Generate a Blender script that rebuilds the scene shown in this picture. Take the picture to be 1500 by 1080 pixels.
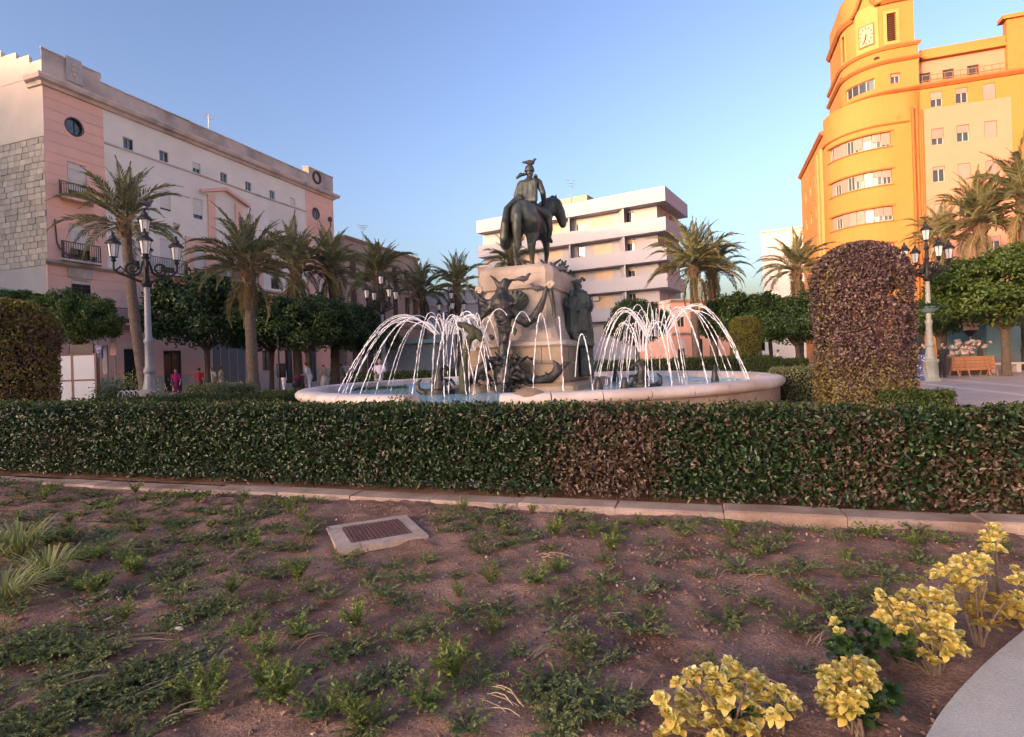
import bpy, math, random
import numpy as np
from mathutils import Vector, Matrix

for o in list(bpy.data.objects):
    bpy.data.objects.remove(o, do_unlink=True)
SC = bpy.context.scene
COL = SC.collection
PI = math.pi
rad = math.radians

# ------------------------------------------------------------------ camera
CZ, FPX, ROLL, HOR = 1.62, 840.0, rad(1.92), -15.0
cam_data = bpy.data.cameras.new('camera')
cam_data.sensor_fit = 'HORIZONTAL'
cam_data.sensor_width = 36.0
cam_data.lens = 36.0 * FPX / 1500.0
cam_data.shift_y = HOR / 1500.0
cam_data.clip_start = 0.05
cam_data.clip_end = 3000.0
cam = bpy.data.objects.new('camera', cam_data)
COL.objects.link(cam)
cam.matrix_world = Matrix.Translation((0, 0, CZ)) @ Matrix.Rotation(PI / 2, 4, 'X') @ Matrix.Rotation(-ROLL, 4, 'Z')
SC.camera = cam

# ------------------------------------------------------------------ sky and sun (low evening sun, behind the viewer to the left)
SUN_EL, SUN_AZ = rad(5.0), rad(50.0)
to_sun = Vector((-math.sin(SUN_AZ) * math.cos(SUN_EL), -math.cos(SUN_AZ) * math.cos(SUN_EL), math.sin(SUN_EL)))
world = bpy.data.worlds.new('World')
SC.world = world
world.use_nodes = True
wn = world.node_tree
wn.nodes.clear()
sky = wn.nodes.new('ShaderNodeTexSky')
sky.sky_type = 'NISHITA'
sky.sun_disc = False
sky.sun_elevation = SUN_EL
sky.sun_rotation = math.atan2(to_sun.x, to_sun.y)
sky.altitude = 50.0
sky.air_density = 1.0
sky.dust_density = 5.0
sky.ozone_density = 1.0
bg = wn.nodes.new('ShaderNodeBackground')
bg.inputs['Strength'].default_value = 0.15
wo = wn.nodes.new('ShaderNodeOutputWorld')
hs = wn.nodes.new('ShaderNodeHueSaturation')
hs.inputs['Saturation'].default_value = 0.85
gm = wn.nodes.new('ShaderNodeGamma')
gm.inputs['Gamma'].default_value = 1.4
wn.links.new(sky.outputs[0], gm.inputs['Color'])
wn.links.new(gm.outputs[0], hs.inputs['Color'])
tn = wn.nodes.new('ShaderNodeMixRGB')          # even tint of the whole sky
tn.blend_type = 'MULTIPLY'
tn.inputs['Fac'].default_value = 1.0
tn.inputs[2].default_value = (0.84, 0.875, 1.21, 1.0)
wn.links.new(hs.outputs[0], tn.inputs[1])
wn.links.new(tn.outputs[0], bg.inputs['Color'])
wn.links.new(bg.outputs[0], wo.inputs['Surface'])

sun_data = bpy.data.lights.new('sun', 'SUN')
sun_data.energy = 1.1
sun_data.angle = rad(0.55)
sun_data.color = (1.0, 0.56, 0.26)
sun = bpy.data.objects.new('sun', sun_data)
COL.objects.link(sun)
sun.rotation_euler = to_sun.to_track_quat('Z', 'Y').to_euler()
sun.location = to_sun * 150

SC.render.engine = 'CYCLES'
SC.cycles.max_bounces = 6
SC.cycles.diffuse_bounces = 3
SC.cycles.glossy_bounces = 3
SC.cycles.transmission_bounces = 4
SC.cycles.transparent_max_bounces = 6
SC.cycles.caustics_reflective = False
SC.cycles.caustics_refractive = False
SC.view_settings.view_transform = 'Standard'
SC.view_settings.look = 'None'
SC.view_settings.gamma = 1.0
SC.view_settings.exposure = 1.85
SC.view_settings.use_curve_mapping = False

# ------------------------------------------------------------------ helpers
rng = np.random.default_rng(7)
random.seed(7)
CT, ST = math.cos(ROLL), math.sin(ROLL)

def _uv(x, y):
    u, v = x - 750.0, y - 540.0
    return u * CT - v * ST, v * CT + u * ST - HOR

def at(x, y, Y):
    """world point at depth Y along the sight line measured in the photograph"""
    u, v = _uv(x, y)
    return Vector((u / FPX * Y, Y, CZ - v / FPX * Y))

def ground(x, y, z=0.0):
    u, v = _uv(x, y)
    Y = FPX * (CZ - z) / v
    return Vector((u / FPX * Y, Y, z))

class MB:
    def __init__(self):
        self.v, self.f = [], []
    def add(self, vs, fs):
        b = len(self.v)
        self.v.extend([tuple(p) for p in vs])
        self.f.extend([tuple(i + b for i in q) for q in fs])
        return self
    def box(self, c, s, rz=0.0, m=None):
        hx, hy, hz = s[0] / 2, s[1] / 2, s[2] / 2
        R = m if m is not None else Matrix.Rotation(rz, 3, 'Z')
        c = Vector(c)
        vs = [c + R @ Vector((sx * hx, sy * hy, sz * hz)) for sz in (-1, 1) for sx, sy in ((-1, -1), (1, -1), (1, 1), (-1, 1))]
        return self.add(vs, [(3, 2, 1, 0), (4, 5, 6, 7), (0, 1, 5, 4), (1, 2, 6, 5), (2, 3, 7, 6), (3, 0, 4, 7)])
    def tube(self, pts, r, n=8, cap=True):
        pts = [Vector(p) for p in pts]
        if not hasattr(r, '__len__'):
            r = [r] * len(pts)
        vs, fs, up = [], [], None
        for i, p in enumerate(pts):
            t = (pts[min(i + 1, len(pts) - 1)] - pts[max(i - 1, 0)]).normalized()
            if up is None:
                up = t.orthogonal().normalized()
            up = (up - t * up.dot(t))
            up = up.normalized() if up.length > 1e-6 else t.orthogonal().normalized()
            w = t.cross(up)
            for k in range(n):
                a = 2 * PI * k / n
                vs.append(p + (up * math.cos(a) + w * math.sin(a)) * r[i])
        for i in range(len(pts) - 1):
            for k in range(n):
                a, b = i * n + k, i * n + (k + 1) % n
                fs.append((a, b, b + n, a + n))
        if cap:
            fs.append(tuple(range(n - 1, -1, -1)))
            L = (len(pts) - 1) * n
            fs.append(tuple(range(L, L + n)))
        return self.add(vs, fs)
    def lathe(self, prof, n=16, c=(0, 0, 0), ph=0.0):
        vs, fs = [], []
        for r, z in prof:
            for k in range(n):
                a = 2 * PI * k / n + ph
                vs.append((c[0] + r * math.cos(a), c[1] + r * math.sin(a), c[2] + z))
        for i in range(len(prof) - 1):
            for k in range(n):
                a, b = i * n + k, i * n + (k + 1) % n
                fs.append((a, b, b + n, a + n))
        fs.append(tuple(range(n - 1, -1, -1)))
        L = (len(prof) - 1) * n
        fs.append(tuple(range(L, L + n)))
        return self.add(vs, fs)
    def ell(self, c, r, nu=10, nv=7, m=None):
        if not hasattr(r, '__len__'):
            r = (r, r, r)
        c = Vector(c)
        vs = [Vector((0, 0, -1))]
        for j in range(1, nv):
            t = PI * j / nv - PI / 2
            for k in range(nu):
                a = 2 * PI * k / nu
                vs.append(Vector((math.cos(t) * math.cos(a), math.cos(t) * math.sin(a), math.sin(t))))
        vs.append(Vector((0, 0, 1)))
        out = []
        for p in vs:
            q = Vector((p.x * r[0], p.y * r[1], p.z * r[2]))
            out.append(c + (m @ q if m is not None else q))
        fs = [(0, 1 + (k + 1) % nu, 1 + k) for k in range(nu)]
        for j in range(nv - 2):
            for k in range(nu):
                a, b = 1 + j * nu + k, 1 + j * nu + (k + 1) % nu
                fs.append((a, b, b + nu, a + nu))
        L = 1 + (nv - 2) * nu
        fs += [(L + k, L + (k + 1) % nu, len(vs) - 1) for k in range(nu)]
        return self.add(out, fs)
    def prism(self, poly, z0, z1):
        n = len(poly)
        vs = [(p[0], p[1], z0) for p in poly] + [(p[0], p[1], z1) for p in poly]
        fs = [tuple(range(n - 1, -1, -1)), tuple(range(n, 2 * n))]
        fs += [(k, (k + 1) % n, (k + 1) % n + n, k + n) for k in range(n)]
        return self.add(vs, fs)
    def chain(self, pts, n=10):
        """tapered capsules; pts are (x, y, z, r)"""
        for p in pts:
            self.ell(p[:3], p[3], n, 7)
        return self.tube([p[:3] for p in pts], [p[3] for p in pts], n)
    def mesh(self, name, origin=(0, 0, 0), smooth=False):
        me = bpy.data.meshes.new(name)
        ox, oy, oz = origin
        me.from_pydata([(p[0] - ox, p[1] - oy, p[2] - oz) for p in self.v], [], self.f)
        if smooth:
            me.polygons.foreach_set('use_smooth', [True] * len(me.polygons))
            me.set_sharp_from_angle(angle=rad(42))
        me.update()
        return me
    def build(self, name, mat, parent=None, smooth=False, origin=None):
        if origin is None:
            if parent is not None:
                origin = wloc(parent)
            else:
                a = np.array(self.v)
                lo, hi = a.min(0), a.max(0)
                origin = ((lo[0] + hi[0]) / 2, (lo[1] + hi[1]) / 2, lo[2])
        me = self.mesh(name, origin, smooth)
        o = link(name, me, mat, parent)
        if parent is None:
            o.location = origin
        return o

def wloc(o):
    L = Vector((0, 0, 0))
    while o is not None:
        L = L + Vector(o.location)
        o = o.parent
    return L

def link(name, me, mat=None, parent=None):
    o = bpy.data.objects.new(name, me)
    COL.objects.link(o)
    if parent is not None:
        o.parent = parent
    if mat is not None and me is not None and not me.materials:
        me.materials.append(mat)
    return o

def tag(o, label=None, cat=None, group=None, kind=None):
    if label: o['label'] = label
    if cat: o['category'] = cat
    if group: o['group'] = group
    if kind: o['kind'] = kind
    return o

def thing(name, label, cat, loc=(0, 0, 0), group=None):
    o = bpy.data.objects.new(name, None)
    COL.objects.link(o)
    o.location = loc
    o.empty_display_size = 0.2
    return tag(o, label, cat, group)

def copy_tree(o, parent=None):
    c = o.copy()
    COL.objects.link(c)
    c.parent = parent
    for ch in list(o.children):
        copy_tree(ch, c)
    return c

TMP_SC = bpy.data.scenes.new('workbench')
def remesh(mb, name, mat, parent=None, vox=0.03, origin=None, smooth_it=2):
    """melt overlapping solids into one continuous skin"""
    if origin is None:
        if parent is not None:
            origin = wloc(parent)
        else:
            a = np.array(mb.v); lo, hi = a.min(0), a.max(0)
            origin = ((lo[0] + hi[0]) / 2, (lo[1] + hi[1]) / 2, lo[2])
    tmp = bpy.data.objects.new('tmp', mb.mesh('tmp', origin))
    TMP_SC.collection.objects.link(tmp)
    m = tmp.modifiers.new('r', 'REMESH'); m.mode = 'VOXEL'; m.voxel_size = vox; m.use_smooth_shade = True
    if smooth_it:
        s = tmp.modifiers.new('s', 'SMOOTH'); s.factor = 0.5; s.iterations = smooth_it
    TMP_SC.view_layers[0].update()
    dg = TMP_SC.view_layers[0].depsgraph
    me = bpy.data.meshes.new_from_object(tmp.evaluated_get(dg))
    me.name = name
    old = tmp.data
    bpy.data.objects.remove(tmp); bpy.data.meshes.remove(old)
    o = link(name, me, mat, parent)
    if parent is None:
        o.location = origin
    return o

def unit(a):
    return a / np.maximum(np.linalg.norm(a, axis=1, keepdims=True), 1e-9)

def leaf_mesh(name, pos, axis, nrm, length, width, fold=0.25, attr=None, curl=0.0):
    """one folded kite (two triangles) for each leaf"""
    N = len(pos)
    axis = unit(axis)
    side = unit(np.cross(nrm, axis))
    up = np.cross(axis, side)
    L = np.broadcast_to(np.asarray(length, float).reshape(-1, 1), (N, 1))
    W = np.broadcast_to(np.asarray(width, float).reshape(-1, 1), (N, 1))
    base = pos
    mid = pos + axis * L * 0.45
    tip = pos + axis * L - up * L * curl
    a = mid + side * W * 0.5 + up * W * fold
    b = mid - side * W * 0.5 + up * W * fold
    V = np.stack([base, a, tip, b], 1).reshape(-1, 3)
    i = np.arange(N) * 4
    tri = np.stack([i, i + 1, i + 2, i, i + 2, i + 3], 1).reshape(-1)
    me = bpy.data.meshes.new(name)
    me.vertices.add(N * 4); me.vertices.foreach_set('co', V.astype(np.float32).ravel())
    me.loops.add(N * 6); me.loops.foreach_set('vertex_index', tri.astype(np.int32))
    me.polygons.add(N * 2)
    me.polygons.foreach_set('loop_start', (np.arange(N * 2) * 3).astype(np.int32))
    me.update(calc_edges=True)
    if attr is not None:
        at_ = me.attributes.new('tint', 'FLOAT', 'POINT')
        at_.data.foreach_set('value', np.repeat(np.asarray(attr, np.float32), 4))
    me.validate()
    return me

def rdir(n):
    return unit(rng.normal(size=(n, 3)))

def vnoise(x, y, cell, seed):
    """smooth value noise on numpy arrays"""
    r = np.random.default_rng(seed)
    G = r.random((256, 256))
    fx, fy = x / cell + 1000, y / cell + 1000
    ix, iy = np.floor(fx).astype(int), np.floor(fy).astype(int)
    tx, ty = fx - ix, fy - iy
    tx, ty = tx * tx * (3 - 2 * tx), ty * ty * (3 - 2 * ty)
    g = lambda a, b: G[a % 256, b % 256]
    return (g(ix, iy) * (1 - tx) + g(ix + 1, iy) * tx) * (1 - ty) + (g(ix, iy + 1) * (1 - tx) + g(ix + 1, iy + 1) * tx) * ty

# ---- facades are laid out along a plan line; the outer side lies to the right of its direction
class Path:
    def __init__(self, pts):
        self.p = [Vector((a, b)) for a, b in pts]
        self.s = [0.0]
        for a, b in zip(self.p, self.p[1:]):
            self.s.append(self.s[-1] + (b - a).length)
        ns = []
        for a, b in zip(self.p, self.p[1:]):
            d = (b - a).normalized(); ns.append(Vector((d.y, -d.x)))
        self.n = [ns[0]]
        for a, b in zip(ns, ns[1:]):
            m = (a + b).normalized(); self.n.append(m / max(m.dot(a), 0.3))
        self.n.append(ns[-1])
    def pos(self, s, off=0.0):
        i = 0
        while i < len(self.s) - 2 and s > self.s[i + 1]:
            i += 1
        t = (s - self.s[i]) / (self.s[i + 1] - self.s[i])
        q = self.p[i].lerp(self.p[i + 1], t)
        m = self.n[i].lerp(self.n[i + 1], t) if 0 <= t <= 1 else (self.n[i] if t < 0 else self.n[i + 1])
        return q + m * off
    def cuts(self, s0, s1):
        return [s0] + [s for s in self.s if s0 + 1e-4 < s < s1 - 1e-4] + [s1]

def band(mb, path, s0, s1, prof):
    """sweep a closed section [(offset, z)...] along the plan line"""
    cs = path.cuts(s0, s1); n = len(prof)
    vs = []
    for s in cs:
        for o, z in prof:
            q = path.pos(s, o); vs.append((q.x, q.y, z))
    fs = []
    for i in range(len(cs) - 1):
        for k in range(n):
            a, b = i * n + k, i * n + (k + 1) % n
            fs.append((a, a + n, b + n, b))
    fs.append(tuple(range(n))); L = (len(cs) - 1) * n
    fs.append(tuple(range(L + n - 1, L - 1, -1)))
    return mb.add(vs, fs)

def pbox(mb, path, s0, s1, o0, o1, z0, z1):
    return band(mb, path, s0, s1, [(o0, z0), (o1, z0), (o1, z1), (o0, z1)])

def facade(mb, path, s0, s1, z0, z1, ops=(), off=0.0, thick=0.25, edge=0.0):
    """wall skin with real openings and their reveals"""
    ops = [(max(a, s0), min(b, s1), max(c, z0), min(d, z1)) for a, b, c, d in ops]
    ops = [q for q in ops if q[1] - q[0] > 1e-3 and q[3] - q[2] > 1e-3]
    S = set(path.cuts(s0, s1)); Z = {z0, z1}
    for a, b, c, d in ops:
        S |= {a, b}; Z |= {c, d}
    S, Z = sorted(S), sorted(Z)
    def P(s, o, z):
        q = path.pos(s, o); return (q.x, q.y, z)
    for i in range(len(S) - 1):
        for j in range(len(Z) - 1):
            sm, zm = (S[i] + S[i + 1]) / 2, (Z[j] + Z[j + 1]) / 2
            if any(a < sm < b and c < zm < d for a, b, c, d in ops):
                continue
            mb.add([P(S[i], off, Z[j]), P(S[i + 1], off, Z[j]), P(S[i + 1], off, Z[j + 1]), P(S[i], off, Z[j + 1])], [(0, 1, 2, 3)])
    for a, b, c, d in ops:
        cs = [s for s in S if a - 1e-6 <= s <= b + 1e-6]
        i0 = off - thick
        for x, y in zip(cs, cs[1:]):
            if c > z0 + 1e-4: mb.add([P(x, off, c), P(y, off, c), P(y, i0, c), P(x, i0, c)], [(0, 3, 2, 1)])
            if d < z1 - 1e-4: mb.add([P(x, off, d), P(y, off, d), P(y, i0, d), P(x, i0, d)], [(0, 1, 2, 3)])
        if a > s0 + 1e-4: mb.add([P(a, off, c), P(a, off, d), P(a, i0, d), P(a, i0, c)], [(0, 1, 2, 3)])
        if b < s1 - 1e-4: mb.add([P(b, off, c), P(b, off, d), P(b, i0, d), P(b, i0, c)], [(3, 2, 1, 0)])
    if edge:
        cs = path.cuts(s0, s1); i0 = off - edge
        for x, y in zip(cs, cs[1:]):
            sm = (x + y) / 2
            mb.add([P(x, off, z0), P(y, off, z0), P(y, i0, z0), P(x, i0, z0)], [(0, 3, 2, 1)])
            mb.add([P(x, off, z1), P(y, off, z1), P(y, i0, z1), P(x, i0, z1)], [(0, 1, 2, 3)])
        mb.add([P(s0, off, z0), P(s0, off, z1), P(s0, i0, z1), P(s0, i0, z0)], [(0, 1, 2, 3)])
        mb.add([P(s1, off, z0), P(s1, off, z1), P(s1, i0, z1), P(s1, i0, z0)], [(3, 2, 1, 0)])
    return mb

def window(parent, path, s0, s1, z0, z1, mats, off=-0.16, blind=0.0, lights=2, bar=True):
    """frame (the part) with pane and roller blind as its pieces"""
    fr = MB(); w = 0.05
    pbox(fr, path, s0, s0 + w, off, off + 0.06, z0, z1)
    pbox(fr, path, s1 - w, s1, off, off + 0.06, z0, z1)
    pbox(fr, path, s0 + w, s1 - w, off, off + 0.06, z0, z0 + w)
    pbox(fr, path, s0 + w, s1 - w, off, off + 0.06, z1 - w, z1)
    for k in range(1, lights):
        c = s0 + (s1 - s0) * k / lights
        pbox(fr, path, c - w / 2, c + w / 2, off, off + 0.058, z0 + w, z1 - w)
    o = fr.build('window', mats['frame'], parent)
    g = MB(); pbox(g, path, s0 + 0.01, s1 - 0.01, off - 0.03, off + 0.012, z0 + 0.01, z1 - 0.01)
    g.build('pane', mats['glass'], o)
    if blind > 0:
        b = MB(); zb = z1 - (z1 - z0) * blind
        n = max(2, int((z1 - zb) / 0.12))
        for k in range(n):
            a, c = zb + (z1 - zb) * k / n, zb + (z1 - zb) * (k + 1) / n
            pbox(b, path, s0 + 0.012, s1 - 0.012, off + 0.065, off + 0.085, a + 0.006, c - 0.006)
        pbox(b, path, s0 + 0.012, s1 - 0.012, off + 0.06, off + 0.075, zb, z1)
        b.build('blind', mats['blind'], o)
    return o

def balcony(parent, path, s0, s1, z, depth, h, iron, stone, step=0.12):
    sl = MB(); pbox(sl, path, s0 - 0.06, s1 + 0.06, -0.02, depth + 0.06, z - 0.12, z)
    o = sl.build('balcony', stone, parent)
    r = MB()
    def bar(s, off):
        q = path.pos(s, off); r.box((q.x, q.y, z + h / 2), (0.022, 0.022, h))
    k = s0
    while k <= s1 + 1e-3:
        bar(k, depth); k += step
    for zz in (z + 0.06, z + h):
        pbox(r, path, s0 - 0.015, s1 + 0.015, depth - 0.02, depth + 0.02, zz - 0.02, zz + 0.02)
        for s in (s0, s1):
            pbox(r, path, s - 0.018, s + 0.018, 0.0, depth - 0.02, zz - 0.018, zz + 0.018)
    k = step
    while k < depth:
        bar(s0, k); bar(s1, k); k += step
    r.build('railing', iron, o)
    return o
# ------------------------------------------------------------------ materials
def nodes_of(name):
    m = bpy.data.materials.new(name); m.use_nodes = True
    nt = m.node_tree; nt.nodes.clear()
    out = nt.nodes.new('ShaderNodeOutputMaterial'); b = nt.nodes.new('ShaderNodeBsdfPrincipled')
    nt.links.new(b.outputs[0], out.inputs['Surface'])
    return m, nt, b, out

def rgba(c):
    return (c[0], c[1], c[2], 1.0)

def mat(name, c1, c2=None, scale=2.0, rough=0.85, bump=0.0, bscale=40.0, metal=0.0, c3=None, detail=5.0, coords='Object', spec=0.5,
        fine=0.0, objrand=0.0, trans=0.0):
    """two colours broken up by noise, a third for stains, optional relief and per-piece variation"""
    m, nt, b, out = nodes_of(name)
    N, L = nt.nodes.new, nt.links.new
    tc = N('ShaderNodeTexCoord')
    src = tc.outputs['Object']
    if coords == 'World':
        src = N('ShaderNodeNewGeometry').outputs['Position']
    c2 = c2 or tuple(x * 0.82 for x in c1)
    nz = N('ShaderNodeTexNoise'); nz.inputs['Scale'].default_value = scale; nz.inputs['Detail'].default_value = detail
    nz.inputs['Roughness'].default_value = 0.62
    L(src, nz.inputs['Vector'])
    rp = N('ShaderNodeValToRGB'); rp.color_ramp.elements[0].position = 0.34; rp.color_ramp.elements[1].position = 0.68
    rp.color_ramp.elements[0].color = rgba(c2); rp.color_ramp.elements[1].color = rgba(c1)
    L(nz.outputs['Fac'], rp.inputs['Fac'])
    col = rp.outputs['Color']
    if c3:
        n3 = N('ShaderNodeTexNoise'); n3.inputs['Scale'].default_value = scale * 0.37; n3.inputs['Detail'].default_value = 8
        L(src, n3.inputs['Vector'])
        r3 = N('ShaderNodeValToRGB'); r3.color_ramp.elements[0].position = 0.46; r3.color_ramp.elements[1].position = 0.68
        L(n3.outputs['Fac'], r3.inputs['Fac'])
        mx = N('ShaderNodeMixRGB'); L(r3.outputs['Color'], mx.inputs['Fac']); L(col, mx.inputs[1]); mx.inputs[2].default_value = rgba(c3)
        col = mx.outputs['Color']
    if fine:
        nf = N('ShaderNodeTexNoise'); nf.inputs['Scale'].default_value = bscale; nf.inputs['Detail'].default_value = 3
        L(src, nf.inputs['Vector'])
        mr = N('ShaderNodeMapRange'); mr.inputs['To Min'].default_value = 1 - fine; mr.inputs['To Max'].default_value = 1 + fine
        L(nf.outputs['Fac'], mr.inputs['Value'])
        mx = N('ShaderNodeMixRGB'); mx.blend_type = 'MULTIPLY'; mx.inputs['Fac'].default_value = 1
        L(col, mx.inputs[1]); L(mr.outputs[0], mx.inputs[2]); col = mx.outputs['Color']
    if objrand:
        oi = N('ShaderNodeObjectInfo')
        mr = N('ShaderNodeMapRange'); mr.inputs['To Min'].default_value = 1 - objrand; mr.inputs['To Max'].default_value = 1 + objrand
        L(oi.outputs['Random'], mr.inputs['Value'])
        mx = N('ShaderNodeMixRGB'); mx.blend_type = 'MULTIPLY'; mx.inputs['Fac'].default_value = 1
        L(col, mx.inputs[1]); L(mr.outputs[0], mx.inputs[2]); col = mx.outputs['Color']
    L(col, b.inputs['Base Color'])
    b.inputs['Roughness'].default_value = rough
    b.inputs['Metallic'].default_value = metal
    b.inputs['Specular IOR Level'].default_value = spec
    if trans:
        b.inputs['Transmission Weight'].default_value = trans
    if bump:
        nb = N('ShaderNodeTexNoise'); nb.inputs['Scale'].default_value = bscale; nb.inputs['Detail'].default_value = 6
        L(src, nb.inputs['Vector'])
        bp = N('ShaderNodeBump'); bp.inputs['Strength'].default_value = bump; bp.inputs['Distance'].default_value = 0.02
        L(nb.outputs['Fac'], bp.inputs['Height']); L(bp.outputs[0], b.inputs['Normal'])
    return m

def leafmat(name, cols, dead=None, rough=0.5, transl=0.25, spec=0.4, objrand=0.0):
    """cols: colours picked leaf by leaf; dead: colours mixed in by the leaf's own 'tint'"""
    m, nt, b, out = nodes_of(name)
    N, L = nt.nodes.new, nt.links.new
    geo = N('ShaderNodeNewGeometry')
    def ramp(cs):
        r = N('ShaderNodeValToRGB'); el = r.color_ramp.elements
        while len(el) < len(cs): el.new(0.5)
        for i, c in enumerate(cs):
            el[i].position = i / max(1, len(cs) - 1); el[i].color = rgba(c)
        L(geo.outputs['Random Per Island'], r.inputs['Fac'])
        return r.outputs['Color']
    col = ramp(cols)
    if dead:
        a = N('ShaderNodeAttribute'); a.attribute_name = 'tint'
        mx = N('ShaderNodeMixRGB'); L(a.outputs['Fac'], mx.inputs['Fac']); L(col, mx.inputs[1]); L(ramp(dead), mx.inputs[2])
        col = mx.outputs['Color']
    if objrand:
        oi = N('ShaderNodeObjectInfo')
        mr = N('ShaderNodeMapRange'); mr.inputs['To Min'].default_value = 1 - objrand; mr.inputs['To Max'].default_value = 1 + objrand
        L(oi.outputs['Random'], mr.inputs['Value'])
        mx = N('ShaderNodeMixRGB'); mx.blend_type = 'MULTIPLY'; mx.inputs['Fac'].default_value = 1
        L(col, mx.inputs[1]); L(mr.outputs[0], mx.inputs[2]); col = mx.outputs['Color']
    L(col, b.inputs['Base Color'])
    b.inputs['Roughness'].default_value = rough
    b.inputs['Specular IOR Level'].default_value = spec
    if transl:
        t = N('ShaderNodeBsdfTranslucent'); L(col, t.inputs['Color'])
        ms = N('ShaderNodeMixShader'); ms.inputs['Fac'].default_value = transl
        L(b.outputs[0], ms.inputs[1]); L(t.outputs[0], ms.inputs[2]); L(ms.outputs[0], out.inputs['Surface'])
    return m

def paving_mat():
    m, nt, b, out = nodes_of('granite paving')
    N, L = nt.nodes.new, nt.links.new
    geo = N('ShaderNodeNewGeometry')
    mp = N('ShaderNodeMapping'); mp.inputs['Rotation'].default_value = (0, 0, rad(19.4))
    L(geo.outputs['Position'], mp.inputs['Vector'])
    br = N('ShaderNodeTexBrick'); br.inputs['Scale'].default_value = 1.0
    br.inputs['Brick Width'].default_value = 0.6; br.inputs['Row Height'].default_value = 0.4; br.inputs['Mortar Size'].default_value = 0.012
    br.inputs['Color1'].default_value = (0.42, 0.375, 0.355, 1); br.inputs['Color2'].default_value = (0.35, 0.315, 0.30, 1); br.inputs['Mortar'].default_value = (0.22, 0.20, 0.19, 1)
    L(mp.outputs[0], br.inputs['Vector'])
    nz = N('ShaderNodeTexNoise'); nz.inputs['Scale'].default_value = 0.6; nz.inputs['Detail'].default_value = 8; L(geo.outputs['Position'], nz.inputs['Vector'])
    mr = N('ShaderNodeMapRange'); mr.inputs['To Min'].default_value = 0.75; mr.inputs['To Max'].default_value = 1.25; L(nz.outputs['Fac'], mr.inputs['Value'])
    mx = N('ShaderNodeMixRGB'); mx.blend_type = 'MULTIPLY'; mx.inputs['Fac'].default_value = 1; L(br.outputs['Color'], mx.inputs[1]); L(mr.outputs[0], mx.inputs[2])
    L(mx.outputs['Color'], b.inputs['Base Color'])
    b.inputs['Roughness'].default_value = 0.7
    bp = N('ShaderNodeBump'); bp.inputs['Strength'].default_value = 0.4; bp.inputs['Distance'].default_value = 0.004; L(br.outputs['Fac'], bp.inputs['Height']); bp.invert = True
    L(bp.outputs[0], b.inputs['Normal'])
    return m

def soil_mat():
    m, nt, b, out = nodes_of('dry reddish soil')
    N, L = nt.nodes.new, nt.links.new
    pos = N('ShaderNodeNewGeometry').outputs['Position']
    def noise(sc, de=6):
        n = N('ShaderNodeTexNoise'); n.inputs['Scale'].default_value = sc; n.inputs['Detail'].default_value = de; n.inputs['Roughness'].default_value = 0.65
        L(pos, n.inputs['Vector']); return n.outputs['Fac']
    r = N('ShaderNodeValToRGB'); e = r.color_ramp.elements
    e[0].position, e[1].position = 0.33, 0.7
    e[0].color = (0.165, 0.098, 0.073, 1); e[1].color = (0.45, 0.295, 0.235, 1)
    k = e.new(0.5); k.color = (0.30, 0.19, 0.147, 1)
    L(noise(2.6, 10), r.inputs['Fac'])
    r2 = N('ShaderNodeValToRGB'); r2.color_ramp.elements[0].position = 0.35; r2.color_ramp.elements[1].position = 0.72
    r2.color_ramp.elements[0].color = (0.62, 0.62, 0.62, 1); r2.color_ramp.elements[1].color = (1.35, 1.32, 1.28, 1)
    L(noise(70, 5), r2.inputs['Fac'])
    mx = N('ShaderNodeMixRGB'); mx.blend_type = 'MULTIPLY'; mx.inputs['Fac'].default_value = 1; L(r.outputs[0], mx.inputs[1]); L(r2.outputs[0], mx.inputs[2])
    L(mx.outputs[0], b.inputs['Base Color']); b.inputs['Roughness'].default_value = 0.95; b.inputs['Specular IOR Level'].default_value = 0.2
    bp = N('ShaderNodeBump'); bp.inputs['Strength'].default_value = 1.0; bp.inputs['Distance'].default_value = 0.035; L(noise(48, 9), bp.inputs['Height'])
    L(bp.outputs[0], b.inputs['Normal'])
    return m

def dots_mat(name, base, marks, scale):
    """printed cloth"""
    m, nt, b, out = nodes_of(name)
    N, L = nt.nodes.new, nt.links.new
    tc = N('ShaderNodeTexCoord'); v = N('ShaderNodeTexVoronoi'); v.inputs['Scale'].default_value = scale; L(tc.outputs['Object'], v.inputs['Vector'])
    r = N('ShaderNodeValToRGB'); r.color_ramp.interpolation = 'CONSTANT'; r.color_ramp.elements[1].position = 0.35
    r.color_ramp.elements[0].color = rgba(marks); r.color_ramp.elements[1].color = rgba(base); L(v.outputs['Distance'], r.inputs['Fac'])
    L(r.outputs[0], b.inputs['Base Color']); b.inputs['Roughness'].default_value = 0.9
    return m

def water_mat():
    m, nt, b, out = nodes_of('pool water')
    N, L = nt.nodes.new, nt.links.new
    b.inputs['Base Color'].default_value = (0.42, 0.74, 0.92, 1); b.inputs['Roughness'].default_value = 0.08
    b.inputs['Transmission Weight'].default_value = 0.25; b.inputs['IOR'].default_value = 1.33
    pos = N('ShaderNodeNewGeometry').outputs['Position']
    n = N('ShaderNodeTexNoise'); n.inputs['Scale'].default_value = 5.0; n.inputs['Detail'].default_value = 4; L(pos, n.inputs['Vector'])
    bp = N('ShaderNodeBump'); bp.inputs['Strength'].default_value = 0.5; bp.inputs['Distance'].default_value = 0.06; L(n.outputs['Fac'], bp.inputs['Height'])
    L(bp.outputs[0], b.inputs['Normal'])
    return m

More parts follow.
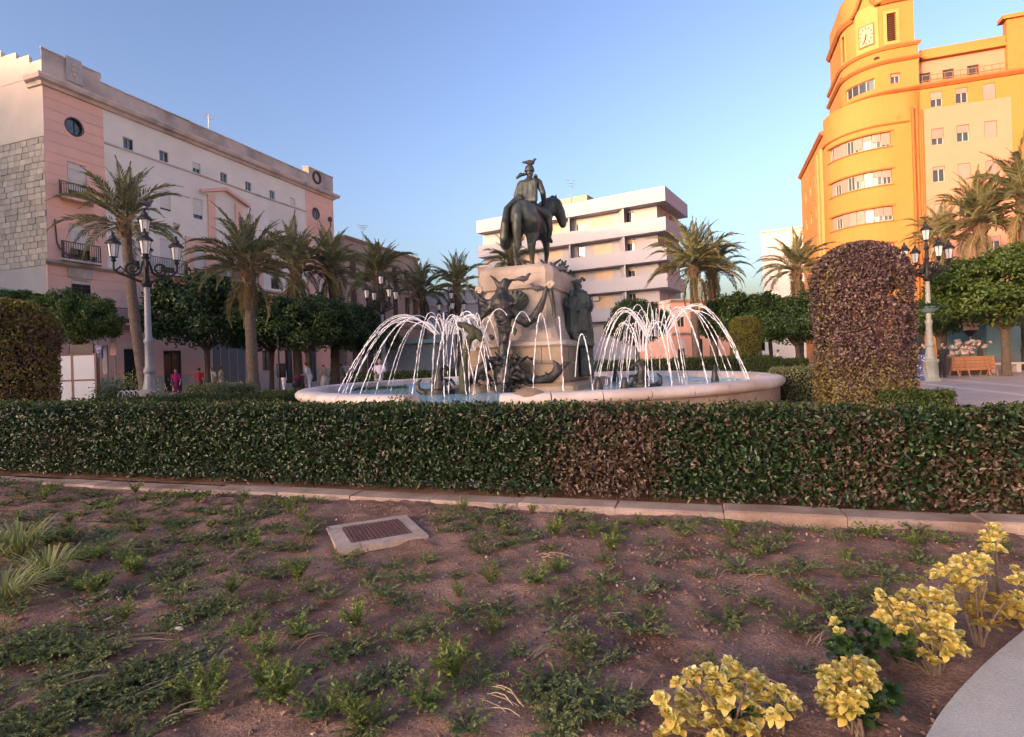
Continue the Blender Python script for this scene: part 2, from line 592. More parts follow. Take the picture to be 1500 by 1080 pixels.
M = {}
M['paving'] = paving_mat()
M['soil'] = soil_mat()
M['water'] = water_mat()
M['band'] = mat('pale paving band', (0.58, 0.54, 0.51), (0.50, 0.46, 0.44), 3, 0.8, 0.2, 60, coords='World')
M['concrete'] = mat('path concrete', (0.50, 0.505, 0.47), (0.42, 0.425, 0.40), 3, 0.9, 0.5, 160, fine=0.35, coords='World')
M['kerb'] = mat('kerb stone', (0.46, 0.365, 0.31), (0.34, 0.26, 0.215), 4, 0.9, 0.5, 60, c3=(0.22, 0.15, 0.115), fine=0.25, objrand=0.08, coords='World')
M['brick'] = mat('brick footing', (0.30, 0.15, 0.10), (0.20, 0.11, 0.08), 8, 0.9, 0.6, 60)
M['collar'] = mat('cover collar cement', (0.50, 0.41, 0.34), (0.33, 0.255, 0.205), 7, 0.9, 0.6, 60, fine=0.2)
M['rust'] = mat('rusty cover iron', (0.17, 0.085, 0.075), (0.11, 0.06, 0.055), 14, 0.65, 0.4, 80, metal=0.3)
M['pink'] = mat('pink render', (0.86, 0.52, 0.41), (0.80, 0.475, 0.37), 1.2, 0.9, 0.15, 50, objrand=0.03, c3=(0.78, 0.50, 0.40), coords='World')
M['cream'] = mat('cream render', (0.84, 0.79, 0.70), (0.78, 0.73, 0.645), 0.9, 0.9, 0.15, 50, c3=(0.73, 0.68, 0.60), coords='World')
M['trim'] = mat('weathered cornice', (0.70, 0.58, 0.50), (0.58, 0.48, 0.42), 2.0, 0.9, 0.2, 40, c3=(0.36, 0.31, 0.27), coords='World')
M['parapet'] = mat('weathered parapet', (0.62, 0.52, 0.45), (0.52, 0.43, 0.375), 1.2, 0.9, 0.2, 40, c3=(0.33, 0.28, 0.24), coords='World')
M['gable'] = mat('gable plaster', (0.70, 0.62, 0.51), (0.63, 0.55, 0.45), 0.8, 0.9, 0.2, 30, c3=(0.56, 0.49, 0.41), coords='World')
M['greyrender'] = mat('grey cement render', (0.52, 0.49, 0.45), (0.45, 0.42, 0.39), 1.0, 0.9, 0.2, 30, coords='World')
M['block'] = mat('sandstone block', (0.56, 0.50, 0.40), (0.46, 0.40, 0.315), 3, 0.95, 0.6, 25, objrand=0.2, coords='World')
M['mortar'] = mat('old mortar', (0.54, 0.49, 0.41), (0.45, 0.41, 0.34), 3, 0.95, 0.4, 25, coords='World')
M['glass'] = mat('window glass', (0.045, 0.052, 0.06), (0.03, 0.035, 0.04), 0.5, 0.06, spec=0.8)
M['framew'] = mat('white window frame', (0.52, 0.48, 0.44), None, 3, 0.6)
M['framed'] = mat('dark window frame', (0.07, 0.055, 0.05), None, 3, 0.6)
M['frameb'] = mat('brown door wood', (0.10, 0.055, 0.04), (0.07, 0.04, 0.03), 6, 0.6)
M['blind'] = mat('roller blind', (0.74, 0.69, 0.64), (0.68, 0.63, 0.58), 2, 0.7, objrand=0.06)
M['blindpink'] = mat('pinkish roller blind', (0.36, 0.225, 0.20), (0.32, 0.20, 0.18), 2, 0.7, objrand=0.08)
M['blindtan'] = mat('tan roller blind', (0.56, 0.44, 0.33), (0.50, 0.39, 0.30), 2, 0.7, objrand=0.06)
M['iron'] = mat('black iron', (0.030, 0.032, 0.034), (0.02, 0.022, 0.024), 12, 0.5, 0.2, 60, metal=0.5)
M['emblem'] = mat('carved plaque', (0.50, 0.48, 0.45), (0.40, 0.38, 0.36), 5, 0.8)
M['darkwreath'] = mat('dark wreath', (0.09, 0.06, 0.055), None, 9, 0.8)
M['ochre'] = mat('ochre render', (0.47, 0.20, 0.05), (0.43, 0.178, 0.043), 0.7, 0.9, 0.12, 40, c3=(0.45, 0.205, 0.058), coords='World')
M['ochrelight'] = mat('pale yellow render', (0.56, 0.28, 0.095), (0.52, 0.255, 0.085), 0.7, 0.9, 0.12, 40, coords='World')
M['ochretrim'] = mat('ochre cornice', (0.36, 0.14, 0.038), (0.32, 0.12, 0.033), 1.5, 0.9, 0.15, 40, coords='World')
M['salmon'] = mat('salmon render', (0.50, 0.24, 0.165), (0.465, 0.222, 0.15), 0.7, 0.9, 0.12, 40, coords='World')
M['louver'] = mat('brown louvre', (0.26, 0.12, 0.06), None, 5, 0.7)
M['clockface'] = mat('clock face', (0.50, 0.29, 0.22), (0.46, 0.265, 0.20), 3, 0.6)
M['clockmark'] = mat('clock marks', (0.10, 0.06, 0.05), None, 3, 0.6)
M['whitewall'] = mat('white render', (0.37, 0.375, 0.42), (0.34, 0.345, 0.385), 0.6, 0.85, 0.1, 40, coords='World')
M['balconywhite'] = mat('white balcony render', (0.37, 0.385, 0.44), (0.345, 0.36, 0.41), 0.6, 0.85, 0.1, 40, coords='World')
M['tanwall'] = mat('tan old render', (0.42, 0.34, 0.275), (0.34, 0.27, 0.22), 0.7, 0.9, 0.2, 40, c3=(0.36, 0.25, 0.19), coords='World')
M['stone'] = mat('monument limestone', (0.47, 0.40, 0.34), (0.37, 0.31, 0.265), 1.6, 0.85, 0.4, 40, c3=(0.235, 0.20, 0.165), coords='World', fine=0.12)
M['wetstone'] = mat('stained limestone', (0.34, 0.255, 0.165), (0.21, 0.165, 0.12), 1.8, 0.6, 0.4, 40, c3=(0.17, 0.13, 0.10), coords='World', fine=0.12)
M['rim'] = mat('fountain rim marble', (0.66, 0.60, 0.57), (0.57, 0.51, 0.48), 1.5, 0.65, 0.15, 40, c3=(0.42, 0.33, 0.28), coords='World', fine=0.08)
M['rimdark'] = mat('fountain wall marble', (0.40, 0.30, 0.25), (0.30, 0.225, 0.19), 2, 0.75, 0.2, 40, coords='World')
M['pool'] = mat('painted pool floor', (0.36, 0.68, 0.84), (0.30, 0.60, 0.78), 1.2, 0.7, coords='World')
M['bronze'] = mat('patinated bronze', (0.075, 0.088, 0.080), (0.030, 0.038, 0.036), 3.5, 0.5, 0.35, 30, metal=0.45, c3=(0.10, 0.125, 0.115))
M['bronzeb'] = mat('dark wet bronze', (0.034, 0.036, 0.035), (0.012, 0.013, 0.013), 9, 0.4, 0.8, 22, metal=0.25, c3=(0.075, 0.072, 0.07))
M['bronzeg'] = mat('green bronze', (0.13, 0.15, 0.125), (0.08, 0.095, 0.08), 4, 0.6, 0.3, 30, metal=0.3)
M['jet'] = mat('falling water', (0.92, 0.93, 0.95), (0.88, 0.90, 0.93), 20, 0.25, trans=0.08)
M['bark'] = mat('tree bark', (0.13, 0.10, 0.075), (0.075, 0.058, 0.045), 8, 0.95, 0.9, 30)
M['palmbark'] = mat('palm trunk', (0.135, 0.105, 0.085), (0.065, 0.052, 0.044), 9, 0.95, 0.9, 18)
M['palmheart'] = mat('palm leaf bases', (0.17, 0.115, 0.07), (0.09, 0.062, 0.042), 12, 0.9, 0.8, 18)
M['rachis'] = mat('palm rib', (0.24, 0.22, 0.10), (0.18, 0.17, 0.08), 5, 0.7)
M['frond'] = leafmat('palm leaflets', [(0.105, 0.125, 0.062), (0.175, 0.195, 0.095), (0.26, 0.27, 0.14)], rough=0.45, transl=0.3, objrand=0.2)
M['frondold'] = leafmat('old palm leaflets', [(0.19, 0.155, 0.08), (0.27, 0.21, 0.11), (0.15, 0.14, 0.07)], rough=0.6, transl=0.25, objrand=0.2)
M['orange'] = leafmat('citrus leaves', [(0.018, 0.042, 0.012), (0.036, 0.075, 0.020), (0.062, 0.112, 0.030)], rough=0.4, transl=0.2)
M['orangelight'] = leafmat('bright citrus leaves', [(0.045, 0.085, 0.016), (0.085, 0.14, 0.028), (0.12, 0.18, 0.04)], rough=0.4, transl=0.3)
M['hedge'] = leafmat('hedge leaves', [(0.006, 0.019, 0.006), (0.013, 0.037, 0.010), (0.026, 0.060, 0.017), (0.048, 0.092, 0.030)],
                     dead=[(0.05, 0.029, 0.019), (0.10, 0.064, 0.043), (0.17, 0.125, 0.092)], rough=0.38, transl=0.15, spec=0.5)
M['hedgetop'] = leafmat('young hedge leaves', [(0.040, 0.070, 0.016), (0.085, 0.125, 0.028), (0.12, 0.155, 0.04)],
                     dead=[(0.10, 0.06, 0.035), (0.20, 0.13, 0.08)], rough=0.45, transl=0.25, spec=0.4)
M['core'] = mat('hedge twigs', (0.020, 0.018, 0.010), (0.010, 0.012, 0.006), 20, 0.95, 0.9, 40)
M['boxleaf'] = leafmat('box leaves', [(0.085, 0.110, 0.050), (0.145, 0.175, 0.082), (0.21, 0.24, 0.125)], rough=0.5, transl=0.15)
M['lawnhedge'] = leafmat('low hedge leaves', [(0.028, 0.052, 0.012), (0.055, 0.090, 0.018), (0.085, 0.13, 0.028)], rough=0.5, transl=0.2)
M['topgreen'] = leafmat('yellow green topiary leaves', [(0.085, 0.095, 0.015), (0.15, 0.155, 0.022), (0.20, 0.195, 0.035)], rough=0.5, transl=0.2)
M['topbrown'] = leafmat('olive brown topiary leaves', [(0.10, 0.095, 0.018), (0.18, 0.155, 0.030), (0.28, 0.23, 0.05)],
                        dead=[(0.07, 0.048, 0.028), (0.14, 0.095, 0.05), (0.22, 0.15, 0.085)], rough=0.55, transl=0.2)
M['toppurple'] = leafmat('withered purple topiary leaves', [(0.11, 0.10, 0.025), (0.20, 0.165, 0.05), (0.30, 0.24, 0.10)],
                         dead=[(0.036, 0.020, 0.024), (0.085, 0.046, 0.050), (0.15, 0.092, 0.092), (0.30, 0.23, 0.215), (0.12, 0.06, 0.06)], rough=0.55, transl=0.2)
M['weed'] = leafmat('weed leaves', [(0.100, 0.130, 0.042), (0.165, 0.205, 0.070), (0.235, 0.27, 0.105)], rough=0.6, transl=0.25, objrand=0.25)
M['weedlight'] = leafmat('bright weed leaves', [(0.11, 0.17, 0.034), (0.19, 0.265, 0.055), (0.27, 0.33, 0.09)], rough=0.6, transl=0.3, objrand=0.2)
M['weedgrey'] = leafmat('greyish weed leaves', [(0.12, 0.14, 0.075), (0.19, 0.205, 0.115), (0.26, 0.27, 0.155)], rough=0.7, transl=0.2, objrand=0.2)
M['grassblade'] = leafmat('pale grass blades', [(0.18, 0.24, 0.06), (0.30, 0.34, 0.12), (0.42, 0.43, 0.22)], rough=0.55, transl=0.3)
M['straw'] = mat('dry straw', (0.38, 0.29, 0.19), (0.28, 0.21, 0.14), 20, 0.8, objrand=0.2)
M['yellowleaf'] = leafmat('golden variegated leaves', [(0.84, 0.64, 0.16), (0.90, 0.78, 0.30), (0.76, 0.66, 0.18), (0.88, 0.82, 0.48)],
                          dead=[(0.16, 0.24, 0.03), (0.33, 0.36, 0.04)], rough=0.4, transl=0.25)
M['oldyellow'] = leafmat('faded yellow leaves', [(0.55, 0.40, 0.06), (0.42, 0.34, 0.06), (0.38, 0.24, 0.08)], rough=0.5, transl=0.25)
M['greenleaf'] = leafmat('dark shrub leaves', [(0.025, 0.060, 0.015), (0.050, 0.105, 0.025), (0.085, 0.15, 0.04)], rough=0.35, transl=0.2)
M['stem'] = mat('shrub stem', (0.22, 0.17, 0.13), (0.14, 0.11, 0.08), 20, 0.9)
M['stemgreen'] = mat('weed stem', (0.13, 0.15, 0.06), (0.10, 0.11, 0.05), 20, 0.8)
M['pebble'] = mat('pale pebbles', (0.55, 0.50, 0.45), (0.40, 0.35, 0.31), 30, 0.8)
M['clod'] = mat('soil clods', (0.32, 0.205, 0.16), (0.19, 0.115, 0.088), 12, 0.95, 0.8, 60, coords='World')
M['lamppaint'] = mat('grey lamp paint', (0.19, 0.21, 0.245), (0.15, 0.165, 0.195), 6, 0.5, 0.1, 30)
M['lampgreen'] = mat('grey green lamp paint', (0.27, 0.295, 0.27), (0.21, 0.235, 0.215), 6, 0.55, 0.1, 30)
M['lampglass'] = mat('frosted lamp glass', (0.62, 0.63, 0.64), (0.55, 0.56, 0.58), 5, 0.3)
M['teal'] = mat('teal paint', (0.17, 0.30, 0.285), (0.14, 0.25, 0.24), 1.5, 0.6)
M['tealgrey'] = mat('grey panel', (0.20, 0.235, 0.25), None, 3, 0.7)
M['barrier'] = mat('orange wood', (0.42, 0.20, 0.10), (0.33, 0.155, 0.08), 6, 0.7, objrand=0.06)
M['skin'] = mat('skin', (0.42, 0.25, 0.18), None, 3, 0.6)
M['hairdark'] = mat('dark hair', (0.02, 0.014, 0.011), None, 20, 0.5)
M['hairbrown'] = mat('brown hair', (0.08, 0.045, 0.028), None, 20, 0.5)
M['hairgrey'] = mat('grey hair', (0.30, 0.28, 0.26), None, 20, 0.6)
def cloth(n, c):
    M[n] = mat(n, c, None, 9, 0.9, 0.2, 60)
    return M[n]
cloth('magenta cloth', (0.38, 0.012, 0.17)); cloth('red cloth', (0.48, 0.045, 0.07)); cloth('white cloth', (0.66, 0.65, 0.68)); cloth('cream cloth', (0.58, 0.54, 0.46))
cloth('pale blue cloth', (0.45, 0.50, 0.60)); cloth('lavender cloth', (0.60, 0.58, 0.72)); cloth('navy cloth', (0.03, 0.035, 0.07)); cloth('black cloth', (0.02, 0.02, 0.022))
cloth('grey cloth', (0.26, 0.27, 0.29)); cloth('denim', (0.09, 0.12, 0.20)); cloth('khaki cloth', (0.36, 0.33, 0.20)); cloth('dark violet cloth', (0.14, 0.02, 0.09))
M['floral'] = dots_mat('blue and white print', (0.10, 0.13, 0.30), (0.66, 0.68, 0.74), 14)
M['shoe'] = mat('shoe leather', (0.05, 0.04, 0.035), None, 9, 0.6)
M['panelwhite'] = mat('white board', (0.47, 0.50, 0.55), (0.42, 0.45, 0.50), 1.0, 0.5)
M['boardframe'] = mat('brown board frame', (0.20, 0.11, 0.085), None, 5, 0.7)
M['signblue'] = mat('blue sign enamel', (0.06, 0.08, 0.30), None, 3, 0.4)
M['signwhite'] = mat('white sign paint', (0.72, 0.74, 0.78), None, 3, 0.5)
M['steel'] = mat('galvanised steel', (0.26, 0.28, 0.31), (0.20, 0.22, 0.25), 5, 0.45, metal=0.6)
M['bannerpink'] = mat('printed banner', (0.58, 0.22, 0.22), (0.66, 0.60, 0.58), 7, 0.7)
M['pigeon'] = mat('pigeon feathers', (0.10, 0.10, 0.115), (0.05, 0.05, 0.06), 9, 0.7)
M['terracotta'] = mat('terracotta pot', (0.20, 0.13, 0.10), None, 6, 0.8)
M['silver'] = mat('bright wrapped toys', (0.58, 0.55, 0.54), (0.12, 0.11, 0.12), 12, 0.3, c3=(0.34, 0.16, 0.15))
M['fish'] = mat('mossy bronze', (0.075, 0.078, 0.03), (0.03, 0.034, 0.02), 8, 0.7, 0.4, 30)
M['fence_white'] = mat('pale low wall', (0.42, 0.38, 0.35), (0.35, 0.32, 0.30), 2, 0.85, 0.2, 40, coords='World')
# ------------------------------------------------------------------ ground sheets
g = MB(); g.add([(-700, -300, 0), (700, -300, 0), (700, 1100, 0), (-700, 1100, 0)], [(0, 1, 2, 3)])
tag(g.build('plaza_paving', M['paving'], origin=(0, 0, 0)), kind='structure')
DT, NT = Vector((0.943, -0.332)), Vector((0.332, 0.943))     # the square's two directions

def strip(name, p0, p1, w, z, m):
    d = (Vector(p1) - Vector(p0)).normalized(); n = Vector((-d.y, d.x)) * w / 2
    mb = MB(); a, b = Vector(p0), Vector(p1)
    mb.add([(*(a - n), z), (*(b - n), z), (*(b + n), z), (*(a + n), z)], [(0, 1, 2, 3)])
    return tag(mb.build(name, m), kind='structure')
for k, (a, b) in enumerate([((1340, 561), (1500, 579)), ((1350, 553), (1500, 566))]):
    A, B = ground(*a), ground(*b)
    d = (B - A).normalized()
    strip('paving_band', (A - d * 4).xy, (B + d * 14).xy, 0.34, 0.004, M['band'])
# grass lawn behind the hedge, hidden mostly by it
lw = MB(); A = Vector((-14.0, 14.0)); lw.add([(-15, 12.2, 0.02), (10.5, 4.6, 0.02), (12.5, 12.0, 0.02), (-12, 19, 0.02)], [(0, 1, 2, 3)])
tag(lw.build('planting_bed', M['soil']), kind='structure')

WM = dict(frame=M['framed'], glass=M['glass'], blind=M['blind'])
WMW = dict(frame=M['framew'], glass=M['glass'], blind=M['blind'])

# ------------------------------------------------------------------ pink and cream building on the left
C1 = Vector((-25.28, 31.50)); DL = Vector((0.3317, 0.9434)); GL = Vector((-0.9434, 0.3317))
GW = 9.0
LP = Path([tuple(C1 + GL * GW), tuple(C1), tuple(C1 + DL * 25.5), tuple(C1 + DL * 25.5 + GL * 9)])
F0 = GW
lb = thing('corner_building', 'pink and cream four storey building with round windows and a bare stone gable', 'building', (C1.x, C1.y, 0))
cols = [4.83, 7.32, 9.90, 12.32, 14.75, 17.38, 19.80]
ops, wins = [], []
def op(s0, s1, z0, z1, **kw):
    ops.append((F0 + s0, F0 + s1, z0, z1)); wins.append((F0 + s0, F0 + s1, z0, z1, kw))
for c in cols:
    op(c - .33, c + .33, 15.57, 16.27, blind=1.0 if c > 19 else (0.55 if abs(c - 9.9) < .1 else 0.0))
for i, c in enumerate(cols):
    if 10.5 < c < 14.0: continue
    op(c - .40, c + .40, 12.30, 13.72, blind=[.85, .9, .8, 0, .9, .7, .85][i])
for i, c in enumerate(cols):
    op(c - .52, c + .52, 8.05, 10.35, blind=[.75, .8, .7, .8, .85, .6, .8][i])
for z0, z1, bl in ((11.75, 13.68, .82), (8.2, 10.15, .72), (5.25, 6.93, 0.12)):
    op(1.15, 2.22, z0, z1, blind=bl)
for z0, z1, bl in ((11.75, 13.68, .8), (8.2, 10.15, .9), (5.25, 6.93, 0.5)):
    op(22.4, 23.5, z0, z1, blind=bl)
for i, c in enumerate(cols):
    op(c - .48, c + .48, 4.65, 6.95, blind=[.9, .5, .8, .6, .9, .8, .4][i])
ground_ops = [(0.9, 2.6, 0.1, 3.1), (4.1, 5.5, 0.1, 3.0), (6.8, 8.15, 0.1, 2.9), (10.75, 13.95, 0.1, 3.6), (15.6, 16.7, 1.3, 2.9), (18.2, 19.2, 0.1, 3.0), (21.2, 22.4, .1, 3.0)]
for q in ground_ops:
    op(*q)
# round windows are cut as octagon-like openings: the wall keeps a square hole that a ring plate fills
rounds = [(1.58, 15.78, 0.52), (22.9, 15.6, 0.55)]
for s, z, r in rounds:
    ops.append((F0 + s - r, F0 + s + r, z - r, z + r))
# walls: grey plinth, pink courses, cream field
w = MB(); facade(w, LP, F0, F0 + 25.5, 0, 1.25, ops, off=0.03, edge=0.03); w.build('plinth', M['greyrender'], lb)
w = MB(); facade(w, LP, F0, F0 + 25.5, 1.25, 7.7, ops, off=-0.025, thick=.22); w.build('wall', M['pink'], lb)
for a, b in ((0.0, 3.3), (21.5, 25.5)):
    w = MB(); facade(w, LP, F0 + a, F0 + b, 7.9, 17.55, ops, off=-0.025, thick=.22); w.build('wall', M['pink'], lb)
def courses(a, b, z0, z1, step):
    k = round((z1 - z0) / step); step = (z1 - z0) / k
    for i in range(k):
        m = MB(); facade(m, LP, F0 + a, F0 + b, z0 + i * step + .014, z0 + (i + 1) * step - .014, ops, off=0.0, thick=.03, edge=.03)
        m.build('course', M['pink'], lb)
courses(0, 25.5, 1.28, 7.66, 0.58)
courses(0, 3.3, 7.92, 17.5, 0.6)
courses(21.5, 25.5, 7.92, 17.5, 0.6)
w = MB(); facade(w, LP, F0 + 3.3, F0 + 21.5, 7.9, 17.55, ops, off=-0.01, thick=.22); w.build('wall', M['cream'], lb)
m = MB(); band(m, LP, F0 + 3.32, F0 + 21.48, [(-.02, 15.42), (.05, 15.42), (.07, 15.5), (.03, 15.56), (-.02, 15.56)]); m.build('string_course', M['trim'], lb)
m = MB(); band(m, LP, F0 - .05, F0 + 25.6, [(-.05, 7.62), (.12, 7.62), (.34, 7.74), (.34, 7.86), (-.05, 7.92)]); m.build('ledge', M['trim'], lb)
m = MB(); band(m, LP, F0 - 1.2, F0 + 25.5 + 2.0, [(-.05, 17.5), (.12, 17.5), (.2, 17.66), (.42, 17.72), (.5, 17.9), (.5, 18.0), (-.05, 18.03)]); m.build('cornice', M['trim'], lb)
m = MB()
pbox(m, LP, F0 + 3.2, F0 + 22.0, -.35, .0, 18.03, 19.02); pbox(m, LP, F0 - .02, F0 + 3.2, -.37, .03, 18.03, 19.5)
pbox(m, LP, F0 + 22.0, F0 + 27.5, -.37, .03, 18.03, 19.66)
m.build('parapet', M['parapet'], lb)
m = MB()
for i in range(9):
    a = 3.2 + i * 18.8 / 9; pbox(m, LP, F0 + a + .01, F0 + a + 18.8 / 9 - .01, -.4, .05, 19.02, 19.1)
pbox(m, LP, F0 - .06, F0 + 3.24, -.42, .08, 19.5, 19.58); pbox(m, LP, F0 + 21.96, F0 + 27.5, -.42, .08, 19.66, 19.74)
m.build('coping', M['trim'], lb)
m = MB(); pbox(m, LP, F0 + 1.3, F0 + 2.18, .03, .12, 18.32, 19.72); pl = m.build('plaque', M['framew'], lb)
m = MB(); pbox(m, LP, F0 + 1.42, F0 + 2.06, .12, .135, 18.44, 19.56); m.build('plaque_field', M['emblem'], pl)
m = MB()
q = LP.pos(F0 + 1.74, .15)
for dz, r in ((0.25, .17), (.0, .2), (-.28, .13)):
    m.ell((q.x, q.y, 19.0 + dz), (r * .5, r, r * .9), 10, 6, Matrix.Rotation(math.atan2(DL.y, DL.x) - PI / 2, 3, 'Z'))
m.build('shield', M['parapet'], pl)
# wreath ring on the far end of the parapet
m = MB(); c = LP.pos(F0 + 23.0, .1)
ring = [Vector((c.x, c.y, 18.98)) + Vector((DL.x, DL.y, 0)) * math.cos(t) * .5 + Vector((0, 0, 1)) * math.sin(t) * .5 for t in [2 * PI * k / 20 for k in range(21)]]
m.tube(ring, .1, 8); m.build('wreath', M['darkwreath'], lb, True)
# round windows
for s, z, r in rounds:
    m = MB(); n = 24
    S = [F0 + s + math.cos(2 * PI * k / n) * r * .98 for k in range(n)]; Z = [z + math.sin(2 * PI * k / n) * r * .98 for k in range(n)]
    def sq(k):
        a = 2 * PI * k / n; t = 1 / max(abs(math.cos(a)), abs(math.sin(a))); return F0 + s + math.cos(a) * t * r, z + math.sin(a) * t * r
    for k in range(n):
        j = (k + 1) % n; A, B = sq(k), sq(j)
        P = lambda S_, o, z_: (*LP.pos(S_, o), z_)
        m.add([P(S[k], .004, Z[k]), P(A[0], .004, A[1]), P(B[0], .004, B[1]), P(S[j], .004, Z[j])], [(0, 1, 2, 3)])
        m.add([P(S[k], .004, Z[k]), P(S[j], .004, Z[j]), P(S[j], -.3, Z[j]), P(S[k], -.3, Z[k])], [(0, 1, 2, 3)])
    rw = m.build('round_window', M['pink'], lb)
    f = MB(); f.tube([(*LP.pos(S[k % n], -.05), Z[k % n]) for k in range(n + 1)], .07, 6)
    f.tube([(*LP.pos(F0 + s, -.14), z - r), (*LP.pos(F0 + s, -.14), z + r)], .03, 6)
    f.build('round_frame', M['framed'], rw, True)
    f = MB(); f.add([(*LP.pos(S[k], -.16), Z[k]) for k in range(n)], [tuple(range(n))]); f.build('pane', M['glass'], rw)
# windows and doors
for (a, b, z0, z1, kw) in wins:
    if z1 <= 3.7:
        big = b - a > 2
        window(lb, LP, a, b, z0, z1, dict(frame=M['greyrender'] if big else M['frameb'], glass=M['glass'] if not big else M['tealgrey'], blind=M['blind']), lights=4 if big else 2)
        continue
    window(lb, LP, a, b, z0, z1, WM if z0 < 7 else dict(frame=M['framew'] if z0 > 15 else M['framed'], glass=M['glass'], blind=M['blind']), **kw)
# surrounds of the central portal
for a, b in ((10.72, 11.35), (13.25, 13.88)):
    m = MB(); pbox(m, LP, F0 + a, F0 + b, 0, .12, 10.9, 14.25); m.build('pilaster', M['pink'], lb)
m = MB()
P = lambda s_, o, z_: (*LP.pos(F0 + s_, o), z_)
for o0, o1, dz in ((0, .3, 0),):
    pts = [(10.05, 14.2), (12.3, 14.92), (14.55, 14.2), (14.55, 14.42), (12.3, 15.16), (10.05, 14.42)]
    m.add([P(s_, o0, z_) for s_, z_ in pts] + [P(s_, o1, z_) for s_, z_ in pts], [(0, 1, 7, 6), (1, 2, 8, 7), (2, 3, 9, 8), (3, 4, 10, 9), (4, 5, 11, 10), (5, 0, 6, 11), (6, 7, 10, 11), (7, 8, 9, 10)])
m.build('pediment', M['pink'], lb)
m = MB(); pbox(m, LP, F0 + 8.75, F0 + 10.7, 0, .1, 7.93, 10.8); pbox(m, LP, F0 + 13.9, F0 + 15.9, 0, .1, 7.93, 10.8)
m = MB()
facade(m, LP, F0 + 8.75, F0 + 15.9, 7.93, 10.85, ops, off=.1, thick=.12, edge=.1); m.build('portal_panel', M['pink'], lb)
# balconies
balcony(lb, LP, F0 + .85, F0 + 2.55, 11.5, .55, .8, M['iron'], M['pink'])
balcony(lb, LP, F0 + .88, F0 + 2.9, 7.99, .6, .95, M['iron'], M['trim'])
balcony(lb, LP, F0 + 3.5, F0 + 6.0, 4.55, .55, .9, M['iron'], M['pink'])
balcony(lb, LP, F0 + 5.8, F0 + 8.6, 7.99, .6, .95, M['iron'], M['trim'])
balcony(lb, LP, F0 + 11.0, F0 + 13.6, 7.99, .6, .95, M['iron'], M['trim'])
m = MB(); pbox(m, LP, F0 + 1.05, F0 + 2.4, 0.0, .1, 7.05, 7.6); m.build('window_head', M['trim'], lb)
# potted plants on the balcony
for k, s in enumerate((1.25, 1.6, 2.0, 2.5)):
    m = MB(); q = LP.pos(F0 + s, .38); m.lathe([(.07, 0), (.1, .16), (.1, .18)], 8, (q.x, q.y, 8.0)); pot = m.build('flower_pot', M['terracotta'], None)
    tag(pot, 'terracotta flower pot on the first iron balcony of the pink corner', 'flower pot', 'flower pots on the balcony')
    n = 60; d = rdir(n); d[:, 2] = abs(d[:, 2]); me = leaf_mesh('pot_leaves', d * rng.random((n, 1)) * .16 + np.array([0, 0, .18]), d, rdir(n), .1, .05)
    link('pot_leaves', me, M['orangelight'], pot)
m = MB(); m.tube([P(.42, .05, 10.2), P(.5, .05, 8.9), P(.62, .05, 8.62), P(1.0, .05, 8.3)], .035, 6); m.build('cable', M['framed'], lb)
m = MB(); m.tube([P(-.05, .06, 7.6), P(-.05, .06, 0.2)], .05, 6); m.build('drain_pipe', M['pink'], lb)
# gable: render above, bare stone blocks, grey render below
m = MB(); facade(m, LP, 0, F0, 14.72, 18.05, off=0.0, edge=.1); m.build('gable_render', M['gable'], lb)
m = MB(); pbox(m, LP, 0, F0 - .02, -.3, .02, 18.03, 18.9)
for a, b, z in ((0, 5.6, 20.1), (5.6, 6.9, 19.7), (6.9, 8.0, 19.35)):
    pbox(m, LP, a, b, -.3, .02, 18.9, z)
m.build('stepped_parapet', M['gable'], lb)
m = MB(); facade(m, LP, 0, F0, 7.6, 14.72, off=-.06); m.build('gable_mortar', M['mortar'], lb)
m = MB(); facade(m, LP, 0, F0, 0, 7.6, off=-.02, edge=.1); m.build('gable_footing', M['greyrender'], lb)
rows = 21; rh = (14.68 - 7.62) / rows
unitbox = {}
for r in range(rows):
    s = 3.0 + (0.3 if r % 2 else 0); s -= 0.6
    while s < F0 - .02:
        wv = random.choice((.46, .55, .62)); e = min(s + wv, F0 - .015)
        if e - s > .12:
            m = MB(); dz = random.uniform(-.008, .008); pr = random.uniform(-.025, .012)
            pbox(m, LP, s + .014, e - .014, -.1, pr, 7.62 + r * rh + .014, 7.62 + (r + 1) * rh - .014 + dz)
            m.build('stone_block', M['block'], lb)
        s = e
# roof and the walls away from the square
bl = C1 + GL * GW; br_ = C1 + DL * 25.5 + GL * GW
m = MB(); m.prism([tuple(C1 + GL * .3 + DL * .3), tuple(C1 + DL * 25.2 + GL * .3), tuple(br_), tuple(bl)], 17.5, 17.9); m.build('roof', M['trim'], lb)
m = MB(); w_ = Path([tuple(br_), tuple(bl)]); facade(m, w_, 0, w_.s[-1], 0, 19.0); m.build('rear_wall', M['gable'], lb)
m = MB(); facade(m, LP, F0 + 25.5, LP.s[-1], 0, 18.0); m.build('end_wall', M['cream'], lb)
# street lamp bracket on the far pavilion
m = MB(); m.tube([P(22.9, .05, 12.6), P(23.1, .5, 13.6), P(23.3, .8, 14.6), P(23.2, .8, 15.0)], .06, 6); m.ell(P(23.2, .8, 15.2), (.22, .22, .26)); m.build('wall_lamp', M['framed'], lb)

def antenna(px, py0, py1, Y, label):
    a, b = at(px, py1, Y), at(px, py0, Y)
    m = MB(); m.tube([a, b], .03, 6)
    for t, l in ((.98, .8), (.86, .6), (.74, .45)):
        q = a.lerp(b, t); m.tube([q + Vector((-l * .8, .1, .1)), q + Vector((l * .8, -.1, -.1))], .02, 5)
    return tag(m.build('roof_antenna', M['steel']), label, 'antenna')
antenna(305, 168, 192, 45.5, 'thin television aerial on the pink and cream corner building')

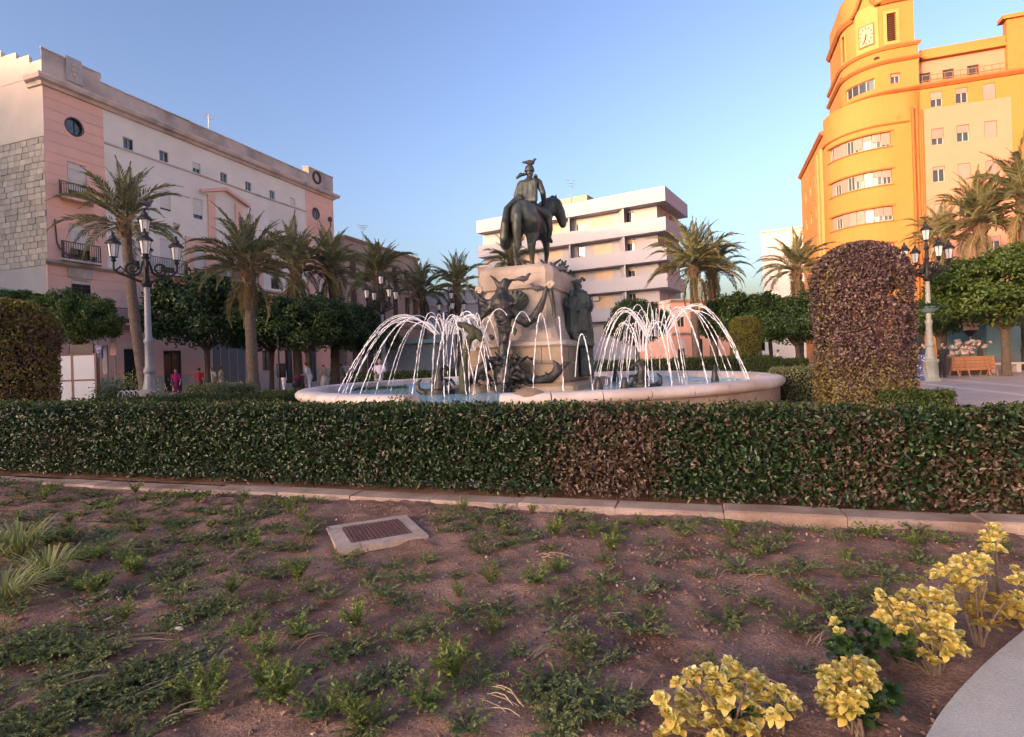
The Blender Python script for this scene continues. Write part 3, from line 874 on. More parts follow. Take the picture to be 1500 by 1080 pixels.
# ------------------------------------------------------------------ tan house beyond the corner building
def simple_block(name, label, path, length, h, wall, rows_, cols_, mats, width=1.0, depth=10.0, cornice=None, cut=0.12, doorrow=None, trim='trim', bal=False):
    o = thing(name, label, 'building', (path.p[0].x, path.p[0].y, 0))
    opn = []
    for (z0, z1) in rows_:
        for c in cols_:
            opn.append((c - width / 2, c + width / 2, z0, z1))
    m = MB(); facade(m, path, 0, length, 0, h, opn, thick=cut + .06); m.build('wall', wall, o)
    for i, q in enumerate(opn):
        window(o, path, *q, mats, off=-cut, blind=random.choice((0, .4, .8)) if mats.get('blind') and not doorrow else 0.0)
        if bal and q[3] - q[2] > 1.8:
            balcony(o, path, q[0] - .15, q[1] + .15, q[2], .4, .95, M['iron'], M[trim], step=.16)
    for z in (cornice or [h]):
        m = MB(); band(m, path, -.05, length + .05, [(-.05, z - .3), (.1, z - .3), (.3, z - .1), (.3, z), (-.05, z)]); m.build('cornice', M[trim], o)
    d = (path.p[1] - path.p[0]).normalized(); nin = Vector((-d.y, d.x))
    a, b = path.p[0], path.p[0] + d * length
    m = MB(); m.prism([tuple(a + nin * .1), tuple(b + nin * .1), tuple(b + nin * depth), tuple(a + nin * depth)], h - .35, h - .02); m.build('roof', M[trim], o)
    for p, q in ((a + nin * depth, a), (b, b + nin * depth), (b + nin * depth, a + nin * depth)):
        pp = Path([tuple(p), tuple(q)]); m = MB(); facade(m, pp, .0, pp.s[-1], 0, h - .4); m.build('side_wall', wall, o)
    return o
WB = dict(frame=M['frameb'], glass=M['frameb'], blind=None)
tp = Path([tuple(C1 + DL * 27.0), tuple(C1 + DL * 43.0)])
simple_block('town_house', 'tan three storey house with tall brown shutters behind the palms', tp, 15.2, 14.4, M['tanwall'], [(10.2, 12.6), (6.3, 9.3), (0.1, 3.6)], [1.4, 4.1, 6.8, 9.5, 12.2, 14.1], WB, 1.1, cornice=[14.4, 5.9, 9.9], trim='tanwall', bal=False)
antenna(531, 330, 352, 62, 'tall radio mast on the roof of the tan house')

# white low houses closing the square
hp = Path([(-12.6, 76.0), (1.5, 71.0)])
simple_block('white_house', 'white two storey house with grey shutters left of the monument', hp, 9.0, 10.6, M['whitewall'], [(6.2, 8.3), (1.0, 4.4)], [1.3, 3.4, 6.6], dict(frame=M['framew'], glass=M['blindpink'], blind=M['blind']), 1.1, cornice=[10.6, 5.4, 9.0])
hq = Path([(-4.0, 74.0), (8.0, 69.8)])
simple_block('salmon_house', 'pinkish house with plain cornice partly behind the monument', hq, 10.0, 13.6, M['salmon'], [(10.0, 11.6), (6.2, 8.4), (1.0, 4.2)], [1.2, 3.6, 6.0, 8.4], dict(frame=M['framew'], glass=M['glass'], blind=M['blind']), 1.0, cornice=[13.6, 9.3])

# ------------------------------------------------------------------ white block of flats with long balconies
WC = Vector((16.54, 60.0)); WL = Vector((0.851, -0.525)); WR = Vector((0.515, 0.857))
WPth = Path([tuple(WC - WL * 24), tuple(WC), tuple(WC + WR * 10)])
wb = thing('apartment_block', 'white block of flats with long solid balconies and a sunlit roof slab', 'building', (WC.x, WC.y, 0))
K = 24.0
lev = [(14.48, 15.92), (11.40, 12.85), (8.55, 10.0), (5.4, 6.85)]
m = MB()
wops = []
floors = [(15.95, 17.45), (12.88, 14.4), (10.03, 11.3), (6.88, 8.45)]
items = []
for fi, (z0, z1) in enumerate(floors):
    for a, b, kind in ((K - 17.5, K - 15.6, 'tan'), (K - 14.2, K - 12.1, 'tan'), (K - 10.0, K - 9.0, 'win'), (K - 7.9, K - 5.5, 'tan'), (K - 3.6, K - 2.7, 'win'), (K + 2.6, K + 4.0, 'tan'), (K + 5.5, K + 6.4, 'win')):
        zz = z0 + (.15 if kind == 'win' else -.4)
        wops.append((a, b, zz, z1 - .12)); items.append((a, b, zz, z1 - .12, kind))
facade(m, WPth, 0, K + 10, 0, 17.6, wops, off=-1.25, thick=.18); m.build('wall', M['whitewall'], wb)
for a, b, z0, z1, kind in items:
    window(wb, WPth, a, b, z0, z1, dict(frame=M['framew'], glass=M['glass'], blind=M['blindtan']), off=-1.25 - .14, blind=1.0 if kind == 'tan' else random.choice((0, .35, .6)), lights=2)
for z0, z1 in lev:
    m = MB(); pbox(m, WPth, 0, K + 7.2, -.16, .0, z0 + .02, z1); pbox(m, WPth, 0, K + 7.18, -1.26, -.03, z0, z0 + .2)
    bo = m.build('balcony', M['balconywhite'], wb)
m = MB(); pbox(m, WPth, 0, K + 9.3, -1.6, .06, 17.57, 19.12); m.build('roof_slab', M['balconywhite'], wb)
a_, b_, c_ = WC - WL * 24, WC, WC + WR * 10
m = MB(); m.prism([tuple(WC - WL * 23.8 + WR * .5), tuple(WC + WR * 1.2 - WL * .6), tuple(WC + WR * 9.5 - WL * .6), tuple(WC - WL * 23.8 + WR * 9.5)], 17.7, 18.6); m.build('roof', M['whitewall'], wb)
m = MB(); pp = Path([tuple(c_ - WL * 1.3), tuple(c_ - WL * 24)]); facade(m, pp, 0, pp.s[-1], 0, 18.5); m.build('rear_wall', M['whitewall'], wb)
for s in (K - 18.5, K - 11.2, K - 4.6):
    m = MB(); pbox(m, WPth, s, s + .14, -1.24, -.17, 5.6, 17.56); m.build('party_wall', M['whitewall'], wb)
for k in range(2):
    m = MB(); pbox(m, WPth, K - 9.6 + k * 1.3, K - 8.8 + k * 1.3, -1.25, -.95, 7.85, 8.4); m.build('air_conditioner', M['steel'], wb)
m = MB(); m.prism([tuple(WC - WL * 14 + WR * 4), tuple(WC - WL * 10.5 + WR * 4), tuple(WC - WL * 10.5 + WR * 7), tuple(WC - WL * 14 + WR * 7)], 18.6, 21.0); m.build('lift_house', M['tanwall'], wb)
antenna(836, 264, 300, 70, 'thin antenna mast on the white block of flats')
# rose coloured house at its foot
rp = Path([(16.0, 57.4), (23.5, 60.0)])
simple_block('rose_house', 'low rose coloured house beside the white block of flats', rp, 7.4, 7.0, M['pink'], [(4.2, 5.9), (.6, 3.0)], [1.2, 3.4, 5.6], WMW, .9, cornice=[7.0, 3.7])
# cream building far behind the right palm
cp = Path([(38.2, 86.5), (49.0, 80.0)])
simple_block('far_house', 'sunlit cream building behind the palm beside the ochre tower', cp, 12.0, 19.4, M['cream'], [(16.0, 17.6), (12.6, 14.4), (9.2, 11.0)], [1.6, 4.2, 6.8, 9.4], WMW, 1.1, cornice=[19.4, 15.2])
# ------------------------------------------------------------------ ochre clock tower building
P0 = Vector((33.5, 45.0))
def arc_pts(s0, R, n=14):
    c = P0 + DT * s0 + NT * R
    return [c - DT * R * math.cos(PI / 2 * k / n) - NT * R * math.sin(PI / 2 * k / n) for k in range(n + 1)]
TP = Path([tuple(P0 + DT * -6.85 + NT * 18)] + [tuple(p) for p in arc_pts(-2.85, 4.0)] + [tuple(P0 + DT * 24)])
i_arc0, i_arc1 = 1, 15
A0, A1 = TP.s[1], TP.s[15]          # start and end of the rounded bay
fs = lambda s: A1 + (s + 2.85)
tb = thing('clock_tower_building', 'ochre rounded corner building with clock tower, glowing in the evening sun', 'building', (P0.x, P0.y, 0))
bay_rows = [(17.62, 18.76), (14.59, 15.77), (11.68, 12.81), (8.7, 9.85)]
b0, b1 = A0 + 1.1, A1 + .1
tops = [(b0, b1, z0, z1) for z0, z1 in bay_rows]
wcols = [0.38, 2.03, 3.78, 7.6, 9.3, 11.0, 13.6, 15.3]
wrows = [(20.18, 21.36), (17.2, 18.48), (14.3, 15.5), (11.4, 12.6), (8.4, 9.7), (4.9, 6.6)]
fwin = []
for r_, (z0, z1) in enumerate(wrows):
    for c_i, c in enumerate(wcols):
        fwin.append((fs(c - .4), fs(c + .4), z0, z1, (r_, c_i)))
tops += [q[:4] for q in fwin]
shops = [(fs(-2.2), fs(-.9), 0.1, 3.4), (fs(.3), fs(2.6), .1, 3.5), (fs(3.2), fs(5.4), .1, 3.5), (fs(6.4), fs(8.8), .1, 3.5), (fs(9.4), fs(12), .1, 3.5)]
tops += shops
lw_ops = []
for n_ in (3.0, 6.0, 9.0):
    for z0, z1 in ((17.2, 18.5), (14.3, 15.5), (11.4, 12.6)):
        lw_ops.append((n_ - .4, n_ + .4, z0, z1))
m = MB(); facade(m, TP, 0, A0, 0, 20.7, lw_ops, thick=.2); m.build('wing_wall', M['ochre'], tb)
for q in lw_ops:
    window(tb, TP, *q, dict(frame=M['framew'], glass=M['glass'], blind=M['blindpink']), off=-.15, blind=.4)
m = MB(); facade(m, TP, A0, fs(24), 0, 21.75, tops, thick=.32); m.build('wall', M['ochre'], tb)
m = MB(); band(m, TP, 0, A0 - .02, [(-.05, 20.55), (.12, 20.55), (.3, 20.75), (.3, 20.9), (-.05, 20.95)]); m.build('wing_cornice', M['ochretrim'], tb)
for s in (10.6, 12.3):
    m = MB(); pbox(m, TP, s, s + .9, 0, .22, 0.2, 19.6); m.build('pilaster', M['ochrelight'], tb)
# salmon panels between the windows of the straight front
for a, b in ((-.5, 5.1), (6.4, 12.1)):
    m = MB(); facade(m, TP, fs(a), fs(b), 5.2, 20.1, tops, off=.02, thick=.04, edge=.02); m.build('panel', M['salmon'], tb)
# ribs beside the bay
for k, s in enumerate((-1.35, -1.08, -.72)):
    m = MB(); pbox(m, TP, fs(s), fs(s) + .13, 0, .24 if k < 2 else .14, 4.2, 20.4 - .15 * k); m.build('rib', M['ochretrim'], tb)
# bay strips: blinds and casements between slim posts
for ri, (z0, z1) in enumerate(bay_rows):
    n = 8
    for k in range(n):
        a, b = b0 + (b1 - b0) * k / n, b0 + (b1 - b0) * (k + 1) / n
        bl = [[.1, 1, 1, .0, .8, .3, .55, .85], [1, .3, 1, .0, .45, 1.0, .4, .5], [1, .25, 1, 1, 1, .1, .6, .65], [1, .5, 1, 1, .4, 1, .5, 1]][ri][k]
        if ri == 1 and k == 5: bl = 0.0
        window(tb, TP, a + .02, b - .02, z0 + .02, z1 - .02, dict(frame=M['framew'], glass=M['glass'], blind=M['blindpink']), off=-.24, blind=bl)
    m = MB(); band(m, TP, b0 - .2, b1 + .2, [(-.02, z1 + .02), (.07, z1 + .02), (.07, z1 + .14), (-.02, z1 + .16)]); m.build('lintel', M['ochretrim'], tb)
    m = MB(); band(m, TP, b0 - .1, b1 + .1, [(-.02, z0 - .1), (.09, z0 - .1), (.09, z0 - .02), (-.02, z0 - .01)]); m.build('sill', M['ochretrim'], tb)
for a, b, z0, z1, (r_, c_i) in fwin:
    bl = [[.5, .35, 1.0], [.6, .45, 1.0], [.2, 1.0, 1.0], [1, .4, .6], [.5, 1, .3], [.3, .6, 1]][r_][c_i % 3]
    window(tb, TP, a, b, z0, z1, dict(frame=M['framew'], glass=M['glass'], blind=M['blindpink']), off=-.15, blind=bl)
for q in shops:
    window(tb, TP, *q, dict(frame=M['framed'], glass=M['glass'], blind=M['blind']), off=-.2, lights=3)
m = MB(); band(m, TP, A0 - .1, fs(24), [(-.05, 4.1), (.15, 4.1), (.3, 4.25), (.3, 4.4), (-.05, 4.45)]); m.build('ledge', M['ochretrim'], tb)
m = MB(); band(m, TP, A0 - .2, A1 + 1.4, [(-.05, 19.3), (.1, 19.3), (.16, 19.42), (-.05, 19.46)]); m.build('string_course', M['ochretrim'], tb)
m = MB(); band(m, TP, fs(-.7), fs(24), [(-.05, 21.7), (.1, 21.7), (.32, 21.9), (.32, 22.06), (-.05, 22.1)]); m.build('cornice', M['ochretrim'], tb)
# set-back attic storey with its terrace rail
aops = [(fs(c - .38), fs(c + .38), 22.5, 23.25) for c in (-.1, 1.45, 3.07, 5.9, 8, 10, 12, 14)]
m = MB(); facade(m, TP, fs(-.6), fs(24), 22.0, 24.35, aops, off=-.75, thick=.2); m.build('attic_wall', M['salmon'], tb)
for q in aops: window(tb, TP, *q, dict(frame=M['framed'], glass=M['glass'], blind=M['blindpink']), off=-.88)
m = MB(); pbox(m, TP, fs(-.4), fs(24), -1.0, -.35, 24.2, 24.4); pbox(m, TP, fs(-.4), fs(24), -1.0, -.55, 24.4, 25.05); m.build('attic_parapet', M['ochre'], tb)
m = MB(); pbox(m, TP, fs(5.1), fs(11), -.95, -.3, 22.05, 26.1); pbox(m, TP, fs(4.8), fs(11.2), -1.1, -.1, 26.1, 26.4); m.build('stair_tower', M['ochre'], tb)
m = MB(); pbox(m, TP, fs(-.5), fs(24), -9, -.8, 21.9, 22.02); m.build('roof', M['ochretrim'], tb)
m = MB()
for z in (22.35, 22.75):
    pbox(m, TP, fs(-.55), fs(5.0), -.05, -.02, z - .02, z + .02)
k = -.5
while k < 5.0:
    pbox(m, TP, fs(k), fs(k) + .03, -.05, -.02, 22.1, 22.75); k += .5
m.build('terrace_rail', M['ochretrim'], tb)
# terrace of the bay and its rail
m = MB(); m.prism([tuple(p) for p in arc_pts(-2.85, 3.95)] + [tuple(P0 + DT * -.6 + NT * .06), tuple(P0 + DT * -.6 + NT * 6), tuple(P0 + DT * -6.7 + NT * 9)], 19.5, 19.62); m.build('terrace', M['ochretrim'], tb)
# drum
DP = Path([tuple(P0 + DT * -5.6 + NT * 8)] + [tuple(p) for p in arc_pts(-2.4, 3.2)] + [tuple(P0 + DT * -.7), tuple(P0 + DT * -.7 + NT * 8)])
D0, D1 = DP.s[1], DP.s[15]; D2 = DP.s[16]
dops = [(D0 + 1.1, D0 + 3.7, 22.45, 23.35), (D1 - .25, D1 + .45, 22.55, 23.35), (D0 + 1.2, D0 + 3.7, 19.95, 21.3), (D1 - .3, D1 + .5, 19.95, 21.3)]
m = MB(); facade(m, DP, 0, DP.s[-1], 19.6, 25.3, dops, off=.0, thick=.3); m.build('drum_wall', M['ochre'], tb)
window(tb, DP, *dops[0], dict(frame=M['framew'], glass=M['glass'], blind=None), off=-.22, lights=4)
window(tb, DP, *dops[1], dict(frame=M['framew'], glass=M['glass'], blind=M['blindpink']), off=-.22, lights=2, blind=.3)
window(tb, DP, *dops[2], dict(frame=M['framew'], glass=M['glass'], blind=M['blind']), off=-.22, lights=4, blind=.25)
window(tb, DP, *dops[3], dict(frame=M['framew'], glass=M['glass'], blind=M['blindpink']), off=-.22, lights=1, blind=1.0)
for z, o in ((21.95, .3), (24.4, .26), (25.5, .2)):
    m = MB(); band(m, DP, 0, D2, [(-.02, z - .2), (.1, z - .2), (o, z - .04), (o, z + .08), (-.02, z + .14)]); m.build('drum_cornice', M['ochretrim'], tb)
lops = [(D1 - .35, D1 + .35, 26.0, 28.25), (D0 + .35, D0 + .95, 25.95, 28.2)]
m = MB(); facade(m, DP, 0, DP.s[-1], 25.3, 31.0, lops, off=-.18, thick=.25); m.build('belfry_wall', M['ochre'], tb)
for a, b, z0, z1 in lops:
    m = MB()
    for (x0, x1, y0, y1) in ((a - .22, a, z0 - .25, z1 + .25), (b, b + .22, z0 - .25, z1 + .25), (a, b, z0 - .25, z0), (a, b, z1, z1 + .25)):
        pbox(m, DP, x0, x1, -.2, -.12, y0, y1)
    fr = m.build('louvre_window', M['ochrelight'], tb)
    m = MB(); pbox(m, DP, a, b, -.45, -.42, z0, z1); m.build('louvre_back', M['framed'], fr)
    n = 14
    for k in range(n):
        z = z0 + (z1 - z0) * k / n
        m = MB(); band(m, DP, a + .005, b - .005, [(-.4, z + .1), (-.24, z + .01), (-.23, z + .03), (-.39, z + .12)]); m.build('slat', M['louver'], fr)
c0, c1 = D0 + 2.62, D0 + 3.78
m = MB(); pbox(m, DP, c0 - .3, c1 + .3, -.19, -.1, 25.68, 29.3); m.build('clock_panel', M['ochrelight'], tb)
m = MB(); pbox(m, DP, c0, c1, -.1, -.02, 26.1, 27.85); ck = m.build('clock_frame', M['ochretrim'], tb)
m = MB(); pbox(m, DP, c0 + .07, c1 - .07, -.02, .0, 26.18, 27.77); m.build('clock_face', M['clockface'], ck)
m = MB(); cc, cz = (c0 + c1) / 2, 26.97
def cpt(a, r, o=.012): return Vector((*DP.pos(cc + math.sin(a) * r * .62, o), cz + math.cos(a) * r * .85))
for k in range(12):
    a = 2 * PI * k / 12; m.tube([cpt(a, .64), cpt(a, .82)], .03, 4)
m.build('hour_marks', M['clockmark'], ck)
m = MB(); m.tube([cpt(PI * 1.08, -.1, .02), cpt(PI * 1.08, .42, .02)], .045, 4); m.tube([cpt(PI * 1.12, -.15, .03), cpt(PI * 1.12, .7, .03)], .03, 4); m.build('clock_hands', M['clockmark'], ck)
# curved eaves that dip round the clock
m = MB()
band(m, DP, 0, c0 - .5, [(-.2, 28.6), (-.02, 28.65), (.16, 28.9), (.16, 29.05), (-.2, 29.1)])
band(m, DP, c1 + .5, D2, [(-.2, 29.0), (-.02, 29.05), (.16, 29.25), (.16, 29.4), (-.2, 29.45)])
m.tube([Vector((*DP.pos(c0 - .5, .08), 28.95)), Vector((*DP.pos(c0 - .2, .08), 29.3)), Vector((*DP.pos(c0 + .05, .08), 29.75)), Vector((*DP.pos(c0 + .3, .08), 30.3))], .14, 8)
m.tube([Vector((*DP.pos(c1 + .5, .08), 29.25)), Vector((*DP.pos(c1 + .15, .08), 29.15)), Vector((*DP.pos(c1 - .1, .08), 29.6)), Vector((*DP.pos(c1 - .3, .08), 30.3))], .14, 8)
m.build('eaves', M['ochretrim'], tb)
m = MB(); m.prism([tuple(DP.pos(s, -.2)) for s in DP.cuts(0, DP.s[-1])], 30.9, 31.1); m.build('tower_roof', M['ochretrim'], tb)
m = MB()
for s, z in ((D0 + 3.9, 24.85), (D0 + .7, 24.6), (D0 + .4, 22.2)):
    q = DP.pos(s, .0); m.box((q.x, q.y, z), (.3, .3, .16))
m.build('spout', M['framed'], tb)
# wing and rear, closing the block
m = MB(); m.prism([tuple(P0 + DT * -6.8 + NT * 18), tuple(P0 + DT * -6.8 + NT * 4), tuple(P0 + DT * -4 + NT * .8), tuple(P0 + DT * 24 + NT * .3), tuple(P0 + DT * 24 + NT * 18)], 20.3, 20.6); m.build('roof_deck', M['ochretrim'], tb)
pp = Path([tuple(P0 + DT * 24), tuple(P0 + DT * 24 + NT * 18), tuple(P0 + DT * -6.85 + NT * 18)])
m = MB(); facade(m, pp, 0, pp.s[-1], 0, 20.6); m.build('rear_wall', M['ochre'], tb)

# ------------------------------------------------------------------ unseen blocks round the viewer: the western ones are placed to hold the sun off the gardens
def far_side(name, x0, x1, y0, y1, h):
    o = MB(); o.prism([(x0, y0), (x1, y0), (x1, y1), (x0, y1)], 0, h)
    return tag(o.build(name, M['cream']), kind='structure')
far_side('west_terrace', -150, -88, -130, 8, 19.0)
far_side('west_corner_terrace', -62, -41, 9, 30, 21.2)
far_side('east_bounce_block', 40, 52, -50, 20, 17.0)  # added out of view to bounce sunlight onto the shaded facades
# ------------------------------------------------------------------ flower bed in front: soil, path edge, kerb
HD, HN = Vector((0.951, -0.309)), Vector((0.309, 0.951))       # along and across the kerb and hedge
def kerb_y(x): return 5.89 - 0.325 * x
def soil_z(x, y):
    return 0.03 + 0.055 * vnoise(x, y, 1.3, 1) + 0.035 * vnoise(x, y, 0.42, 2) + 0.030 * vnoise(x, y, 0.15, 3) + 0.020 * vnoise(x, y, 0.06, 4) - 0.03 * np.exp(-((kerb_y(x) - y) / 0.25) ** 2)
nx, ny = 470, 300
gx = np.linspace(-10.5, 7.0, nx); gt = np.linspace(0, 1, ny)
X = np.repeat(gx[None, :], ny, 0); Y0_ = 0.9
Yk = kerb_y(X) + 0.08
Yg = Y0_ + (Yk - Y0_) * (gt[:, None] ** 1.25)
Zg = soil_z(X, Yg)
V = np.stack([X, Yg, Zg], -1).reshape(-1, 3)
ii = (np.arange(ny - 1)[:, None] * nx + np.arange(nx - 1)[None, :]).reshape(-1)
me = bpy.data.meshes.new('soil_bed')
me.from_pydata(V.tolist(), [], np.stack([ii, ii + 1, ii + 1 + nx, ii + nx], 1).tolist())
me.polygons.foreach_set('use_smooth', [True] * len(me.polygons))
tag(link('soil_bed', me, M['soil']), kind='structure')
def sz(x, y):
    return float(soil_z(np.array([x]), np.array([y]))[0])
def on_soil(px, py):
    p = ground(px, py, .07); return Vector((p.x, p.y, sz(p.x, p.y)))

# concrete path in the near right corner, with its curved edge
a, b, c = ground(1388, 1082), ground(1440, 1020), ground(1502, 962)
m = MB()
edge = []
for t in [i / 14 for i in range(-6, 24)]:
    # smooth quadratic through the three points
    q = a * (1 - t) * (1 - 2 * t) + b * 4 * t * (1 - t) + c * t * (2 * t - 1)
    edge.append((q.x, q.y))
edge = [e for e in edge if e[0] < 5.5]
m.prism([(e[0], e[1]) for e in edge] + [(8, edge[-1][1]), (8, .2), (edge[0][0], .2)], -.02, .14)
tag(m.build('concrete_path', M['concrete']), kind='structure')

# kerb of separate stones
kb = bpy.data.objects.new('kerb', None); COL.objects.link(kb); tag(kb, kind='structure')
O = Vector((0, 5.89))
def kp(s, t): return O + HD * s + HN * t
s = -11.0
while s < 8.0:
    L = 1.0
    A = [kp(s + .002, .0 + random.uniform(-.012, .012)), kp(s + L - .002, random.uniform(-.012, .012)), kp(s + L - .002, .30), kp(s + .002, .30)]
    h = .085 + .075 * min(1, max(0, (s + 7) / 11)) + random.uniform(-.008, .008)
    B = [kp(s + .010, .022), kp(s + L - .010, .022), kp(s + L - .010, .29), kp(s + .010, .29)]
    m = MB(); m.add([(*p, -.05) for p in A] + [(*p, h - .015) for p in A] + [(*p, h) for p in B],
                    [(0, 1, 5, 4), (1, 2, 6, 5), (2, 3, 7, 6), (3, 0, 4, 7), (4, 5, 9, 8), (5, 6, 10, 9), (6, 7, 11, 10), (7, 4, 8, 11), (8, 9, 10, 11)])
    m.build('kerb_stone', M['kerb'], kb)
    s += L
# packed earth strip under the hedge and the low wall behind it
m = MB(); m.add([(*kp(-11.5, .31), .10), (*kp(8.5, .31), .10), (*kp(8.5, 1.6), .10), (*kp(-11.5, 1.6), .10)], [(0, 1, 2, 3)])
tag(m.build('hedge_bed', M['soil']), kind='structure')
m = MB(); A = [kp(-11.5, 1.62), kp(9, 1.62), kp(9, 1.92), kp(-11.5, 1.92)]; m.prism([tuple(p) for p in A], 0, .34)
tag(m.build('low_wall', M['fence_white']), 'low pale wall showing under the hedge', 'wall')

# ------------------------------------------------------------------ hedges
def box_shell(n, lx, ly, lz, faces, rnd=.08):
    """points and outward normals on the chosen sides of a box sitting on z=0"""
    areas = {'f': lx * lz, 'b': lx * lz, 't': lx * ly, 'l': ly * lz, 'r': ly * lz}
    tot = sum(areas[f] * w for f, w in faces.items())
    P, Nn = [], []
    for f, w in faces.items():
        k = int(n * areas[f] * w / tot)
        u, v = rng.random(k), rng.random(k)
        if f in 'fb':
            sgn = -1 if f == 'f' else 1
            P.append(np.stack([(u - .5) * lx, np.full(k, sgn * ly / 2), v * lz], 1)); Nn.append(np.tile([0, sgn, 0], (k, 1)))
        elif f == 't':
            P.append(np.stack([(u - .5) * lx, (v - .5) * ly, np.full(k, lz)], 1)); Nn.append(np.tile([0, 0, 1], (k, 1)))
        else:
            sgn = -1 if f == 'l' else 1
            P.append(np.stack([np.full(k, sgn * lx / 2), (u - .5) * ly, v * lz], 1)); Nn.append(np.tile([sgn, 0, 0], (k, 1)))
    return np.concatenate(P), np.concatenate(Nn).astype(float)

def hedge_leaves(name, n, lx, ly, lz, faces, ll, lw_, m, parent, loc, rz, z0=0.0, jit=.05, attrf=None, tilt=0.0):
    P, Nn = box_shell(n, lx, ly, lz, faces)
    k = len(P)
    low = .05 * (vnoise(P[:, 0] * 1.0, P[:, 2] * 1.0 + P[:, 1], .35, 11) - .5) + .03 * (vnoise(P[:, 0], P[:, 2] * 1.0 + P[:, 1], .12, 12) - .5)
    P = P + Nn * (low[:, None] + rng.normal(size=(k, 1)) * jit * .6 - jit * .5) + rng.normal(size=(k, 3)) * .01
    # round the upper edge
    top = np.clip((P[:, 2] - (lz - .08)) / .08, 0, 1); P[:, 1] *= 1 - .05 * top
    ax = Nn * .35 + rng.normal(size=(k, 3)) * .8 + np.array([0, 0, .25])
    nn = Nn * .9 + rng.normal(size=(k, 3)) * .45 + np.array([0, 0, .35])
    size = rng.uniform(.7, 1.25, k)
    P[:, 2] += z0
    at_ = attrf(P, Nn) if attrf else None
    if tilt: P[:, 2] *= 1 - .085 - tilt * P[:, 0]
    me = leaf_mesh(name, P, ax, nn, ll * size, lw_ * size * rng.uniform(.8, 1.2, k), .28, at_, .12)
    o = link(name, me, m, parent)
    return o

# the big clipped hedge across the foreground
HL = 19.0; hc = O + HN * (.30 + .36) + HD * -1.7
fh = thing('clipped_hedge', 'long dark green clipped hedge with a withered brown patch above the kerb', 'hedge', (hc.x, hc.y, .1))
fh.rotation_euler.z = math.atan2(HD.y, HD.x)
def dead_front(P, Nn):
    x, z = P[:, 0], P[:, 2]
    n1 = vnoise(x, z, .22, 21); n2 = vnoise(x, z, .5, 22)
    def patch(cx, w, z0, z1, k):
        return k * np.exp(-((x - cx) / w) ** 2) * np.clip((z1 - z) / .25, 0, 1) * np.clip((z - z0) / .2 + .6, 0, 1)
    p = patch(2.62, .5, 0, 1.2, 1.15) + patch(2.25, .35, .1, .7, .5) + patch(4.9, .3, .1, 1.1, .45) + patch(5.75, .3, .1, .85, .8) + patch(6.4, .4, .0, .7, .5) + patch(4.2, .25, 0, .3, .4)
    p = p * (.35 + 1.1 * n1) + .04 + .14 * (n2 > .72)
    return (rng.random(len(x)) < p).astype(np.float32)
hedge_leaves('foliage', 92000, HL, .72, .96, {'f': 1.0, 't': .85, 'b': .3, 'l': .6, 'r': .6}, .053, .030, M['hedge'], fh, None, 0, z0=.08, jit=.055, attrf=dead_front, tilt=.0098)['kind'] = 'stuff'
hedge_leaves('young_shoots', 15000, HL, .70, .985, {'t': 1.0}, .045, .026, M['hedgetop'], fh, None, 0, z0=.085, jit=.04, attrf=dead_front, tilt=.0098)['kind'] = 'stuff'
m = MB(); m.box((0, .02, .53), (HL - .12, .50, .80)); m.v = [(x_, y_, z_ * (1 - .10 - .0098 * x_) if z_ > .5 else z_) for x_, y_, z_ in m.v]; m.build('twig_mass', M['core'], fh, origin=(0, 0, 0))
sx = -HL / 2 + .3
stem_at = []
while sx < HL / 2:
    stem_at.append(sx); sx += random.uniform(.42, .7)
for sx in stem_at:
    for q in range(1):
        m = MB(); y = random.uniform(-.22, .1)
        pts = [(sx, y, -.06), (sx + random.uniform(-.03, .03), y + .02, .12), (sx + random.uniform(-.08, .08), y + .03, .4)]
        m.tube(pts, [.022, .018, .012], 6)
        for e in range(2):
            m.tube([pts[1], (sx + random.uniform(-.22, .22), y - .1, .35)], [.012, .006], 5)
        m.build('stem', M['bark'], fh, True, origin=(0, 0, 0))

def clipped_box(name, label, loc, size, rz, m, n, leaf=.07, cat='hedge', group=None, attrf=None):
    o = thing(name, label, cat, loc, group); o.rotation_euler.z = rz
    hedge_leaves('foliage', n, *size, {'f': 1, 't': 1, 'l': 1, 'r': 1, 'b': .5}, leaf, leaf * .6, m, o, None, 0, jit=leaf, attrf=attrf)['kind'] = 'stuff'
    b = MB(); b.box((0, 0, size[2] / 2 - .03), (size[0] - .16, size[1] - .16, size[2] - .12)); b.build('twig_mass', M['core'], o, origin=(0, 0, 0))
    return o
AZ = math.atan2(DT.y, DT.x)
p = at(325, 575, 19.0)
clipped_box('box_hedge', 'square clipped box hedge block in front of the sitting people', (p.x, p.y, 0), (1.75, 1.3, 1.06), AZ, M['boxleaf'], 9000, .06)
p = at(440, 580, 22.0)
clipped_box('low_hedge', 'low bright green hedge running beside the fountain rim', (p.x - .2, p.y, 0), (8.5, .8, .62), .12, M['lawnhedge'], 14000, .07)
p = at(190, 585, 17.0)
clipped_box('low_hedge', 'low green hedge in front of the bicycle rack', (p.x, p.y, 0), (9.0, .7, .80), .10, M['lawnhedge'], 9000, .07)
p = at(1172, 560, 17.6)
clipped_box('low_hedge', 'grey green hedge between fountain rim and withered topiary', (p.x + .2, p.y + .5, 0), (1.5, 1.6, 0.98), AZ, M['boxleaf'], 8000, .06)
p = at(1117, 535, 31.0)
clipped_box('box_hedge', 'rounded green hedge at the foot of the yellow green topiary', (p.x, p.y, 0), (1.8, 1.3, 1.15), AZ, M['lawnhedge'], 6000, .08)
p = at(1160, 535, 33.0)
clipped_box('box_hedge', 'small dark hedge between topiary and orange trees', (p.x, p.y, 0), (1.5, 1.2, 1.0), AZ, M['lawnhedge'], 5000, .08)
p = at(990, 530, 33.0)
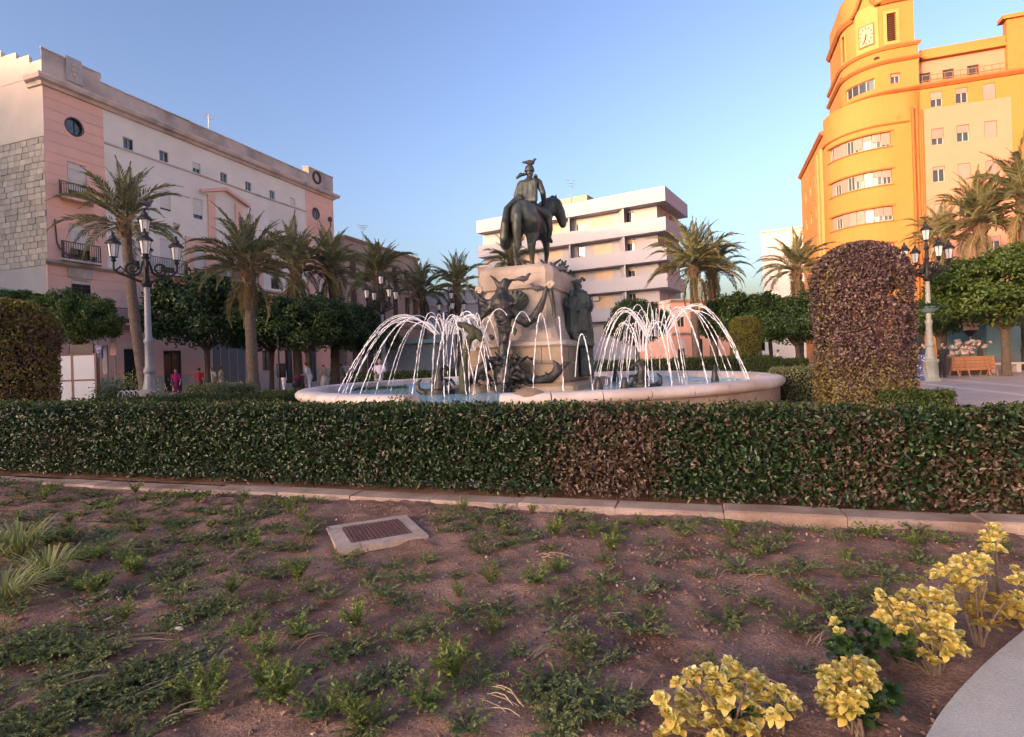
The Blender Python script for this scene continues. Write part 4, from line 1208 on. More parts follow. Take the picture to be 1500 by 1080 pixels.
clipped_box('low_hedge', 'dark hedge along the far side of the fountain', (p.x, p.y, 0), (11.0, 1.2, 1.25), .05, M['lawnhedge'], 12000, .1)
p = at(590, 548, 33.0)
clipped_box('low_hedge', 'dim hedge behind the left water arcs', (p.x, p.y, 0), (6.0, 1.2, 1.0), -.1, M['lawnhedge'], 9000, .1)
p = at(1385, 583, 13.5)
clipped_box('low_hedge', 'bright low hedge at the foot of the withered topiary', (p.x - .35, p.y + .6, 0), (1.5, .7, .46), AZ, M['lawnhedge'], 5000, .06)

# ------------------------------------------------------------------ topiary columns
def topiary(label, loc, r, h, m, n, leaf, attrf=None, power=3.2, group=None, gaps=0.0, bare=False):
    o = thing('topiary', label, 'topiary', loc, group)
    rows = []
    k = n
    th = rng.random(k) * 2 * PI; t = rng.random(k)
    # column with a domed top: radius profile of a superellipse
    dome = r * 1.05
    zz = t * h
    zt = np.clip((zz - (h - dome)) / dome, 0, 1)
    # resample the dome evenly
    extra = rng.random(k) < .22
    ph = np.arcsin(rng.random(k)) 
    zz = np.where(extra, h - dome + dome * np.sin(ph), zz)
    zt = np.clip((zz - (h - dome)) / dome, 0, 1)
    rr = r * (1 - zt ** power) ** (1 / power) * (.93 + .07 * np.sin(np.clip(zz / (h * .6), 0, 1) * PI / 2))
    bump = 1 + .10 * (vnoise(th * 3, zz, .5, 31) - .5) + .07 * (vnoise(th * 3, zz, .18, 32) - .5)
    if gaps:
        bump -= gaps * np.clip(vnoise(th * 2.2, zz, .42, 33) - .55, 0, 1)
    rr = rr * bump - rng.random(k) * leaf * 1.6
    if bare: rr = np.where(rng.random(k) < .38, rr * np.sqrt(rng.random(k)), rr)
    P = np.stack([rr * np.cos(th), rr * np.sin(th), zz], 1)
    Nn = unit(np.stack([np.cos(th) * (1 - zt * .8), np.sin(th) * (1 - zt * .8), zt * 1.2 + .05], 1))
    ax = Nn * .4 + rng.normal(size=(k, 3)) * .8 + np.array([0, 0, .3])
    nn = Nn + rng.normal(size=(k, 3)) * .5 + np.array([0, 0, .3])
    size = rng.uniform(.7, 1.3, k)
    me = leaf_mesh('foliage', P, ax, nn, leaf * size, leaf * .6 * size, .28, attrf(P, th) if attrf else None, .12)
    link('foliage', me, m, o)['kind'] = 'stuff'
    if bare:
        random.seed(5)
        for k in range(16):
            a = k * 2.4; q = random.uniform(.25, .8) * r; z1_ = random.uniform(.55, .95) * h * (1 - .15 * q / r)
            b = MB(); b.tube([(math.cos(a) * .06, math.sin(a) * .06, -.02), (math.cos(a) * q * .5, math.sin(a) * q * .5, z1_ * .4), (math.cos(a) * q, math.sin(a) * q, z1_)], [.035, .024, .008], 6); b.build('branch', M['bark'], o, True, origin=(0, 0, 0))
            for e in range(5):
                t = .3 + .14 * e; c0_ = Vector((math.cos(a) * q * t, math.sin(a) * q * t, z1_ * t)); a2 = a + random.uniform(-1.2, 1.2)
                b = MB(); b.tube([c0_, c0_ + Vector((math.cos(a2), math.sin(a2), .8)) * random.uniform(.3, .7)], [.012, .004], 5); b.build('twig', M['bark'], o, True, origin=(0, 0, 0))
        return o
    b = MB(); prof = []
    for q in np.linspace(0.0, .985, 16):
        z = q * h; zt_ = max(0, (z - (h - dome)) / dome); prof.append((max(.02, (r * (1 - zt_ ** power) ** (1 / power) - .22)), z))
    b.lathe([(p_[0], p_[1] - .1 if i else 0.05) for i, p_ in enumerate(prof)], 14); b.build('twig_mass', M['core'], o, True, origin=(0, 0, 0))
    b = MB(); b.tube([(0, 0, -.02), (0, 0, .5)], .08, 8); b.build('trunk', M['bark'], o, origin=(0, 0, 0))
    return o
def brown_attr(P, th):
    v = .25 + 1.0 * (vnoise(th * 2, P[:, 2], .5, 41) - .35) + .25 * (P[:, 2] < 2.8)
    v = v * (P[:, 2] < 3.15)
    return (rng.random(len(P)) < np.clip(v, 0.03, .9)).astype(np.float32)
def purple_attr(P, th):
    v = .97 - .75 * np.clip((1.75 - P[:, 2]) / 1.2, 0, 1) + .5 * (vnoise(th * 2, P[:, 2], .5, 42) - .5)
    v = v - .35 * np.exp(-((th - 3.35) / .35) ** 2)
    return (rng.random(len(P)) < np.clip(v, .05, .98)).astype(np.float32)
p = at(-4, 545, 14.0)
topiary('big olive and brown clipped topiary dome behind the long hedge', (p.x, p.y, 0), 1.22, 3.45, M['topbrown'], 30000, .075, brown_attr)
p = at(1264, 545, 15.2)
topiary('tall withered purple brown topiary column with sparse leaves', (p.x, p.y, 0), 1.20, 4.36, M['toppurple'], 46000, .075, purple_attr, 2.3, gaps=.4, bare=True)
p = at(1093, 545, 33.5)
topiary('smooth yellow green topiary column beside the fountain', (p.x, p.y, 0), .88, 3.6, M['topgreen'], 14000, .07)

# ------------------------------------------------------------------ orange trees
def crown_mesh(name, R, n, seed, leaf):
    r = np.random.default_rng(seed)
    nc = 90
    d = unit(r.normal(size=(nc, 3))); d[:, 2] = np.where(d[:, 2] < -.45, -d[:, 2], d[:, 2])
    c = d * R * r.uniform(.66, .96, (nc, 1))
    c[:, 2] = np.where(c[:, 2] < 0, c[:, 2] * .75, c[:, 2])
    k = int(n * .8)
    w = r.integers(0, nc, k)
    off = unit(r.normal(size=(k, 3))) * (r.random((k, 1)) ** .5) * r.uniform(.38, .62, nc)[w][:, None] * np.array([1, 1, .8])
    P1 = c[w] + off
    N1 = d[w] * .6 + unit(off) * .8
    j = n - k
    d2 = unit(r.normal(size=(j, 3))); P2 = d2 * R * (r.random((j, 1)) ** .5) * .85; P2[:, 2] = np.where(P2[:, 2] < 0, P2[:, 2] * .7, P2[:, 2])
    P, Nn = np.concatenate([P1, P2]), np.concatenate([N1, d2])
    ax = unit(r.normal(size=(n, 3)) + Nn * .5 + np.array([0, 0, -.15])); nn = Nn + r.normal(size=(n, 3)) * .4 + np.array([0, 0, .5])
    s_ = r.uniform(.7, 1.3, n)
    return leaf_mesh(name, P, ax, nn, leaf * s_, leaf * .55 * s_, .22, None, .15)
crowns = [crown_mesh('crown', np.array([3.3, 3.3, 2.4]), 26000, 50 + i, .19) for i in range(3)]
for c_ in crowns: c_.materials.append(M['orange'])
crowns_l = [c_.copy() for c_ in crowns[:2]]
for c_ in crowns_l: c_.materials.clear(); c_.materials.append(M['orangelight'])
def orange_tree(label, x, y, zc, sc, ci, seed, light=False, fork=None, group='clipped orange trees round the square', tr=.16):
    random.seed(seed)
    o = thing('orange_tree', label, 'tree', (x, y, 0), group if group else None)
    cr = link('crown', (crowns_l if light else crowns)[ci % (2 if light else 3)], None, o); cr.location = (0, 0, zc); cr.scale = sc; cr.rotation_euler.z = seed * 1.7
    cr['kind'] = 'stuff'
    fz = zc - sc[2] * 2.4 * .62
    t = MB(); l1 = random.uniform(-.1, .1)
    fz = max(1.0, fz)
    t.tube([(0, 0, -.05), (0, 0, .15), (l1 * .5, 0, fz * .6), (l1, .05, fz)], [tr * 1.4, tr * 1.05, tr * .9, tr], 10)
    tk = t.build('trunk', M['bark'], o, True, origin=(0, 0, 0))
    for k in range(4):
        a = k * PI / 2 + random.uniform(-.4, .4); e = (math.cos(a) * 1.5 * sc[0], math.sin(a) * 1.5 * sc[0], zc - .1)
        b = MB(); b.tube([(l1, .05, fz - .1), (e[0] * .45, e[1] * .45, fz + (zc - fz) * .45), e], [tr * .75, tr * .5, tr * .25], 7); b.build('limb', M['bark'], o, True, origin=(0, 0, 0))
    return o
def T(px, py, Y): return at(px, py, Y)
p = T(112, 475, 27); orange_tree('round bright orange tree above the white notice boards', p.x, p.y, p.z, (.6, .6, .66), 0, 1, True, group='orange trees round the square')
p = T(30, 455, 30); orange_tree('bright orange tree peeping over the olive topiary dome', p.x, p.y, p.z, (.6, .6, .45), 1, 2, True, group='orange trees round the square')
p = T(302, 472, 33); orange_tree('tall dark orange tree between the lamp and the slender palm', p.x, p.y, p.z + .1, (1.12, 1.12, 1.12), 0, 3, group='orange trees round the square')
p = T(450, 488, 34); orange_tree('dark spreading orange tree with forked grey trunk by the pushchair', p.x, p.y, p.z + .2, (1.02, 1.02, .90), 1, 4, group='orange trees round the square')
p = T(532, 500, 37); orange_tree('orange tree just beyond the left water arcs', p.x, p.y, p.z + .3, (.72, .72, .8), 2, 5, group='orange trees round the square')
p = T(395, 490, 40); orange_tree('dark orange tree standing behind the slender palm trunk', p.x, p.y, p.z, (.9, .9, .85), 2, 15, group='orange trees round the square')
p = T(1080, 478, 42); orange_tree('broad dark orange tree behind the yellow green topiary', p.x, p.y, p.z + .2, (.92, .92, .95), 1, 6, group='orange trees round the square')
p = T(1168, 480, 38); orange_tree('dark orange tree left of the withered topiary column', p.x, p.y, p.z + .1, (.86, .86, .88), 2, 7, group='orange trees round the square')
p = T(1128, 476, 47); orange_tree('dark orange tree in the gap between its two neighbours', p.x, p.y, p.z + .2, (.9, .9, 1.0), 0, 8, group='orange trees round the square')
p = T(932, 480, 47); orange_tree('orange tree rising behind the right water arcs', p.x, p.y, p.z, (.80, .80, 1.0), 1, 9, group='orange trees round the square')
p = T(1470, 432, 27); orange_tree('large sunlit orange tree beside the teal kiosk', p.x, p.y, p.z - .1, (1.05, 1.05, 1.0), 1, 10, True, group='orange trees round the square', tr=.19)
p = T(1375, 470, 33.5); orange_tree('smaller orange tree behind the grey green lamp post', p.x, p.y, p.z, (.62, .62, .62), 0, 12, group='orange trees round the square')

# ------------------------------------------------------------------ date palms
def frond_mesh(name, L, rise, droop, seed, old=False):
    """rachis runs along +x, starts at elevation 'rise' and bends down by 'droop' (radians)"""
    r = np.random.default_rng(seed)
    n = 22
    ts = np.linspace(0, 1, n)
    ang = rise - droop * ts ** 1.6
    dx = np.cos(ang) * L / (n - 1); dz = np.sin(ang) * L / (n - 1)
    x = np.concatenate([[0], np.cumsum(dx)[:-1]]); z = np.concatenate([[0], np.cumsum(dz)[:-1]])
    mb = MB(); mb.tube([(x[i], 0, z[i]) for i in range(0, n, 3)] + [(x[-1], 0, z[-1])], [max(.007, .032 * (1 - i / n)) for i in range(0, n, 3)] + [.005], 5)
    k = 44
    tt = np.linspace(.14, 1.0, k)
    P, A, Nn, LL = [], [], [], []
    for sgn in (-1, 1):
        px = np.interp(tt, ts, x); pz = np.interp(tt, ts, z); an = np.interp(tt, ts, ang)
        tan = np.stack([np.cos(an), np.zeros(k), np.sin(an)], 1); up = np.stack([-np.sin(an), np.zeros(k), np.cos(an)], 1)
        sd = np.tile([0, sgn, 0], (k, 1)).astype(float)
        fw = .75 + .5 * tt[:, None] + r.normal(size=(k, 1)) * .12
        A.append(tan * fw + sd * (1.05 - .55 * tt[:, None]) + up * (.42 + r.normal(size=(k, 1)) * .2) + np.array([0, 0, -.12]))
        P.append(np.stack([px, np.zeros(k), pz], 1)); Nn.append(up + r.normal(size=(k, 3)) * .25)
        LL.append(L * .155 * np.sin(np.clip(.25 + tt * .85, 0, 1) * PI) ** .6 * r.uniform(.85, 1.15, k) + .08)
    P, A, Nn, LL = map(np.concatenate, (P, A, Nn, LL))
    lm = leaf_mesh('tmpleaf', P, A, Nn, LL, .05, .2, None, .12)
    b = len(mb.v)
    co = np.empty(len(lm.vertices) * 3, np.float32); lm.vertices.foreach_get('co', co)
    idx = np.empty(len(lm.loops), np.int32); lm.loops.foreach_get('vertex_index', idx)
    nf = len(mb.f)
    mb.v.extend(map(tuple, co.reshape(-1, 3))); mb.f.extend([tuple(int(q) + b for q in t_) for t_ in idx.reshape(-1, 3)])
    bpy.data.meshes.remove(lm)
    me = mb.mesh(name)
    me.materials.append(M['rachis']); me.materials.append(M['frondold' if old else 'frond'])
    mi = np.zeros(len(me.polygons), np.int32); mi[nf:] = 1; me.polygons.foreach_set('material_index', mi)
    return me
FR = dict(up=[frond_mesh('frond', 2.9, .25, .75, i) for i in range(3)], mid=[frond_mesh('frond', 3.1, .2, 1.35, 10 + i) for i in range(3)],
          low=[frond_mesh('frond', 3.0, .1, 1.35, 20 + i, i == 2) for i in range(3)], dead=[frond_mesh('frond', 2.4, -.2, 1.1, 30 + i, True) for i in range(2)])
def palm(label, base, top, sc, seed, r0=.26, n=42, skirt=7, heart=.9, group=None):
    random.seed(seed)
    o = thing('palm_tree', label, 'palm tree', base, group)
    d = Vector(top) - Vector(base)
    t = MB(); k = 26; pts, rr = [], []
    bend = Vector((random.uniform(-.12, .12), random.uniform(-.12, .12), 0)) * d.length / 8
    for i in range(k + 1):
        q = i / k; pts.append(d * q + bend * math.sin(q * PI)); rr.append(r0 * (1.18 - .3 * q if q < .12 else 1.0 - .12 * q) * (1 + .07 * (i % 2)))
    pts[0] = pts[0] - Vector((0, 0, .05))
    t.tube(pts, rr, 12); t.build('trunk', M['palmbark'], o, True, origin=(0, 0, 0))
    h = MB(); c = d
    h.lathe([(r0 * .9, -heart * sc), (r0 * 1.25, -heart * sc * .6), (r0 * 1.35, -heart * .25 * sc), (r0 * 1.0, .1 * sc), (r0 * .4, .3 * sc)], 12, c)
    for i in range(26):
        a = i * 2.4; zz = -heart * sc + heart * sc * (i / 26); rr_ = r0 * 1.15
        h.tube([(c.x + math.cos(a) * rr_ * .7, c.y + math.sin(a) * rr_ * .7, c.z + zz), (c.x + math.cos(a) * rr_ * 1.35, c.y + math.sin(a) * rr_ * 1.35, c.z + zz + .22 * sc)], [.06 * sc, .035 * sc], 5)
    h.build('leaf_bases', M['palmheart'], o, True, origin=(0, 0, 0))
    for i in range(n + skirt):
        a = i * 2.39996 + random.uniform(-.2, .2)
        q = i / n
        if i >= n:
            kind, pit = 'dead', random.uniform(-1.15, -.7)
        elif q < .24:
            kind, pit = 'up', random.uniform(.85, 1.35)
        elif q < .62:
            kind, pit = 'mid', random.uniform(.35, .95)
        else:
            kind, pit = 'low', random.uniform(-.25, .4)
        f = link('frond', random.choice(FR[kind]), None, o)
        f.location = c + Vector((math.cos(a) * r0 * .5, math.sin(a) * r0 * .5, (.15 - .45 * q) * sc if i < n else -.55 * sc))
        f.rotation_euler = (random.uniform(-.25, .25), -pit, a)
        s_ = sc * random.uniform(.82, 1.08) * (.9 if i < 6 else 1)
        f.scale = (s_, s_, s_)
    return o
def PT(px, py, Y, bx=None, by=None):
    top = at(px, py, Y)
    base = Vector((top.x, top.y, 0)) if bx is None else Vector((at(bx, by, Y).x, Y, 0))
    return base, top
PAL = [
    ((182, 322, 23, 216, 580), .86, .20, 34, 1, 'slender palm with leaning trunk beside the tall street lamp'),
    ((362, 388, 27, 372, 580), 1.02, .25, 44, 8, 'palm with straight bare trunk behind the square box hedge'),
    ((432, 388, 36), 1.05, .27, 46, 10, 'bushy palm with brown skirt next to the straight palm'),
    ((484, 392, 38), .98, .28, 40, 8, 'palm with thin dark trunk in front of the tan house corner'),
    ((553, 402, 45), 1.22, .32, 44, 6, 'wide palm above the distant four armed street lamp'),
    ((617, 425, 51), 1.05, .28, 38, 5, 'palm before the white house, right of the tan house'),
    ((668, 415, 48), 1.05, .27, 38, 4, 'palm with rounded head left of the monument pedestal'),
    ((748, 382, 60), 1.15, .30, 38, 4, 'distant palm seen between the bronze horse legs'),
    ((1016, 385, 40, 1022, 530), 1.22, .28, 52, 6, 'full headed palm in front of the white block of flats'),
    ((1042, 392, 44), 1.1, .30, 40, 6, 'palm half hidden behind the full headed palm'),
    ((1166, 392, 44), 1.12, .28, 40, 5, 'palm against the cream building left of the ochre bay'),
    ((1434, 322, 34), 1.08, .30, 46, 5, 'palm glowing in front of the salmon panel of the ochre building'),
    ((1500, 288, 32), 1.15, .30, 46, 5, 'tall palm in front of the right end of the ochre building'),
    ((1378, 348, 39), .92, .28, 40, 4, 'palm behind the grey green street lamp'),
]
for i, (a, sc, r0, n, sk, lab) in enumerate(PAL):
    b, t_ = PT(*a)
    palm(lab, b, t_, sc, 100 + i, r0, n, sk, group='date palms round the square')

# ------------------------------------------------------------------ weeds in the soil
def weed_mesh(name, seed, R, H, nst, nl, leaf, upright=.5):
    r = np.random.default_rng(seed)
    mb = MB(); P, A, Nn, LL = [], [], [], []
    for k in range(nst):
        a = 2 * PI * k / nst + r.normal() * .4; el = r.uniform(.35, 1.2) * upright + .12; ln = R * r.uniform(.6, 1.15)
        dirh = np.array([math.cos(a), math.sin(a), 0])
        ts = np.linspace(.0, 1, 5)
        pts = [dirh * ln * t * math.cos(el) + np.array([0, 0, H * math.sin(min(1.5, el + .25)) * t * (1.15 - .35 * t)]) for t in ts]
        mb.tube([tuple(p) for p in pts], [.0035, .003, .0025, .002, .0015], 4, False)
        for j in range(nl):
            t = .18 + .82 * (j + r.random() * .5) / nl
            i = min(3, int(t * 4)); p = pts[i] + (pts[i + 1] - pts[i]) * (t * 4 - i)
            d = unit((pts[i + 1] - pts[i])[None])[0]
            sd = np.cross(d, [0, 0, 1]); sd /= max(np.linalg.norm(sd), 1e-6)
            sg = 1 if j % 2 else -1
            P.append(p); A.append(sd * sg * .9 + d * .7 + r.normal(size=3) * .25 + np.array([0, 0, .12])); Nn.append(np.array([0, 0, 1]) + r.normal(size=3) * .45)
            LL.append(leaf * r.uniform(.6, 1.2) * (1.1 - .4 * t))
        for j in range(3):
            P.append(pts[-1]); A.append(unit((pts[-1] - pts[-2])[None])[0] + r.normal(size=3) * .5); Nn.append(np.array([0, 0, 1]) + r.normal(size=3) * .5); LL.append(leaf * .8)
    P, A, Nn, LL = map(np.array, (P, A, Nn, LL))
    lm = leaf_mesh(name, P, A, Nn, LL, LL * .48, .22, None, .25)
    st = mb.mesh('stems')
    return lm, st
WP = {}
for kind, args in dict(dark=[(.15, .10, 12, 16, .034), (.20, .11, 14, 17, .034), (.13, .13, 12, 15, .030), (.24, .09, 13, 19, .036)],
                       light=[(.13, .17, 13, 18, .034), (.11, .20, 11, 18, .032), (.18, .15, 15, 18, .036)],
                       grey=[(.16, .08, 12, 14, .034), (.12, .07, 12, 12, .03)]).items():
    WP[kind] = []
    for i, q in enumerate(args):
        lm, st = weed_mesh('leaves', 200 + i + len(kind) * 7, *q, upright=.75 if kind == 'light' else .42)
        lm.materials.append(M[{'dark': 'weed', 'light': 'weedlight', 'grey': 'weedgrey'}[kind]]); st.materials.append(M['stemgreen'])
        WP[kind].append((lm, st))
WL_ = dict(dark='low dark green weed sprouting in the brown soil', light='upright bright green weed sprouting in the brown soil', grey='flat greyish weed lying on the brown soil')
WG = dict(dark='dark weeds in the flower bed', light='bright weeds in the flower bed', grey='greyish weeds in the flower bed')
weeds = []
def weed(x, y, kind, sc, seed):
    random.seed(seed)
    lm, st = random.choice(WP[kind])
    o = thing('weed', WL_[kind], 'weed', (x, y, sz(x, y) - .004), WG[kind])
    o.rotation_euler = (random.uniform(-.1, .1), random.uniform(-.1, .1), random.uniform(0, 6.28)); o.scale = (sc, sc, sc * random.uniform(.85, 1.15))
    n_ = 1 if sc < 1.2 else (3 if sc < 1.5 else 5)
    if n_ > 1: o.scale = (.9,) * 3
    for k in range(n_):
        lm, st = random.choice(WP[kind]); a_ = random.uniform(0, 6.28); d_ = 0 if n_ == 1 else random.uniform(.06, .13) * n_ ** .5
        for nm, me_ in (('leaves', lm), ('stems', st)):
            c_ = link(nm, me_, None, o); c_.location = (math.cos(a_) * d_, math.sin(a_) * d_, 0); c_.rotation_euler.z = a_ * 3
    weeds.append((x, y))
known = [(60, 800, 'light', 1.3), (105, 835, 'light', 1.5), (150, 862, 'light', 1.7), (195, 772, 'dark', 1.2), (240, 778, 'dark', 1.3), (205, 785, 'light', 1.1), (250, 850, 'dark', 1.2), (320, 802, 'dark', 1.3),
         (350, 800, 'dark', 1.3), (225, 870, 'dark', 1.4), (300, 905, 'dark', 1.3), (345, 893, 'dark', 1.4), (270, 838, 'dark', 1.1), (130, 890, 'grey', 1.2), (70, 950, 'dark', 1.5), (105, 970, 'dark', 1.6), (35, 1010, 'dark', 1.8),
         (150, 1005, 'dark', 1.6), (210, 1015, 'dark', 1.7), (290, 1020, 'light', .9), (350, 1035, 'light', 1.4), (365, 940, 'light', .9), (385, 968, 'light', .9), (440, 940, 'light', 1.0), (450, 988, 'dark', 1.3), (410, 1045, 'light', 1.2),
         (480, 1062, 'light', 1.1), (522, 930, 'light', 1.0), (515, 962, 'dark', 1.1), (598, 945, 'dark', 1.1), (632, 942, 'dark', 1.1), (572, 1042, 'dark', 1.3), (662, 1010, 'light', 1.2), (668, 975, 'dark', 1.2), (724, 935, 'light', .8),
         (785, 865, 'light', 1.0), (742, 812, 'dark', 1.2), (720, 868, 'light', .9), (650, 772, 'dark', 1.2), (700, 774, 'dark', 1.2), (830, 992, 'dark', 1.4), (845, 962, 'dark', 1.1), (790, 1058, 'dark', 1.4), (820, 1035, 'dark', 1.3),
         (890, 915, 'grey', 1.1), (932, 935, 'dark', 1.2), (968, 862, 'grey', 1.1), (1062, 918, 'dark', 1.2), (1080, 840, 'dark', 1.2), (1075, 808, 'dark', 1.1), (1130, 812, 'dark', 1.1), (1000, 782, 'dark', 1.0), (1178, 840, 'dark', 1.1),
         (1172, 868, 'dark', 1.0), (1222, 905, 'dark', 1.2), (1260, 885, 'dark', 1.3), (1300, 850, 'dark', 1.2), (880, 1062, 'dark', 1.2), (950, 905, 'dark', .9), (905, 975, 'grey', 1.0), (1000, 820, 'grey', 1.0), (1180, 985, 'grey', 1.0),
         (1050, 1000, 'dark', 1.1), (620, 1050, 'light', 1.0), (700, 1010, 'dark', 1.0), (560, 880, 'dark', 1.0), (600, 860, 'dark', 1.0), (455, 870, 'dark', 1.0), (480, 880, 'dark', 1.0), (400, 850, 'dark', 1.1), (60, 1060, 'dark', 1.8),
         (130, 1050, 'dark', 1.8), (215, 1062, 'dark', 1.4), (20, 905, 'dark', 1.1), (180, 950, 'dark', 1.4), (110, 930, 'dark', 1.3), (250, 970, 'dark', 1.3), (35, 960, 'dark', 1.5)]
for i, (px, py, kd, s_) in enumerate(known):
    q = on_soil(px, py); weed(q.x, q.y, kd, s_ * .95, 300 + i)
rs = np.random.default_rng(77)
tries = 0
while len(weeds) < 330 and tries < 6000:
    tries += 1
    px = rs.uniform(-60, 1480)
    py = 712 + 0.055 * max(px, 0) + (rs.random() ** 1.35) * 350
    if px > 930 and py > 930: continue
    if px > 1250 and py > 830: continue
    if 455 < px < 650 and 740 < py < 815: continue
    q = on_soil(px, py)
    if q.y > kerb_y(q.x) - .12 or q.y < 2.1: continue
    mind = .17 if q.y > 4.6 else .21
    if any((a_ - q.x) ** 2 + (b_ - q.y) ** 2 < mind * mind for a_, b_ in weeds): continue
    if rs.random() > .35 + .5 * (px < 500) + .35 * (q.y > 4.7): continue
    weed(q.x, q.y, rs.choice(['dark', 'dark', 'dark', 'light', 'grey']), rs.uniform(.55, 1.05), 900 + tries)

# tuft of pale grass at the left
q = on_soil(28, 815)
def grass(label, c, n, R, H, seed, m='grassblade', lean=(0, 0)):
    r = np.random.default_rng(seed)
    o = thing('grass_tuft', label, 'grass', c)
    mb = MB()
    for i in range(n):
        a = r.random() * 2 * PI; b0 = np.array([math.cos(a), math.sin(a), 0]) * R * .35 * r.random(); d = np.array([math.cos(a), math.sin(a), 0]) * R * r.uniform(.4, 1.1) + np.array([lean[0], lean[1], 0]); h = H * r.uniform(.5, 1.1); w = .006
        sd = np.array([-math.sin(a), math.cos(a), 0]) * w
        p0, p1, p2, p3 = b0, b0 + d * .35 + [0, 0, h * .7], b0 + d * .75 + [0, 0, h], b0 + d * 1.15 + [0, 0, h * .8]
        mb.add([p0 - sd, p0 + sd, p1 + sd, p1 - sd, p2 + sd * .7, p2 - sd * .7, p3], [(0, 1, 2, 3), (3, 2, 4, 5), (5, 4, 6)])
    me = mb.mesh('blades'); bl_ = link('blades', me, M[m], o); bl_['kind'] = 'stuff'
    return o
grass('pale green grass tuft with long blades at the edge of the bed', q, 150, .30, .26, 5)
q = on_soil(70, 852); grass('smaller pale grass tuft beside the bright weeds', q, 90, .24, .2, 6)
q = on_soil(5, 888); grass('pale grass tuft spilling flat over the soil', q, 90, .3, .16, 7, lean=(.06, 0))

# dry stalks
def stalks(px, py, n, L, seed, ang, label):
    random.seed(seed); q = on_soil(px, py); mb = MB()
    for i in range(n):
        a = ang + random.uniform(-.25, .25); d = Vector((math.cos(a), math.sin(a), 0)); off = Vector((random.uniform(-.04, .04), random.uniform(-.05, .05), 0))
        l = L * random.uniform(.7, 1.2); hh = random.uniform(.012, .05)
        mb.tube([q + off + Vector((0, 0, .005)), q + off + d * l * .3 + Vector((0, 0, hh)), q + off + d * l * .65 + Vector((0, 0, hh * .9)), q + off + d * l + Vector((0, 0, .01))], [.003, .0032, .0028, .0015], 4)
    return tag(mb.build('dry_stalks', M['straw']), label, 'dry stalks', 'dry stalks lying on the soil')
DS = 'pale dry stalks arched over the bare soil'
for i, a in enumerate([(140, 955, 7, .35, 0.3), (160, 1040, 8, .4, .9), (455, 1028, 3, .2, .5), (435, 955, 4, .18, .6), (775, 970, 7, .22, .5), (880, 920, 6, .18, .4), (795, 830, 5, .16, -.4), (755, 1060, 6, .2, 2.6), (925, 1040, 3, .22, .9),
                       (1095, 850, 5, .2, .1), (1050, 850, 3, .2, .6), (60, 1030, 5, .3, .8), (170, 820, 5, .3, .2), (1190, 950, 5, .22, .6), (1140, 1010, 4, .25, 2.5), (230, 1060, 5, .25, .5)]):
    stalks(*a[:4], 60 + i, a[4], DS)
# stones and clods
def crumbs(name, n, lo, hi, m, seed, power=2.5):
    r = np.random.default_rng(seed); mb = MB()
    oct_f = [(0, 2, 4), (2, 1, 4), (1, 3, 4), (3, 0, 4), (2, 0, 5), (1, 2, 5), (3, 1, 5), (0, 3, 5)]
    xs = r.uniform(-7, 4.5, n * 3); ys = r.uniform(2.0, 8.0, n * 3); k = 0
    for x, y in zip(xs, ys):
        if y > kerb_y(x) - .05 or abs(x) > y * .95 + .4 or (x > 1.9 and y < 3.2): continue
        s_ = lo + (hi - lo) * r.random() ** power; z = sz_fast(x, y) + s_ * .2
        v = np.array([(1, 0, 0), (-1, 0, 0), (0, 1, 0), (0, -1, 0), (0, 0, .8), (0, 0, -.8)]) * s_ * r.uniform(.6, 1.2, (6, 1)) + r.normal(size=(6, 3)) * s_ * .2
        c, s__ = math.cos(k * 1.3), math.sin(k * 1.3)
        v = v @ np.array([[c, -s__, 0], [s__, c, 0], [0, 0, 1]]) + np.array([x, y, z])
        mb.add(v.tolist(), oct_f); k += 1
        if k >= n: break
    o = mb.build(name, m, smooth=False); return o
_lut = soil_z(X, Yg)
def sz_fast(x, y):
    j = int((x + 10.5) / 17.5 * (nx - 1)); t = max(0.0, min(1.0, (y - Y0_) / (kerb_y(x) + .08 - Y0_))) ** (1 / 1.25); i = int(t * (ny - 1))
    return float(_lut[min(i, ny - 1), min(j, nx - 1)])
tag(crumbs('soil_clods', 15000, .0025, .017, M['clod'], 3), 'crumbled brown clods scattered over the flower bed', 'soil clods', kind='stuff')
tag(crumbs('pebbles', 520, .004, .013, M['pebble'], 4), 'small pale pebbles scattered over the soil', 'pebbles', kind='stuff')
for i, (px, py, s_, lab) in enumerate([(262, 934, .03, 'smooth tan stone lying by a dark weed'), (528, 1004, .026, 'flat white stone on bare soil below the manhole'), (1040, 768, .022, 'reddish stone beside the kerb')]):
    q = on_soil(px, py); m = MB(); m.ell(q + Vector((0, 0, s_ * .3)), (s_, s_ * .6, s_ * .5), 8, 6, Matrix.Rotation(i * 1.1, 3, 'Z')); tag(m.build('stone', M['pebble'], smooth=True), lab, 'stone')
q = on_soil(148, 918); m = MB(); m.add([q + Vector((0, 0, .02)), q + Vector((.05, .01, .03)), q + Vector((.055, .03, .035)), q + Vector((.01, .025, .018)), q + Vector((0.002, 0, .024)), q + Vector((.052, .012, .034)), q + Vector((.057, .032, .039)), q + Vector((.012, .027, .022))], [(0, 1, 2, 3), (4, 5, 6, 7), (0, 1, 5, 4), (1, 2, 6, 5), (2, 3, 7, 6), (3, 0, 4, 7)])
tag(m.build('paper_scrap', M['signwhite']), 'scrap of white paper lying on the soil', 'paper')

